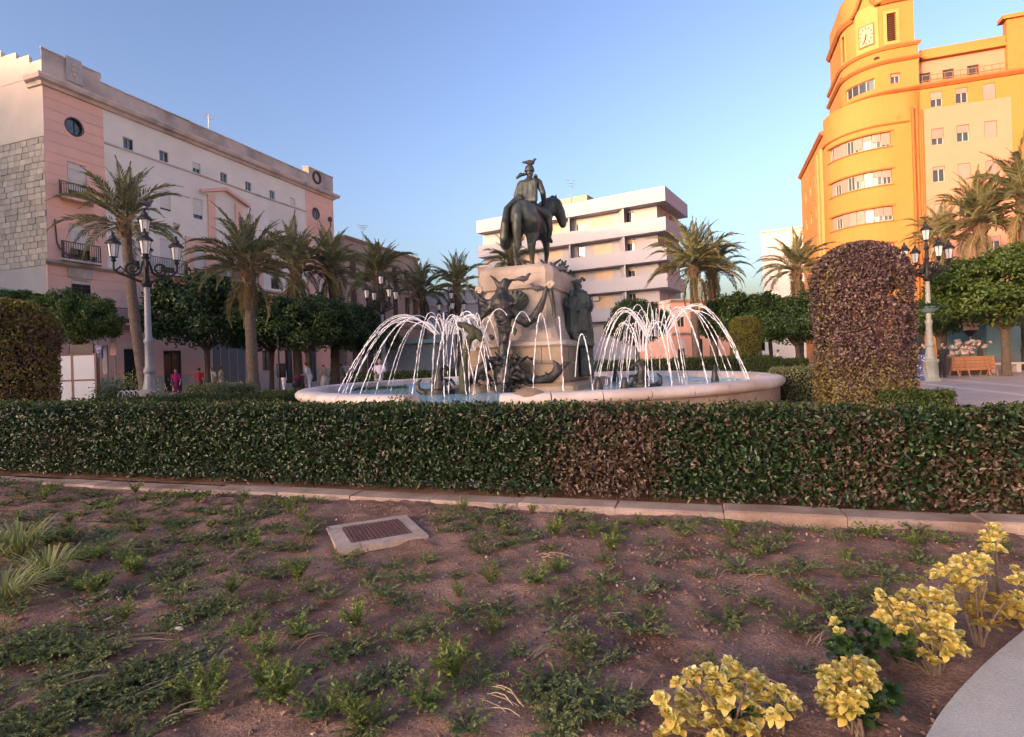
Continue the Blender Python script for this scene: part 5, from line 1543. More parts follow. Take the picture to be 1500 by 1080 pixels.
# ------------------------------------------------------------------ golden shrubs in the near right corner
def rosette(name, seed, n, leaf, spread, m):
    r = np.random.default_rng(seed)
    mb_v, mb_f = [], []
    tint = []
    for i in range(n):
        t = i / n; a = i * 2.4 + r.normal() * .2; el = 1.25 - spread * t + r.normal() * .1; L = leaf * (.6 + .5 * t) * r.uniform(.85, 1.15); W = L * .74
        d = np.array([math.cos(a) * math.cos(el), math.sin(a) * math.cos(el), math.sin(el)]); s_ = np.array([-math.sin(a), math.cos(a), 0]); u = np.cross(d, s_); u = -u if u[2] < 0 else u
        b = np.array([0, 0, -.02 * t * leaf / .05]); rows = []
        for q, w in ((0, .1), (.3, .8), (.6, 1.0), (.85, .6), (1.0, .0)):
            c = b + d * L * q + np.array([0, 0, -1]) * L * .28 * q * q * (.2 + t) * (1 + .8 * math.sin(i * 2.1))
            if w == 0: rows.append([c])
            else: rows.append([c - s_ * W * .5 * w + u * W * .18 * w, c, c + s_ * W * .5 * w + u * W * .18 * w])
        k = len(mb_v); fl = [p for rw in rows for p in rw]; mb_v += fl
        for g_ in range(3):
            e = k + g_ * 3; mb_f += [(e, e + 1, e + 4, e + 3), (e + 1, e + 2, e + 5, e + 4)]
        e = k + 9; mb_f += [(e, e + 1, e + 3), (e + 1, e + 2, e + 3)]
        # green heart along the midrib of some leaves
        g0 = r.random() < .35
        tint += [v for rw in rows for v in ([0] if len(rw) == 1 else [0, .9 if g0 else .15 * r.random(), 0])]
    me = bpy.data.meshes.new(name); me.from_pydata([tuple(p) for p in mb_v], [], mb_f)
    me.polygons.foreach_set('use_smooth', [True] * len(me.polygons))
    a_ = me.attributes.new('tint', 'FLOAT', 'POINT'); a_.data.foreach_set('value', np.array(tint, np.float32))
    me.materials.append(M[m]); return me
ROS = [rosette('leaf_cluster', 400 + i, 17 + i, .040, 1.05, 'yellowleaf') for i in range(4)]
ROSO = [rosette('leaf_cluster', 420 + i, 11, .050, 1.3, 'oldyellow') for i in range(2)]
ROSG = [rosette('leaf_cluster', 440 + i, 13, .052, 1.3, 'greenleaf') for i in range(2)]
def golden(label, base_px, tips, seed, green=(), old=(), sc=1.0):
    """tips: photograph measurements of where the leaf clusters sit, as (px, py, scale)"""
    random.seed(seed)
    b = on_soil(*base_px); o = thing('golden_shrub', label, 'shrub', b, 'golden shrubs at the edge of the path')
    for lst, pool in ((tips, ROS), (green, ROSG), (old, ROSO)):
        for px, py, s_ in lst:
            Y = b.y + random.uniform(-.12, .14)
            e = at(px, py, Y) - b; e.z = max(.05, e.z)
            f = link('leaf_cluster', random.choice(pool), None, o); f.location = e; k = s_ * sc * random.uniform(.9, 1.1) * 1.05
            f.scale = (k, k, k); out = Vector((e.x, e.y, 0))
            f.rotation_euler = (random.uniform(-.35, .35) - e.y * 1.2 - .25, random.uniform(-.35, .35) + e.x * 1.6, random.uniform(0, 6.28))
            if random.random() > .3 and len(lst) > 5: continue
            m = MB(); m.tube([(random.uniform(-.02, .02), random.uniform(-.02, .02), -.02), (e.x * .45, e.y * .45, e.z * .5), (e.x, e.y, e.z - .01)], [.007, .005, .003], 5); m.build('stem', M['stem'], o, True, origin=(0, 0, 0))
    return o
def cloud(cx, cy, rx, ry, n, seed, s0=.8, s1=1.15):
    r = np.random.default_rng(seed); out = []
    while len(out) < n:
        u, v = r.uniform(-1, 1, 2)
        if u * u + v * v > 1: continue
        q = (cx + u * rx, cy + v * ry)
        if any((q[0] - a_[0]) ** 2 + (q[1] - a_[1]) ** 2 < (rx * ry / n) * 1.1 for a_ in out) and r.random() < .97: continue
        out.append((q[0], q[1], r.uniform(s0, s1)))
    return out
golden('dense golden leaved shrub beside the bare soil, nearest the path end', (1070, 1100), cloud(1060, 1030, 92, 55, 56, 1) + [(1066, 968, .8), (1085, 985, .9), (1015, 985, 1.0), (1105, 995, .9), (968, 1022, .9), (985, 1060, 1.2), (970, 1075, 1.2)], 1,
       green=[(1060, 985, .8), (1075, 1050, .9), (1100, 1040, .9)], old=[(1050, 1040, .9), (1090, 1065, .9)])
golden('single golden sprig on a thin bare stem', (1140, 1078), [(1160, 1020, 1.0), (1163, 1030, 1.0), (1155, 1035, .9)], 2)
golden('golden shrub with dark green leaves at its foot', (1258, 1085), cloud(1245, 1010, 44, 52, 42, 3), 3, green=cloud(1285, 1030, 35, 35, 10, 33) + cloud(1230, 945, 22, 18, 6, 34) + [(1260, 1060, 1)])
golden('dark green shrub topped by one golden sprig', (1235, 985), [(1222, 912, 1.0), (1228, 925, .9)], 4, green=cloud(1255, 940, 45, 32, 20, 5, .8, 1.05))
golden('tall open golden shrub with clusters along its stems', (1370, 995), cloud(1350, 895, 50, 38, 42, 6, .8, 1.05) + cloud(1375, 945, 42, 24, 22, 7, .8, 1.05) + cloud(1296, 885, 14, 28, 6, 8, .7, .95), 5, green=cloud(1320, 945, 30, 26, 9, 9, .8, 1.0))
golden('golden shrub with orange tinged old leaves', (1435, 955), cloud(1420, 835, 27, 29, 24, 10, .75, 1.0) + cloud(1385, 845, 24, 20, 14, 11, .75, .95), 6, old=cloud(1455, 890, 35, 28, 16, 12, .75, 1.0))
golden('golden shrub with a tight ball of leaves on a bare stem', (1462, 905), cloud(1455, 788, 20, 19, 24, 13, .6, .85), 7)
golden('pale golden shrub against the concrete path', (1510, 930), cloud(1498, 860, 22, 32, 20, 14, .75, 1.0), 8, old=cloud(1490, 895, 18, 20, 6, 15))
# ------------------------------------------------------------------ manhole cover in the bed
A, B, C, D = (ground(*p, .12) for p in ((478, 790), (497, 806), (628, 787), (585, 757)))
ctr = (ground(478, 776, .14) + ground(628, 784, .14) + ground(497, 806, .14) + ground(590, 756, .14)) / 4
mh = thing('manhole', 'rusty ribbed metal cover on a pale cement collar in the soil', 'manhole', (ctr.x, ctr.y, 0))
hx = (ground(628, 784, .14) - ground(497, 806, .14)); ang = math.atan2(hx.y, hx.x)
mw, md = hx.length, 0.74
def mhp(x, y, z):
    v = Matrix.Rotation(ang, 3, 'Z') @ Vector((x, y, 0)); return (ctr.x + v.x, ctr.y + v.y, z)
m = MB()
for (x0, x1, y0, y1) in ((-mw / 2, mw / 2, -md / 2, -md / 2 + .13), (-mw / 2, mw / 2, md / 2 - .1, md / 2), (-mw / 2, -mw / 2 + .12, -md / 2 + .13, md / 2 - .1), (mw / 2 - .1, mw / 2, -md / 2 + .13, md / 2 - .1)):
    m.add([mhp(x, y, z) for z in (.10, .150) for x, y in ((x0, y0), (x1, y0), (x1, y1), (x0, y1))], [(3, 2, 1, 0), (4, 5, 6, 7), (0, 1, 5, 4), (1, 2, 6, 5), (2, 3, 7, 6), (3, 0, 4, 7)])
m.build('collar', M['collar'], mh)
k = 0
n = 5
for i in range(n):
    x0, x1 = -mw / 2 + .015 + (mw - .03) * i / n + .004, -mw / 2 + .015 + (mw - .03) * (i + 1) / n - .004
    m = MB(); m.add([mhp(x, y, z) for z in (0, .098) for x, y in ((x0, -md / 2 + .012), (x1, -md / 2 + .012), (x1, -md / 2 + .1), (x0, -md / 2 + .1))], [(3, 2, 1, 0), (4, 5, 6, 7), (0, 1, 5, 4), (1, 2, 6, 5), (2, 3, 7, 6), (3, 0, 4, 7)]); m.build('brick', M['brick'], mh)
m = MB(); m.add([mhp(x, y, z) for z in (0.0, .099) for x, y in ((-mw / 2 + .013, -md / 2 + .103), (mw / 2 - .013, -md / 2 + .103), (mw / 2 - .013, md / 2 - .013), (-mw / 2 + .013, md / 2 - .013))], [(3, 2, 1, 0), (0, 1, 5, 4), (1, 2, 6, 5), (2, 3, 7, 6), (3, 0, 4, 7)]); m.build('footing', M['brick'], mh)
x0, x1, y0, y1 = -mw / 2 + .125, mw / 2 - .105, -md / 2 + .135, md / 2 - .105
m = MB(); m.add([mhp(x, y, z) for z in (.12, .149) for x, y in ((x0, y0), (x1, y0), (x1, y1), (x0, y1))], [(3, 2, 1, 0), (4, 5, 6, 7), (0, 1, 5, 4), (1, 2, 6, 5), (2, 3, 7, 6), (3, 0, 4, 7)]); cov = m.build('cover_plate', M['rust'], mh)
m = MB()
nx_, ny_ = 15, 11
for i in range(nx_):
    for j in range(ny_):
        cx_, cy_ = x0 + (x1 - x0) * (i + .5) / nx_, y0 + (y1 - y0) * (j + .5) / ny_; w_, h_ = (x1 - x0) / nx_ * .36, (y1 - y0) / ny_ * .36
        m.add([mhp(cx_ + a_ * w_, cy_ + b_ * h_, .1485) for a_, b_ in ((-1, -1), (1, -1), (1, 1), (-1, 1))] + [mhp(cx_ + a_ * w_ * .7, cy_ + b_ * h_ * .7, .158) for a_, b_ in ((-1, -1), (1, -1), (1, 1), (-1, 1))], [(4, 5, 6, 7), (0, 1, 5, 4), (1, 2, 6, 5), (2, 3, 7, 6), (3, 0, 4, 7)])
tread = m.build('tread_studs', M['rust'], cov); tread['kind'] = 'stuff'

# ------------------------------------------------------------------ fountain basin
FC = Vector((0.8, 19.9)); FR_ = 7.8; RZ = .86
fb = thing('fountain_basin', 'wide round stone fountain basin with a rounded pale rim and blue pool', 'fountain', (FC.x, FC.y, 0))
def fpt(a, r, z): return (FC.x + math.sin(a) * r, FC.y - math.cos(a) * r, z)
NS = 44
for i in range(NS):
    a0, a1 = 2 * PI * i / NS + .0015, 2 * PI * (i + 1) / NS - .0015
    mid = math.degrees((a0 + a1) / 2); mid = mid - 360 if mid > 180 else mid
    low = -23 < mid < -7
    dz = -.34 if low else 0.0
    prof = [(-.62, RZ - .22), (-.60, RZ - .05), (-.52, RZ), (-.12, RZ), (-.03, RZ - .03), (.03, RZ - .10), (.03, RZ - .17), (-.03, RZ - .24), (-.1, RZ - .26)]
    m = MB(); q = 3
    for k in range(q + 1):
        a = a0 + (a1 - a0) * k / q
        m.v += [fpt(a, FR_ + o, z + dz) for o, z in prof]
    n = len(prof)
    for k in range(q):
        for j in range(n):
            m.f.append((k * n + j, k * n + (j + 1) % n, (k + 1) * n + (j + 1) % n, (k + 1) * n + j))
    m.f += [tuple(range(n)), tuple(range(q * n + n - 1, q * n - 1, -1))]
    m.build('rim_stone', M['rim'], fb, True)
def ringwall(name, r, z0, z1, mt, skip=None, flip=False):
    m = MB(); n = 96
    for i in range(n):
        a0, a1 = 2 * PI * i / n, 2 * PI * (i + 1) / n
        md_ = math.degrees((a0 + a1) / 2); md_ = md_ - 360 if md_ > 180 else md_
        zt = z1 - (.34 if -23 < md_ < -7 else 0)
        m.add([fpt(a0, r, z0), fpt(a1, r, z0), fpt(a1, r, zt), fpt(a0, r, zt)], [(0, 1, 2, 3)])
    return m.build(name, mt, fb, True)
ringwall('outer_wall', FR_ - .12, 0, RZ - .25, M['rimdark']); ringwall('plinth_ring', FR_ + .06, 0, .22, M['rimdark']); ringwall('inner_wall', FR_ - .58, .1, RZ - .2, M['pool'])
m = MB(); m.add([fpt(2 * PI * k / 96, FR_ - .55, .12) for k in range(96)], [tuple(range(96))]); m.build('pool_floor', M['pool'], fb)
m = MB(); m.add([fpt(2 * PI * k / 96, FR_ - .585, .60) for k in range(96)], [tuple(range(96))]); m.build('water', M['water'], fb)
# rough stone on the rim by the gap
q = Vector(fpt(rad(-3.5), FR_ - .2, RZ - .12)); m = MB(); m.ell(q, (.42, .22, .24), 10, 7); rk = remesh(m, 'boulder', M['wetstone'], None, .05); tag(rk, 'rough brown boulder set against the fountain rim', 'stone')

# ------------------------------------------------------------------ pedestal of the monument
MC = Vector((0.80, 20.2))
ped = thing('monument_pedestal', 'tapered limestone pedestal rising from the fountain pool', 'pedestal', (MC.x, MC.y, .1))
def mp_(x, y, z): q = MC + DT * x + NT * y; return Vector((q.x, q.y, z))
def frust(mb, w0, l0, z0, w1, l1, z1, ch=.12):
    def ring(w, l, z):
        return [mp_(x, y, z) for x, y in ((-w + ch, -l), (w - ch, -l), (w, -l + ch), (w, l - ch), (w - ch, l), (-w + ch, l), (-w, l - ch), (-w, -l + ch))]
    mb.add(ring(w0, l0, z0) + ring(w1, l1, z1), [(7, 6, 5, 4, 3, 2, 1, 0), tuple(range(8, 16))] + [(k, (k + 1) % 8, (k + 1) % 8 + 8, k + 8) for k in range(8)])
def stack(name, levels, mt, ch=.12):
    m = MB()
    for (w0, l0, z0), (w1, l1, z1) in zip(levels, levels[1:]):
        frust(m, w0, l0, z0, w1, l1, z1, ch)
    return m.build(name, mt, ped)
stack('footing', [(2.2, 2.9, .1), (2.15, 2.85, .74), (2.0, 2.7, .82)], M['wetstone'])
# base course of big blocks
for lvl, (z0, z1) in enumerate(((.82, 1.42), (1.42, 1.95))):
    for side, (w, l) in enumerate(((1.62, 2.36),)):
        xs = [-1.62, -.5, .55, 1.62] if lvl % 2 == 0 else [-1.62, -.9, .1, .95, 1.62]
        for a_, b_ in zip(xs, xs[1:]):
            m = MB(); m.add([mp_(x, y, z) for z in (z0 + .008, z1 - .008) for x, y in ((a_ + .008, -2.36), (b_ - .008, -2.36), (b_ - .008, -1.6), (a_ + .008, -1.6))], [(3, 2, 1, 0), (4, 5, 6, 7), (0, 1, 5, 4), (1, 2, 6, 5), (2, 3, 7, 6), (3, 0, 4, 7)]); m.build('stone_block', M['wetstone'], ped)
        ys = [-2.36, -1.0, .5, 2.36] if lvl % 2 == 0 else [-2.36, -1.6, -.2, 1.2, 2.36]
        for a_, b_ in zip(ys, ys[1:]):
            for sgn in (-1, 1):
                m = MB(); X0, X1 = (1.0, 1.625) if sgn > 0 else (-1.625, -1.0); aa = a_ + (.768 if a_ == -2.36 else .008)
                if b_ - aa < .05: continue
                m.add([mp_(x, y, z) for z in (z0 + .008, z1 - .008) for x, y in ((X0, aa), (X1, aa), (X1, b_ - .008), (X0, b_ - .008))], [(3, 2, 1, 0), (4, 5, 6, 7), (0, 1, 5, 4), (1, 2, 6, 5), (2, 3, 7, 6), (3, 0, 4, 7)]); m.build('stone_block', M['wetstone'], ped)
stack('core', [(1.59, 2.3, .8), (1.59, 2.3, 1.96)], M['mortar'])
stack('ledge', [(1.66, 2.4, 1.95), (1.72, 2.46, 2.0), (1.72, 2.46, 2.1), (1.5, 2.25, 2.18)], M['stone'])
stack('shaft', [(1.42, 2.15, 2.17), (1.28, 2.02, 2.6), (1.18, 1.93, 3.2), (1.12, 1.88, 3.8)], M['stone'], .16)
stack('cornice', [(1.13, 1.9, 3.79), (1.22, 1.98, 3.84), (1.22, 1.98, 3.92)], M['stone'], .14)
stack('crown_block', [(1.24, 2.0, 3.92), (1.27, 2.03, 4.3), (1.22, 1.98, 4.48), (1.05, 1.8, 4.6)], M['stone'], .2)
for sx_ in (-1, 1):
    for sy_ in (-1, 1):
        m = MB(); c = mp_(sx_ * 1.2, sy_ * 1.97, 3.86)
        sp = [c + Vector((DT.x, DT.y, 0)) * sx_ * (.11 * (1 - t) * math.cos(t * 9)) + Vector((0, 0, .11 * (1 - t) * math.sin(t * 9))) for t in [k / 14 for k in range(13)]]
        m.tube(sp, [.07 - .035 * k / 13 for k in range(13)], 7); m.build('corner_scroll', M['stone'], ped, True)
# bronze band hanging at the right corner of the front
m = MB(); m.tube([mp_(1.2, -2.0, 3.75), mp_(1.28, -2.02, 3.3), mp_(1.34, -2.1, 2.85)], [.09, .07, .05], 8); m.build('bronze_strap', M['bronze'], ped, True)
m = MB(); c = mp_(-.05, -1.98, 3.45)
m.ell(c, (.52, .16, .36), 16, 10, Matrix.Rotation(AZ, 3, 'Z')); shell = m.build('shell_relief', M['bronzeg'], ped, True)
m = MB()
for k in range(9):
    a = PI * (k + .5) / 9; m.tube([c + Vector((0, 0, -.28)) - Vector((NT.x, NT.y, 0)) * .1, c + Vector((DT.x, DT.y, 0)) * .5 * math.cos(a) - Vector((NT.x, NT.y, 0)) * .12 + Vector((0, 0, .3 * math.sin(a) + .02))], [.02, .05], 6)
m.build('shell_rib', M['bronzeg'], shell, True)

# ------------------------------------------------------------------ equestrian statue
hs_ = 1.42
SO = MC + DT * .03
st = thing('equestrian_statue', 'green bronze statue of a cloaked rider on a standing horse', 'statue', (SO.x, SO.y, 4.6))
st.rotation_euler.z = math.atan2(NT.y, NT.x); 
def S(p): return tuple(v * hs_ for v in p)
def ch(m, pts): m.chain([tuple(v * hs_ for v in p) for p in pts], 10)
m = MB()
m.ell(S((0, 0, 1.24)), S((.66, .31, .35))); m.ell(S((-.56, 0, 1.32)), S((.40, .33, .35))); m.ell(S((.5, 0, 1.27)), S((.38, .28, .38))); m.ell(S((-.62, .12, 1.2)), S((.28, .2, .34))); m.ell(S((-.62, -.12, 1.2)), S((.28, .2, .34)))
ch(m, [(.52, 0, 1.4, .31), (.76, -.10, 1.64, .28), (.90, -.22, 1.82, .245), (.95, -.34, 1.86, .20)])
ch(m, [(.96, -.38, 1.86, .19), (1.02, -.48, 1.66, .155), (1.04, -.54, 1.46, .12), (1.03, -.55, 1.36, .10)])
for sgn in (-1, 1):
    ch(m, [(.98 + sgn * .06, -.36 + sgn * .05, 2.02, .04), (.98 + sgn * .07, -.37 + sgn * .06, 2.13, .018)])
    hb = -.05 if sgn > 0 else .1
    ch(m, [(-.62, sgn * .17, 1.15, .21), (-.52 + hb, sgn * .18, .86, .145), (-.76 + hb, sgn * .17, .56, .078), (-.70 + hb, sgn * .17, .24, .05), (-.68 + hb, sgn * .17, .12, .06), (-.62 + hb, sgn * .17, .05, .078)])
ch(m, [(.5, .16, 1.1, .16), (.56, .17, .78, .1), (.55, .17, .52, .072), (.52, .17, .22, .046), (.54, .17, .12, .055), (.58, .17, .05, .075)])
ch(m, [(.5, -.16, 1.1, .16), (.68, -.18, .84, .1), (.72, -.18, .6, .072), (.62, -.18, .34, .048), (.62, -.18, .2, .055), (.66, -.18, .06, .075)])
ch(m, [(-.9, 0, 1.42, .07), (-1.02, 0.02, 1.2, .1), (-1.04, .03, .85, .11), (-1.0, .03, .5, .06), (-.98, .03, .4, .03)])
for k in range(10):     # mane
    t = k / 9; ch(m, [(.58 + .38 * t, -.02 - .30 * t, 1.70 + .36 * t, .075), (.62 + .42 * t, -.22 - .28 * t, 1.50 + .34 * t, .045)])
# three crowning sprays at the poll
remesh(m, 'horse', M['bronze'], st, .034, origin=(0, 0, 0))
m = MB()
ch(m, [(-.05, 0, 1.62, .19), (-.04, 0, 1.85, .17), (-.02, 0, 2.08, .2), (-.02, 0, 2.2, .17)])
ch(m, [(-.02, -.2, 2.22, .1), (-.02, .2, 2.22, .1)])
ch(m, [(0, 0, 2.28, .075), (.02, 0, 2.4, .07)])
m.ell(S((.03, 0, 2.5)), S((.115, .095, .135)))
m.ell(S((.14, 0, 2.48)), S((.03, .02, .03)))
for sgn in (-1, 1):
    ch(m, [(0, sgn * .12, 1.58, .14), (.32, sgn * .36, 1.42, .115), (.3, sgn * .4, 1.1, .08), (.18, sgn * .4, .86, .06), (.34, sgn * .41, .80, .05)])
ch(m, [(-.02, -.24, 2.2, .09), (-.1, -.36, 1.92, .075), (.12, -.32, 1.72, .06), (.28, -.2, 1.7, .05)])
ch(m, [(-.02, .24, 2.2, .09), (-.06, .34, 1.95, .075), (.14, .26, 1.78, .06), (.32, .14, 1.74, .05)])
for hx_, hy_, hz_ in ((.28, -.2, 1.7), (.32, .14, 1.74)):
    for k in range(5):
        ch(m, [(hx_, hy_ + (k - 2) * .022, hz_, .016), (hx_ + .06, hy_ + (k - 2) * .024, hz_ - .01, .013), (hx_ + .07, hy_ + (k - 2) * .022, hz_ - .06, .011)])
remesh(m, 'rider', M['bronze'], st, .03, origin=(0, 0, 0))
m = MB()    # hat with brim and plume
m.lathe([(.0, 2.5), (.125, 2.52), (.125, 2.56), (.112, 2.6), (.095, 2.65), (.05, 2.68), (0.01, 2.69)], 14, (0.02, 0, 0)); m.v = [tuple(c * hs_ for c in v) for v in m.v]
ch(m, [(-.06, .08, 2.44, .03), (-.14, .18, 2.42, .05), (-.18, .27, 2.34, .03)])
m.build('hat', M['bronze'], st, True, origin=(0, 0, 0))
m = MB()    # cloak: folds falling over the left side of the croup
for k in range(12):
    t = k / 11
    x0 = .1 - .55 * t; y0 = .24 - .05 * t
    x1 = -.02 - .92 * t; y1 = .58 - .22 * t * t; z1 = .74 - .1 * math.sin(t * 3)
    ch(m, [(x0, y0 * .8, 1.76, .1), ((x0 + x1) / 2, y0 + .18, 1.46, .09), (x1 + .03, y1, 1.05, .085 + .02 * (k % 2)), (x1, y1 + .03, z1, .06 + .03 * (k % 2))])
for k in range(7):
    t = k / 6; ch(m, [(-.16, -.18 + .36 * t, 2.2, .07), (-.2, -.2 + .42 * t, 1.95, .06 + .02 * (k % 2)), (-.26, -.2 + .46 * t, 1.72, .07)])
remesh(m, 'cloak', M['bronze'], st, .032, origin=(0, 0, 0))
m = MB()
for k in range(26):
    x, y = random.uniform(.2, 1.15), random.uniform(-.75, -.1); h = random.uniform(.08, .34)
    ch(m, [(x, y, 0, .06), (x + random.uniform(-.08, .08), y + random.uniform(-.08, .08), h * .6, .05), (x + random.uniform(-.12, .12), y + random.uniform(-.12, .12), h, .03)])
remesh(m, 'trophy_foliage', M['bronze'], st, .03, origin=(0, 0, 0))

# ------------------------------------------------------------------ bronze creatures of the fountain
def pxchain(m, Y, pts, k=None):
    k = k or Y / FPX
    out = []
    for p in pts:
        q = at(p[0], p[1], Y + (p[3] if len(p) > 3 else 0)); out.append((q.x, q.y, q.z, p[2] * k))
    m.chain(out, 10)
m = MB(); Yt = 17.5
pxchain(m, Yt, [(735, 428, 10), (734, 444, 17), (737, 460, 14), (738, 480, 10), (738, 500, 7.5), (737, 518, 8), (738, 535, 14), (738, 555, 16), (737, 574, 13)])
pxchain(m, Yt, [(737, 420, 8), (740, 414, 7)]); pxchain(m, Yt, [(730, 418, 4), (724, 409, 2.5), (718, 404, 1.5)]); pxchain(m, Yt, [(744, 414, 4), (750, 410, 2), (756, 411, 1.5)])
pxchain(m, Yt, [(727, 438, 7), (716, 444, 5), (706, 440, 4), (698, 432, 3)]); pxchain(m, Yt, [(722, 445, 5), (712, 456, 4), (706, 452, 3)])
pxchain(m, Yt, [(745, 438, 7), (752, 455, 6.5), (760, 468, 7), (770, 473, 7.5), (782, 466, 7), (791, 450, 6), (797, 434, 4), (800, 421, 3)])
pxchain(m, Yt, [(745, 530, 9), (757, 545, 9), (772, 555, 8.5), (790, 558, 7.5), (806, 553, 7), (818, 543, 6.5), (827, 534, 4), (834, 531, 2)])
pxchain(m, Yt, [(730, 532, 10), (716, 532, 10), (704, 542, 9), (696, 552, 7), (690, 558, 5)]); pxchain(m, Yt, [(812, 546, 5), (815, 534, 4), (810, 529, 2)])
random.seed(12)
for k in range(5):
    pxchain(m, Yt, [(722 - k * 1.5, 440 + k * 4, 5, .15), (712 - k * 2, 446 + k * 5, 3.5, .25), (704 - k, 456 + k * 6, 1.5, .3)])
for k in range(95):
    px, py = random.gauss(737, 17), random.uniform(520, 572); pxchain(m, Yt, [(px, py, random.uniform(2, 4.5), random.uniform(-.3, .1)), (px + random.uniform(-6, 6), py + random.uniform(-7, 4), 1.6, random.uniform(-.5, .1))])
for k in range(30):
    px, py = random.gauss(737, 8), random.uniform(440, 500); pxchain(m, Yt, [(px, py, random.uniform(2.5, 4), -.2), (px + random.uniform(-4, 4), py + random.uniform(-6, 6), 2, -.25)])
tr_ = remesh(m, 'triton_statue', M['bronzeb'], None, .035); tag(tr_, 'dark bronze winged sea creature with coiling tails before the pedestal', 'statue')
# robed group against the right flank
m = MB(); random.seed(3)
gz = at(845, 489, 19.6).z
def robed(m, x, y, z, h, tw=0.0):
    s_ = h / 1.75
    def c(pts): m.chain([(x + p[0] * s_, y + p[1] * s_, z + p[2] * s_, p[3] * s_) for p in pts], 10)
    c([(0, 0, .1, .24), (0, 0, .6, .22), (0, 0, 1.0, .19), (0, 0, 1.3, .2), (0, 0, 1.45, .1)]); c([(tw, 0, 1.5, .07), (tw, 0, 1.63, .11)])
    c([(-.2, 0, 1.4, .08), (-.26, -.08, 1.1, .07), (-.1, -.2, 1.0, .05)]); c([(.2, 0, 1.4, .08), (.28, -.05, 1.1, .07), (.22, -.18, .9, .05)])
    for k in range(7):
        a = k * .9; c([(math.cos(a) * .17, math.sin(a) * .17, 1.0, .05), (math.cos(a) * .24, math.sin(a) * .24, .08, .065)])
for px, Yg_, h in ((838, 19.4, 1.5), (850, 19.7, 1.75), (858, 20.3, 1.55), (846, 20.4, 1.9)):
    q = at(px, 488, Yg_); robed(m, q.x, q.y, gz, h)
q0, q1 = at(836, 490, 19.8), at(866, 490, 19.8); m.box(((q0.x + q1.x) / 2, 19.9, gz - .2), (q1.x - q0.x, 1.4, .5))
m.box(((q0.x + q1.x) / 2 + .1, 19.9, gz - .85), (q1.x - q0.x - .25, 1.2, 1.2))
gp = remesh(m, 'robed_figures', M['bronzeg'], None, .035); tag(gp, 'group of robed green bronze figures against the right flank of the pedestal', 'statue')
for f_ in (gp,): f_.data.materials.clear(); f_.data.materials.append(M['bronze'])
# sea horses in the pool
def sea_horse(px, py, Y, sc, flip, label, mt='bronzeb', plinth=True):
    q = at(px, py, Y); q.z = .62 if plinth else q.z
    o = thing('fountain_figure', label, 'statue', (q.x, q.y, .12))
    m = MB(); f = flip
    def c(pts): m.chain([(f * p[0] * sc, p[1] * sc, p[2] * sc, p[3] * sc) for p in pts], 10)
    c([(0, 0, .6, .28), (.05, 0, 1.0, .24), (.0, 0, 1.35, .17), (.12, 0, 1.62, .13), (.32, 0, 1.55, .09), (.44, 0, 1.42, .06)])
    c([(.1, -.12, 1.0, .1), (.4, -.15, .95, .07), (.5, -.15, .7, .05)]); c([(.1, .12, 1.05, .1), (.45, .15, 1.1, .07), (.6, .15, .9, .05)])
    c([(-.05, 0, .7, .24), (-.45, 0, .6, .18), (-.75, 0, .75, .12), (-.8, 0, 1.0, .08), (-.65, 0, 1.15, .05)])
    c([(-.05, .0, 1.25, .1), (-.25, 0, 1.05, .08)]); c([(.05, 0, 1.72, .04), (.05, 0, 1.85, .02)])
    remesh(m, 'body', M[mt], o, .035, origin=(0, 0, 0))
    if plinth:
        m = MB(); m.lathe([(.62 * sc, 0), (.6 * sc, .75 * sc), (.4 * sc, .8 * sc)], 10); m.build('rock', M['bronzeb'], o, True, origin=(0, 0, 0))
    return o
sea_horse(642, 560, 17.6, .82, 1, 'dark bronze sea horse on a rock under the left water arcs')
sea_horse(940, 560, 18.0, .75, -1, 'dark bronze sea horse on a rock under the right water arcs')
m = MB(); pxchain(m, 17.2, [(672, 475, 4), (680, 478, 6), (690, 483, 7), (692, 492, 7), (686, 498, 6), (684, 512, 5), (680, 525, 5), (678, 545, 7), (680, 570, 9)]); pxchain(m, 17.2, [(690, 480, 5), (700, 488, 6), (704, 497, 5)])
tag(remesh(m, 'spouting_fish', M['fish'], None, .035), 'mossy bronze fish spouting beside the winged creature', 'statue')
for i, (px, py, Y, h, lab) in enumerate([(877, 575, 16.0, .38, 'short dark nozzle cone near the pedestal'), (901, 548, 22.5, .4, 'small dark nozzle cone behind the sea horse'), (1047, 560, 19.8, .5, 'dark nozzle cone near the right end of the pool'), (915, 568, 17.3, .3, 'squat dark nozzle beside the right sea horse')]):
    q = at(px, py, Y); m = MB(); m.lathe([(.16, .12), (.15, .6), (.1, .62 + h * .5), (.05, .62 + h), (.03, .64 + h)], 10, (q.x, q.y, 0)); tag(m.build('nozzle', M['bronzeb'], smooth=True), lab, 'fountain nozzle')

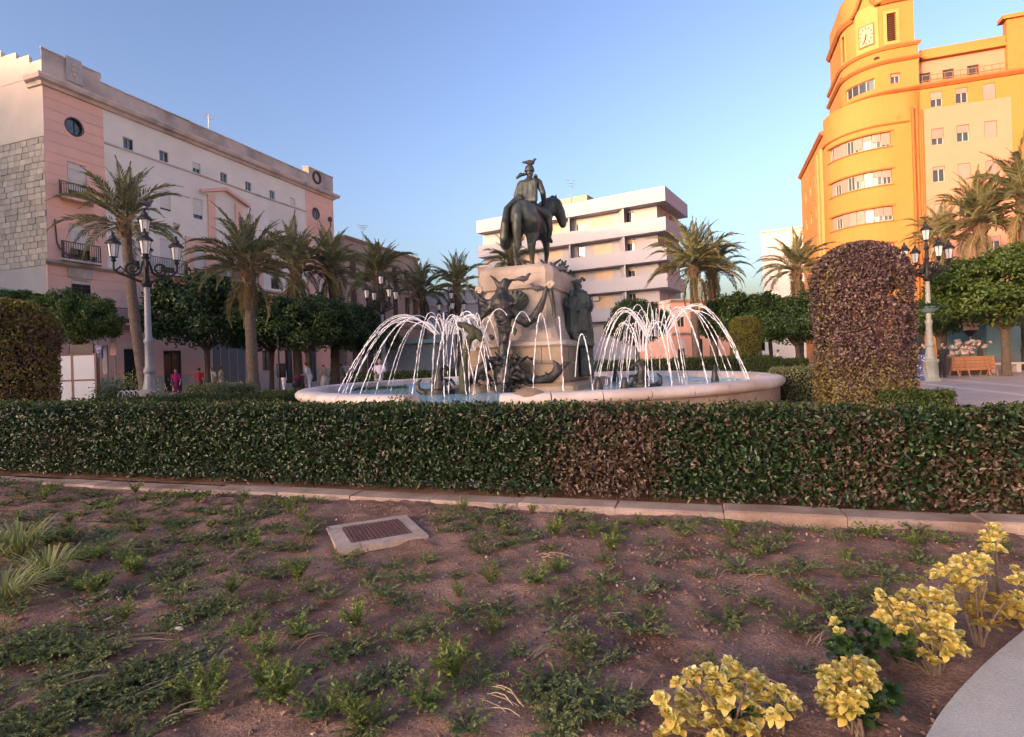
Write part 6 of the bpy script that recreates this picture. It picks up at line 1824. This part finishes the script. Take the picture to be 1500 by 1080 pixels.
# ------------------------------------------------------------------ water jets
def jet(p0, p1, apex, rad_, label, group, seed):
    r = np.random.default_rng(seed); p0, p1 = Vector(p0), Vector(p1)
    a, b = math.sqrt(max(apex - p0.z, 1e-4)), math.sqrt(max(apex - p1.z, 1e-4)); T_ = a + b
    def pos(t): tt = t * T_; q = p0.lerp(p1, t); q.z = apex - (tt - a) ** 2; return q
    L = sum((pos((k + 1) / 40) - pos(k / 40)).length for k in range(40)); n = max(14, int(L / .06))
    m, dr = MB(), MB(); pts, rr = [], []
    for k in range(n + 1):
        t = k / n; brk = min(1, max(0, (t - .3) * 1.4)); j = Vector(r.normal(size=3)) * .0035 * (.2 + t * 1.6)
        pts.append(pos(t) + j)
        pinch = r.random() < .45 * brk
        rr.append(rad_ * (.28 if pinch else r.uniform(.75, 1.2) * (1 + .3 * brk)))
        if r.random() < .5 * brk + .06:
            dr.ell(pos(t) + Vector(r.normal(size=3)) * .055, rad_ * r.uniform(.3, .65), 5, 4)
    m.tube(pts, rr, 6)
    o = tag(m.build('water_jet', M['jet'], smooth=True), label, 'water jet', group)
    if dr.v: dr.build('drops', M['jet'], o, True)['kind'] = 'stuff'
    return o
def spray(cpx, cpy, Y, zc, n, f, apex, label, group, seed, r0=.35):
    c = at(cpx, cpy, Y); r = np.random.default_rng(seed)
    for k in range(n):
        a = 2 * PI * k / n + r.normal() * .05
        rng_ = f(a) * r.uniform(.93, 1.05)
        p0 = Vector((c.x + math.cos(a) * r0, c.y + math.sin(a) * r0, zc)); p1 = Vector((c.x + math.cos(a) * rng_, c.y + math.sin(a) * rng_ * .85, .62))
        jet(p0, p1, apex * r.uniform(.95, 1.04), .0125, label, group, seed * 100 + k)
spray(655, 545, 18.2, 2.45, 30, lambda a: 2.65 - .85 * math.cos(a), 3.0, 'white water arc of the spray over the left sea horse', 'water arcs on the left of the monument', 3)
spray(962, 540, 19.0, 2.2, 26, lambda a: 2.6 + .35 * math.cos(a), 3.1, 'white water arc of the spray over the right sea horse', 'water arcs on the right of the monument', 4)
# crossing inner arcs
spray(690, 520, 18.0, 1.9, 12, lambda a: 1.3, 3.05, 'short inner water arc over the left sea horse', 'short arcs on the left of the monument', 5, .12)
spray(940, 520, 18.6, 1.7, 12, lambda a: 1.25, 2.7, 'short inner water arc over the right sea horse', 'short arcs on the right of the monument', 6, .12)
Yj = 16.6
for i, (a, ap, b, lab) in enumerate([((742, 462), 452, (692, 574), 'tall water arc falling left of the winged creature'), ((776, 471), 456, (736, 574), 'water arc crossing the winged creature'), ((806, 527), 459, (780, 571), 'narrow water arc before the pedestal front'), ((818, 466), 463, (825, 570), 'straight water fall at the pedestal corner'), ((842, 552), 489, (868, 566), 'low water arc right of the pedestal')]):
    p0, p1 = at(*a, Yj + .4), at(*b, Yj - .3); p1.z = .62; z_ap = at((a[0] + b[0]) / 2, ap, Yj).z
    jet(p0, p1, max(z_ap, p0.z + .02), .015, lab, None, 700 + i)

# ------------------------------------------------------------------ street lamps with five lanterns
def build_lamp(label, green=False):
    pm = M['lampgreen'] if green else M['lamppaint']
    o = thing('street_lamp', label, 'street lamp', group='five lantern street lamps')
    m = MB(); m.lathe([(.44, -.05), (.44, .1), (.37, .15), (.34, .25), (.32, .82), (.37, .88), (.37, .96), (.28, 1.02)], 8); m.build('pedestal', pm, o, True, origin=(0, 0, 0))
    m = MB(); m.lathe([(.26, 1.01), (.20, 1.2), (.16, 1.55), (.2, 1.6), (.2, 1.7), (.14, 1.8), (.13, 2.6), (.16, 2.64), (.16, 2.72), (.115, 2.78), (.095, 4.55)], 12); m.build('shaft', pm, o, True, origin=(0, 0, 0))
    m = MB(); m.lathe([(.12, 4.54), (.19, 4.66), (.12, 4.8), (.09, 4.95), (.09, 5.5), (.13, 5.56), (.09, 5.66), (.07, 5.95), (.12, 6.05), (.08, 6.15), (.05, 6.4)], 12); m.build('upper_post', M['iron'], o, True, origin=(0, 0, 0))
    for k in range(4):
        a = k * PI / 2; R = Matrix.Rotation(a, 3, 'Z'); m = MB()
        P_ = lambda x, z: R @ Vector((x, 0, z))
        m.tube([P_(.08, 4.7), P_(.3, 4.78), (P_(.6, 4.92)), P_(.85, 5.0), P_(.98, 5.12), P_(.98, 5.42)], [.05, .05, .045, .045, .04, .035], 7)
        sp = [P_(.42 + .26 * (1 - t * .72) * math.cos(PI + t * 10.5), 5.18 + .26 * (1 - t * .72) * math.sin(PI + t * 10.5)) for t in [i / 24 for i in range(25)]]
        m.tube([P_(.1, 5.45)] + sp, [.03] + [.045 - .015 * i / 24 for i in range(25)], 6)
        m.tube([P_(.95, 5.05), P_(.78, 5.22), P_(.66, 5.1), P_(.74, 4.98)], [.04, .035, .03, .02], 6)
        m.lathe([(.04, 5.36), (.09, 5.42), (.04, 5.48)], 8, P_(.98, 0)); m.build('arm', M['iron'], o, True, origin=(0, 0, 0))
    def lantern(x, y, z, s_):
        m = MB(); m.lathe([(.03, -.1), (.07, -.06), (.05, -.02), (.13, .0), (.13, .02)], 8, (x, y, z))
        for k in range(6):
            a = 2 * PI * k / 6; m.tube([(x + math.cos(a) * .12, y + math.sin(a) * .12, z + .01), (x + math.cos(a) * .185, y + math.sin(a) * .185, z + .46)], .012, 4)
        l = m.build('lantern', M['iron'], o, origin=(0, 0, 0))
        m = MB(); m.lathe([(.112, .02), (.175, .45)], 6, (x, y, z)); m.build('glass', M['lampglass'], l, origin=(0, 0, 0))
        m = MB(); m.lathe([(.25, .45), (.255, .5), (.2, .56), (.12, .62), (.11, .7), (.06, .73), (.035, .8), (.05, .83), (.0, .88)], 8, (x, y, z)); m.build('cap', M['iron'], l, True, origin=(0, 0, 0))
    for k in range(4):
        a = k * PI / 2; lantern(.98 * math.cos(a), .98 * math.sin(a), 5.52, 1)
    lantern(0, 0, 6.42, 1)
    return o
lampA = build_lamp('tall grey street lamp with five iron lanterns beside the leaning palm')
lampB = build_lamp('grey green street lamp with five lanterns by the paved walk', True)
q = at(218, 500, 19.4); lampA.location = (q.x - .02, q.y, -.02); lampA.rotation_euler.z = rad(32); lampA.scale = (.92, .92, .98)
q = at(1361, 500, 25.4); lampB.location = (q.x, q.y, 0); lampB.rotation_euler.z = rad(-8); lampB.scale = (.92, .92, .97)
for px, Y, rz, lab in ((560, 36.0, 40, 'distant street lamp in front of the wide palm'), (662, 46.0, 10, 'distant street lamp beside the round headed palm')):
    l = copy_tree(lampA); l['label'] = lab; q = at(px, 480, Y); l.location = (q.x, q.y, 0); l.rotation_euler.z = rad(rz); l.scale = (1.02,) * 3

# ------------------------------------------------------------------ pigeons
m = MB(); m.ell((0, 0, .1), (.13, .065, .07)); m.chain([(.09, 0, .13, .045), (.13, 0, .19, .035), (.15, 0, .205, .03)]); m.chain([(.18, 0, .2, .012), (.2, 0, .195, .006)]); m.chain([(-.1, 0, .1, .045), (-.22, 0, .08, .02)])
for sy_ in (-1, 1): m.chain([(0.01, sy_ * .025, .06, .012), (.01, sy_ * .025, .0, .01), (.04, sy_ * .03, .004, .008)])
bird0 = remesh(m, 'pigeon', M['pigeon'], None, .012, origin=(0, 0, 0))
birds = [(766, 420, 17.7, 3.93, 0, 'pigeon on the pedestal cornice beside the winged creature'), (788, 426, 17.75, None, 3, 'pigeon on the rim of the shell relief'), (776, 243, 20.25, 8.37, .4, 'pigeon perched on the rider\'s hat'), (784, 262, 20.1, 7.80, 1.5, 'pigeon on the rider\'s right shoulder'), (258, 335, 19.4, None, 2.4, 'pigeon on the right lantern of the grey street lamp'),
         (214, 302, 19.4, None, 1.2, 'pigeon on the top lantern of the grey street lamp'), (845, 416, 20.4, None, .3, 'pigeon on a robed bronze figure'), (818, 398, 19.0, None, 2.8, 'pigeon on the right edge of the crown block'), (655, 441, 20, None, 0, None)]
first = True
for px, py, Y, z, rz, lab in birds:
    if lab is None: continue
    b = bird0 if first else bird0.copy()
    if not first: COL.objects.link(b)
    first = False
    q = at(px, py, Y); b.location = (q.x, q.y, (z if z is not None else q.z - .06)); b.rotation_euler.z = rz; b.scale = (1.35,) * 3; tag(b, lab, 'pigeon', 'pigeons around the monument and lamp')

# ------------------------------------------------------------------ people
def person(label, px, Y, h, face, top, bottom, hair, pose='stand', skirt=False, bare=True, z=0.0, group='people on the square', lean=0.0):
    q = at(px, 540, Y); o = thing('person', label, 'person', (q.x, q.y, z), group); o.rotation_euler.z = rad(face)
    s_ = h / 1.74
    st_ = .22 if pose == 'walk' else .03
    sit = pose == 'sit'
    hz = .50 if sit else .93
    ly = lambda zz: lean * max(0, zz - hz)                          # body leans forward above the hips
    def up(pts): return [(p[0], p[1] + ly(p[2]), p[2], p[3]) for p in pts]
    dz = hz - .93
    legs = []
    for sg in (-1, 1):
        f = st_ * sg
        if sit: legs.append([(sg * .09, 0, hz, .088), (sg * .11, .40, hz + .02, .064), (sg * .11, .40, .10, .045), (sg * .11, .40, .05, .04), (sg * .12, .52, .035, .032)])
        else: legs.append([(sg * .09, 0, hz, .088), (sg * .10, f * .6 + .03, .50, .062), (sg * .10, f - .02, .10, .043), (sg * .10, f - .02, .05, .04), (sg * .11, f + .13, .032, .032)])
    torso = up([(0, 0, hz + .02, .135), (0, 0, hz + .2, .12), (0, .01, hz + .40, .14), (0, 0, hz + .50, .09)])
    arms = []
    for sg in (-1, 1):
        f = -st_ * sg
        if pose in ('sit', 'push', 'hold'):
            arms.append(up([(sg * .19, 0, hz + .47, .055)]) + up([(sg * .25, .05, hz + .22, .042)]) + up([(sg * .18, .30, hz + .16, .03)]))
        else:
            arms.append(up([(sg * .19, 0, hz + .47, .055)]) + up([(sg * .25, f * .4, hz + .2, .042), (sg * .26, f + .06, hz - .03, .03)]))
    head = up([(0, .03, hz + .70, .0)])[0]
    S_ = lambda pts: [tuple(c * s_ for c in p) for p in pts]
    m = MB()
    for c in legs: m.chain(S_(c), 8)
    m.chain(S_(torso), 10)
    sh = up([(-.17, 0, hz + .47, .06), (.17, 0, hz + .47, .06)]); m.chain(S_(sh), 8)
    m.chain(S_(up([(0, 0, hz + .52, .055), (0, .01, hz + .62, .052)])), 8)
    hc_ = Vector(head[:3]) * s_
    m.ell(hc_, (.076 * s_, .094 * s_, .115 * s_), 10, 8); m.ell(hc_ + Vector((0, .095, -.01)) * s_, (.014 * s_, .02 * s_, .022 * s_), 6, 5); m.ell(hc_ + Vector((0, .07, -.075)) * s_, (.035 * s_, .025 * s_, .025 * s_), 6, 5)
    for sg in (-1, 1): m.ell(hc_ + Vector((sg * .078, 0, -.01)) * s_, (.012 * s_, .02 * s_, .03 * s_), 6, 5)
    for c, sg in zip(arms, (-1, 1)):
        m.chain(S_(c), 8)
        w = Vector(c[-1][:3]); d = (w - Vector(c[-2][:3])).normalized(); side = d.cross(Vector((sg, 0, 0))).normalized()
        m.chain(S_([(*w, .028), (*(w + d * .06), .032), (*(w + d * .085), .028)]), 8)
        for k in range(4):
            b_ = w + d * .085 + side * (k - 1.5) * .02; ln = (.065, .078, .074, .058)[k]
            m.chain(S_([(*b_, .011), (*(b_ + d * ln * .55 + Vector((-sg * .008, 0, 0))), .010), (*(b_ + d * ln + Vector((-sg * .025, 0, 0))), .0085)]), 6)
        t0 = w + d * .03 + side * .03; m.chain(S_([(*t0, .012), (*(t0 + d * .03 + side * .025), .011), (*(t0 + d * .06 + side * .03), .009)]), 6)
    remesh(m, 'body', M['skin'], o, .014, origin=(0, 0, 0), smooth_it=1)
    g_ = .02
    m = MB(); m.chain(S_([(p[0], p[1], p[2], p[3] + g_ + .008) for p in torso[:3]]), 12); m.chain(S_([(p[0], p[1], p[2] - .01, p[3] + g_) for p in sh]), 10)
    for c in arms:
        e = Vector(c[0][:3]).lerp(Vector(c[1][:3]), .75); m.chain(S_([(*c[0][:3], .078), (*e, .066)]), 10)
    m.chain(S_([(torso[0][0], torso[0][1], torso[0][2] - .08, .15), (torso[0][0], torso[0][1], torso[0][2], .155)]), 12)
    remesh(m, 'shirt', top, o, .02, origin=(0, 0, 0))
    m = MB()
    if skirt:
        m.lathe([(c[0] * s_, (hz + c[1]) * s_) for c in ((.15, .12), (.17, 0), (.21, -.25), (.25, -.5), (.24, -.5), (.16, -.02))], 14); m.build('skirt', bottom, o, True, origin=(0, 0, 0))
    else:
        for c in legs:
            pts = c[:3] if not bare else [c[0], (*[(a_ + b_) / 2 for a_, b_ in zip(c[0][:3], c[1][:3])], .085), (*c[1][:3], .06)]
            m.chain(S_([(p[0], p[1], p[2], p[3] + .022) for p in pts]), 10)
        m.chain(S_([(0, 0, hz, .155)]) * 2, 10)
        remesh(m, 'trousers' if not bare else 'shorts', bottom, o, .02, origin=(0, 0, 0))
    m = MB(); m.ell(hc_ + Vector((0, -.022, .03)) * s_, (.088 * s_, .098 * s_, .105 * s_), 10, 8)
    m.v = [v for v in m.v]; remesh(m, 'hair', hair, o, .016, origin=(0, 0, 0))
    for c in legs:
        m = MB(); a_, b_ = Vector(c[3][:3]), Vector(c[4][:3]); m.chain(S_([(*a_, .05), (*b_, .042)]), 8); remesh(m, 'shoe', M['shoe'], o, .016, origin=(0, 0, 0))
    return o
person('woman in magenta top and dark skirt walking past the lamp', 257, 31, 1.64, 195, M['magenta cloth'], M['dark violet cloth'], M['hairbrown'], 'walk', True)
person('person in a red top behind the box hedge', 291, 34, 1.66, 20, M['red cloth'], M['denim'], M['hairdark'], 'stand', bare=False)
person('person in a white shirt seen from behind, under the tall dark orange tree', 309, 34.5, 1.68, 10, M['white cloth'], M['khaki cloth'], M['hairgrey'], 'stand', bare=False)
person('slim person in cream clothes beside the grey door', 323, 36, 1.70, -60, M['cream cloth'], M['cream cloth'], M['hairbrown'], 'walk', bare=False)
person('man in cream shirt and white trousers holding a bag', 415, 31.5, 1.68, 100, M['cream cloth'], M['white cloth'], M['hairbrown'], 'hold', bare=False)
pm_ = person('man in pale blue shirt bending to push a pushchair', 453, 32.5, 1.74, 95, M['pale blue cloth'], M['pale blue cloth'], M['hairdark'], 'push', bare=False, lean=.28)
person('woman in khaki and cream with long dark hair', 473, 34.0, 1.6, -100, M['khaki cloth'], M['cream cloth'], M['hairdark'], 'walk', True)
person('person in a white top standing under the trees', 490, 42, 1.66, 40, M['white cloth'], M['navy cloth'], M['hairdark'], 'stand', bare=False)
person('person in grey standing in the shade of the trees', 499, 41, 1.62, -30, M['grey cloth'], M['grey cloth'], M['hairdark'], 'stand', bare=False)
person('person in lavender and navy in the shade of the trees', 507, 42, 1.74, 200, M['lavender cloth'], M['navy cloth'], M['hairdark'], 'walk', bare=False)
person('person in lavender shirt sitting behind the far rim of the pool', 556, 28.6, 1.8, 180, M['lavender cloth'], M['grey cloth'], M['hairgrey'], 'sit', bare=False, z=.42)
person('woman in blue and white printed dress beside the withered topiary', 1343, 20.0, 1.50, 170, M['floral'], M['floral'], M['hairbrown'], 'stand', True)
person('man in dark jacket beside the grey green lamp post', 1355, 26.5, 1.70, 60, M['navy cloth'], M['navy cloth'], M['hairdark'], 'stand', bare=False)
person('person in black bending behind the grey green lamp post', 1379, 27.5, 1.62, -70, M['black cloth'], M['black cloth'], M['hairdark'], 'hold', bare=False, lean=.4)
person('person in white walking behind the dark hedges', 1140, 41, 1.6, 90, M['white cloth'], M['grey cloth'], M['hairdark'], 'walk', bare=False)
# pushchair
q = at(435, 560, 32.5); pc = thing('pushchair', 'small dark pushchair in front of the bending man', 'pushchair', (q.x, q.y, 0))
m = MB(); m.tube([(q.x - .3, q.y, .2), (q.x, q.y, .45), (q.x + .35, q.y, 1.0)], .02, 6); m.tube([(q.x + .2, q.y, .2), (q.x, q.y, .5), (q.x - .15, q.y, .75)], .02, 6); m.build('frame', M['iron'], pc)
m = MB(); m.chain([(q.x - .15, q.y, .5, .16), (q.x + .05, q.y, .55, .18), (q.x + .1, q.y, .8, .15)]); remesh(m, 'seat', M['black cloth'], pc, .03)
m = MB(); m.chain([(q.x + .12, q.y, .9, .17), (q.x - .1, q.y, .95, .12)]); remesh(m, 'hood', M['dark violet cloth'], pc, .03)
for dx in (-.3, .2):
    for dy in (-.2, .2):
        m = MB(); w0 = Vector((q.x + dx, q.y + dy, .12)); m.tube([w0 + Vector((math.cos(t) * .1, 0, math.sin(t) * .1)) for t in [2 * PI * k / 12 for k in range(13)]], .018, 6); m.tube([w0 + Vector((-.1, 0, 0)), w0 + Vector((.1, 0, 0))], .008, 4); m.build('wheel', M['shoe'], pc)

# ------------------------------------------------------------------ street furniture on the left
q0, q1 = at(86, 585, 25.5), at(141, 583, 25.5)
nb = thing('notice_board', 'four white hoarding panels in a brown frame below the bright orange tree', 'notice board', (q0.x, q0.y, 0))
wd = q1.x - q0.x; z0, z1 = .25, at(115, 520, 25.5).z
cols_ = [(0, .38), (.42, 1.0)]
m = MB()
for f in (-.01, .4, 1.01): m.box((q0.x + wd * f, q0.y, z1 / 2 + .02), (.08, .08, z1 + .1))
for zz in (z0, (z0 + z1) / 2 - .05, z1): m.box((q0.x + wd * .5, q0.y + .002, zz), (wd, .05, .07))
m.build('frame', M['boardframe'], nb)
for a_, b_ in cols_:
    for c_, d_ in ((z0 + .04, (z0 + z1) / 2 - .09), ((z0 + z1) / 2 - .01, z1 - .04)):
        m = MB(); m.box((q0.x + wd * (a_ + b_) / 2, q0.y - .03, (c_ + d_) / 2), (wd * (b_ - a_) - .05, .03, d_ - c_)); m.build('panel', M['panelwhite'], nb)
m = MB(); m.box((q0.x + wd * .62, q0.y + .1, z1 + .25), (wd * .62, .12, .4)); m.build('header', M['framed'], nb)
def sign(px0, px1, py0, py1, Y, mt, label, name='sign_board', cat='sign'):
    a, b = at(px0, py0, Y), at(px1, py1, Y); m = MB(); m.box(((a.x + b.x) / 2, Y, (a.z + b.z) / 2), (b.x - a.x, .08, a.z - b.z)); o = thing(name, label, cat, ((a.x + b.x) / 2, Y, 0)); m.build('board', mt, o)
    m = MB(); m.tube([((a.x + b.x) / 2, Y + .08, 0), ((a.x + b.x) / 2, Y + .08, a.z)], .04, 8); m.build('post', M['steel'], o); return o, a, b
o, a, b = sign(131, 150, 507, 525, 26.5, M['signblue'], 'blue street sign with white marks beside the white boards')
m = MB()
for fx, fz, w_, h_ in ((.78, .25, .22, .04), (.74, .38, .03, .1), (.88, .38, .03, .1), (.78, .52, .22, .04), (.74, .62, .03, .1), (.55, .86, .12, .12)):
    m.box((a.x + (b.x - a.x) * fx, 26.44, a.z - (a.z - b.z) * fz), (w_ * .8, .03, h_))
m.build('mark', M['signwhite'], o)
o, a, b = sign(150, 158, 506, 548, 28.0, M['steel'], 'slim grey metal advertising column behind the blue sign', 'advertising_column', 'column')
o, a, b = sign(161, 171, 494, 520, 29.0, M['bannerpink'], 'small pink and white banner against the pink wall', 'banner', 'banner')
# bicycle rack
q0, q1 = at(172, 575, 24.0), at(206, 575, 24.0); br = thing('bicycle_rack', 'row of bent steel bicycle hoops beside the leaning palm', 'bicycle rack', (q0.x, q0.y, 0))
for k in range(6):
    x = q0.x + (q1.x - q0.x) * k / 5; m = MB(); m.tube([(x, 24, 0), (x, 24, .6), (x + .08, 24, .76), (x + .2, 24, .8), (x + .3, 24, .72), (x + .34, 24, .55), (x + .34, 24, 0)], .028, 7); m.build('hoop', M['steel'], br, True)
m = MB(); m.box(((q0.x + q1.x) / 2 + .15, 24, .02), (q1.x - q0.x + .6, .12, .04)); m.build('base_rail', M['steel'], br)
def shrub(label, px, py, Y, r, h, mt, n, leaf, seed, z0=0.0, name='garden_shrub'):
    q = at(px, py, Y); o = thing(name, label, 'shrub', (q.x, q.y, z0)); R_ = np.random.default_rng(seed)
    d = unit(R_.normal(size=(n, 3))); d[:, 2] = np.abs(d[:, 2]) * 1.0; P = d * (R_.random((n, 1)) ** .4) * np.array([r, r, h]) * (.75 + .5 * R_.random((n, 1))) ; P[:, 2] += .12
    f = link('foliage', leaf_mesh('foliage', P, d + R_.normal(size=(n, 3)) * .5, R_.normal(size=(n, 3)) + [0, 0, .8], leaf, leaf * .5, .25, None, .15), M[mt], o); f['kind'] = 'stuff'
    m = MB()
    for k in range(6):
        a = k * 1.05; m.tube([(0, 0, -.02), (math.cos(a) * r * .3, math.sin(a) * r * .3, h * .45), (math.cos(a) * r * .6, math.sin(a) * r * .6, h * .85)], [.02, .014, .006], 5)
    m.build('stem', M['bark'], o, True, origin=(0, 0, 0)); return o
shrub('loose shrub in front of the slim metal column', 158, 575, 25.0, .75, 1.1, 'orange', 900, .12, 1); shrub('rose bush at the foot of the leaning palm', 192, 575, 26.0, .8, 1.35, 'weed', 800, .12, 2)
shrub('grey leaved shrub at the foot of the grey street lamp', 238, 580, 18.6, .55, .95, 'weedgrey', 700, .09, 3); shrub('small rose bush before the fountain rim', 582, 578, 11.6, .34, .62, 'weed', 320, .06, 4, .3)
shrub('low shrub behind the red topped person', 300, 578, 30.0, .7, .7, 'lawnhedge', 500, .12, 5)
# signpost, waste bin
q = at(409, 560, 30.5); m = MB(); m.tube([(q.x, q.y, 0), (q.x, q.y, 3.2)], .045, 8); o = thing('sign_post', 'thin dark post with a small bin beside the man in cream', 'post', (q.x, q.y, 0)); m.build('post', M['iron'], o)
m = MB(); m.lathe([(.2, 1.0), (.24, 1.05), (.24, 1.7), (.2, 1.75)], 12, (q.x, q.y + .26, 0)); m.build('bin', M['iron'], o, True)
# awning kiosk seen through the left water arcs
a, b = at(566, 548, 40), at(640, 498, 40); o = thing('green_kiosk', 'dark green kiosk with sloping roof behind the left water arcs', 'kiosk', ((a.x + b.x) / 2, 41, 0)); m = MB(); m.box(((a.x + b.x) / 2, 41, b.z / 2 - .1), (b.x - a.x, 2, b.z - .2)); m.build('wall', M['tealgrey'], o)
m = MB(); m.prism([(a.x - .3, 39.6), (b.x + .3, 39.6), (b.x + .3, 42.3), (a.x - .3, 42.3)], b.z - .2, b.z + .05); m.build('roof', M['teal'], o)

# ------------------------------------------------------------------ right side
A, B = at(1446, 550, 33.5), at(1446, 470, 33.5)
kx = A.x; o = thing('teal_kiosk', 'long teal kiosk with a grey lower band behind the orange tree', 'kiosk', (kx + 3.5, 35, 0))
m = MB(); m.box((kx + 4, 35, 1.75), (8, 3, 2.3)); m.build('wall', M['teal'], o)
m = MB(); m.box((kx + 4, 35, .3), (8.02, 3.02, .6)); m.build('plinth', M['tealgrey'], o)
m = MB(); m.box((kx + 4, 35, 2.98), (8.5, 3.5, .16)); m.build('roof', M['tealgrey'], o)
for k in range(8):
    m = MB(); m.box((kx + .5 + k, 33.49, 1.72), (.96, .03, 2.2)); m.build('panel', M['teal'], o)
for k, w_ in enumerate((.3, .42, .25)):
    m = MB(); m.box((kx + .9 + k * .62, 33.46, .85), (w_, .03, .5)); m.build('poster', M['tealgrey'], o)
# orange barrier
A, B = ground(1393, 551), ground(1455, 550)
Yb = (A.y + B.y) / 2 - .5; x0, x1 = at(1394, 540, Yb).x, at(1456, 540, Yb).x; zt = at(1425, 524, Yb).z
ob = thing('orange_barrier', 'orange wooden trestle barrier on the paved walk', 'barrier', ((x0 + x1) / 2, Yb, 0))
n = 4
for k in range(n):
    zz = zt - .06 - k * .16; m = MB(); m.box(((x0 + x1) / 2, Yb, zz), (x1 - x0, .03, .14)); m.build('board', M['barrier'], ob)
for f in (.05, .3, .78, .95):
    for s_ in (-1, 1):
        m = MB(); xx = x0 + (x1 - x0) * f; m.tube([(xx, Yb + s_ * .05 + (.0), zt), (xx, Yb + s_ * .32, 0)], .035, 4); m.build('leg', M['barrier'], ob)
m = MB(); m.box(((x0 + x1) / 2, Yb, zt + .04), (x1 - x0 + .1, .12, .05)); m.build('top_rail', M['barrier'], ob)
# bundles of wrapped goods behind it
q = at(1405, 535, Yb + 1.6); o = thing('toy_stall', 'stall heaped with shiny pale wrapped bundles behind the orange barrier', 'stall', (q.x, q.y, 0)); random.seed(9)
m = MB(); m.box((q.x + .2, q.y, .45), (2.0, 1.0, .9)); m.build('counter', M['framed'], o)
for k in range(44):
    m = MB(); c = (q.x + random.gauss(.15, .45), q.y + random.uniform(-.45, .1), random.uniform(.9, 1.75)); m.ell(c, (random.uniform(.08, .18), .13, random.uniform(.08, .17)), 8, 6, Matrix.Rotation(random.uniform(-.6, .6), 3, 'Y')); m.build('bundle', M['silver'], o, True)
m = MB(); m.tube([(q.x + .6, q.y, .9), (q.x + .6, q.y, 2.3)], .03, 6); m.build('pole', M['steel'], o)
m = MB(); m.box((q.x + .6, q.y - .05, 2.55), (.75, .05, .55)); m.build('sign', M['bannerpink'], o); m = MB(); m.lathe([(.08, 1.95), (.3, 2.2), (.34, 2.26)], 10, (q.x + .6, q.y, 0)); m.build('dish', M['iron'], o, True)
m = MB(); q = at(1468, 545, 30.5); m.box((q.x, q.y, .46), (1.9, .5, .1)); o = m.build('stone_bench', M['band'], None); tag(o, 'pale stone bench near the orange tree trunk', 'bench')
for dx in (-.7, .7):
    m = MB(); m.box((q.x + dx, q.y, .2), (.25, .42, .41)); m.build('leg', M['band'], o)
# flower dish on the grey green lamp post
q = lampB.location; m = MB(); m.lathe([(.13, 3.0), (.36, 3.15), (.48, 3.3), (.45, 3.3), (.2, 3.25)], 14, (q.x, q.y, 0)); o = m.build('flower_dish', M['teal'], None, True); tag(o, 'green flower dish clamped round the grey green lamp post', 'planter')
n = 500; d = rdir(n); d[:, 2] = abs(d[:, 2]) * .5; me = leaf_mesh('dish_plants', d * np.array([.6, .6, .35]) * rng.uniform(.5, 1, (n, 1)) + np.array([0, 0, .2]), d, rdir(n), .14, .08); link('dish_plants', me, M['orange'], o)
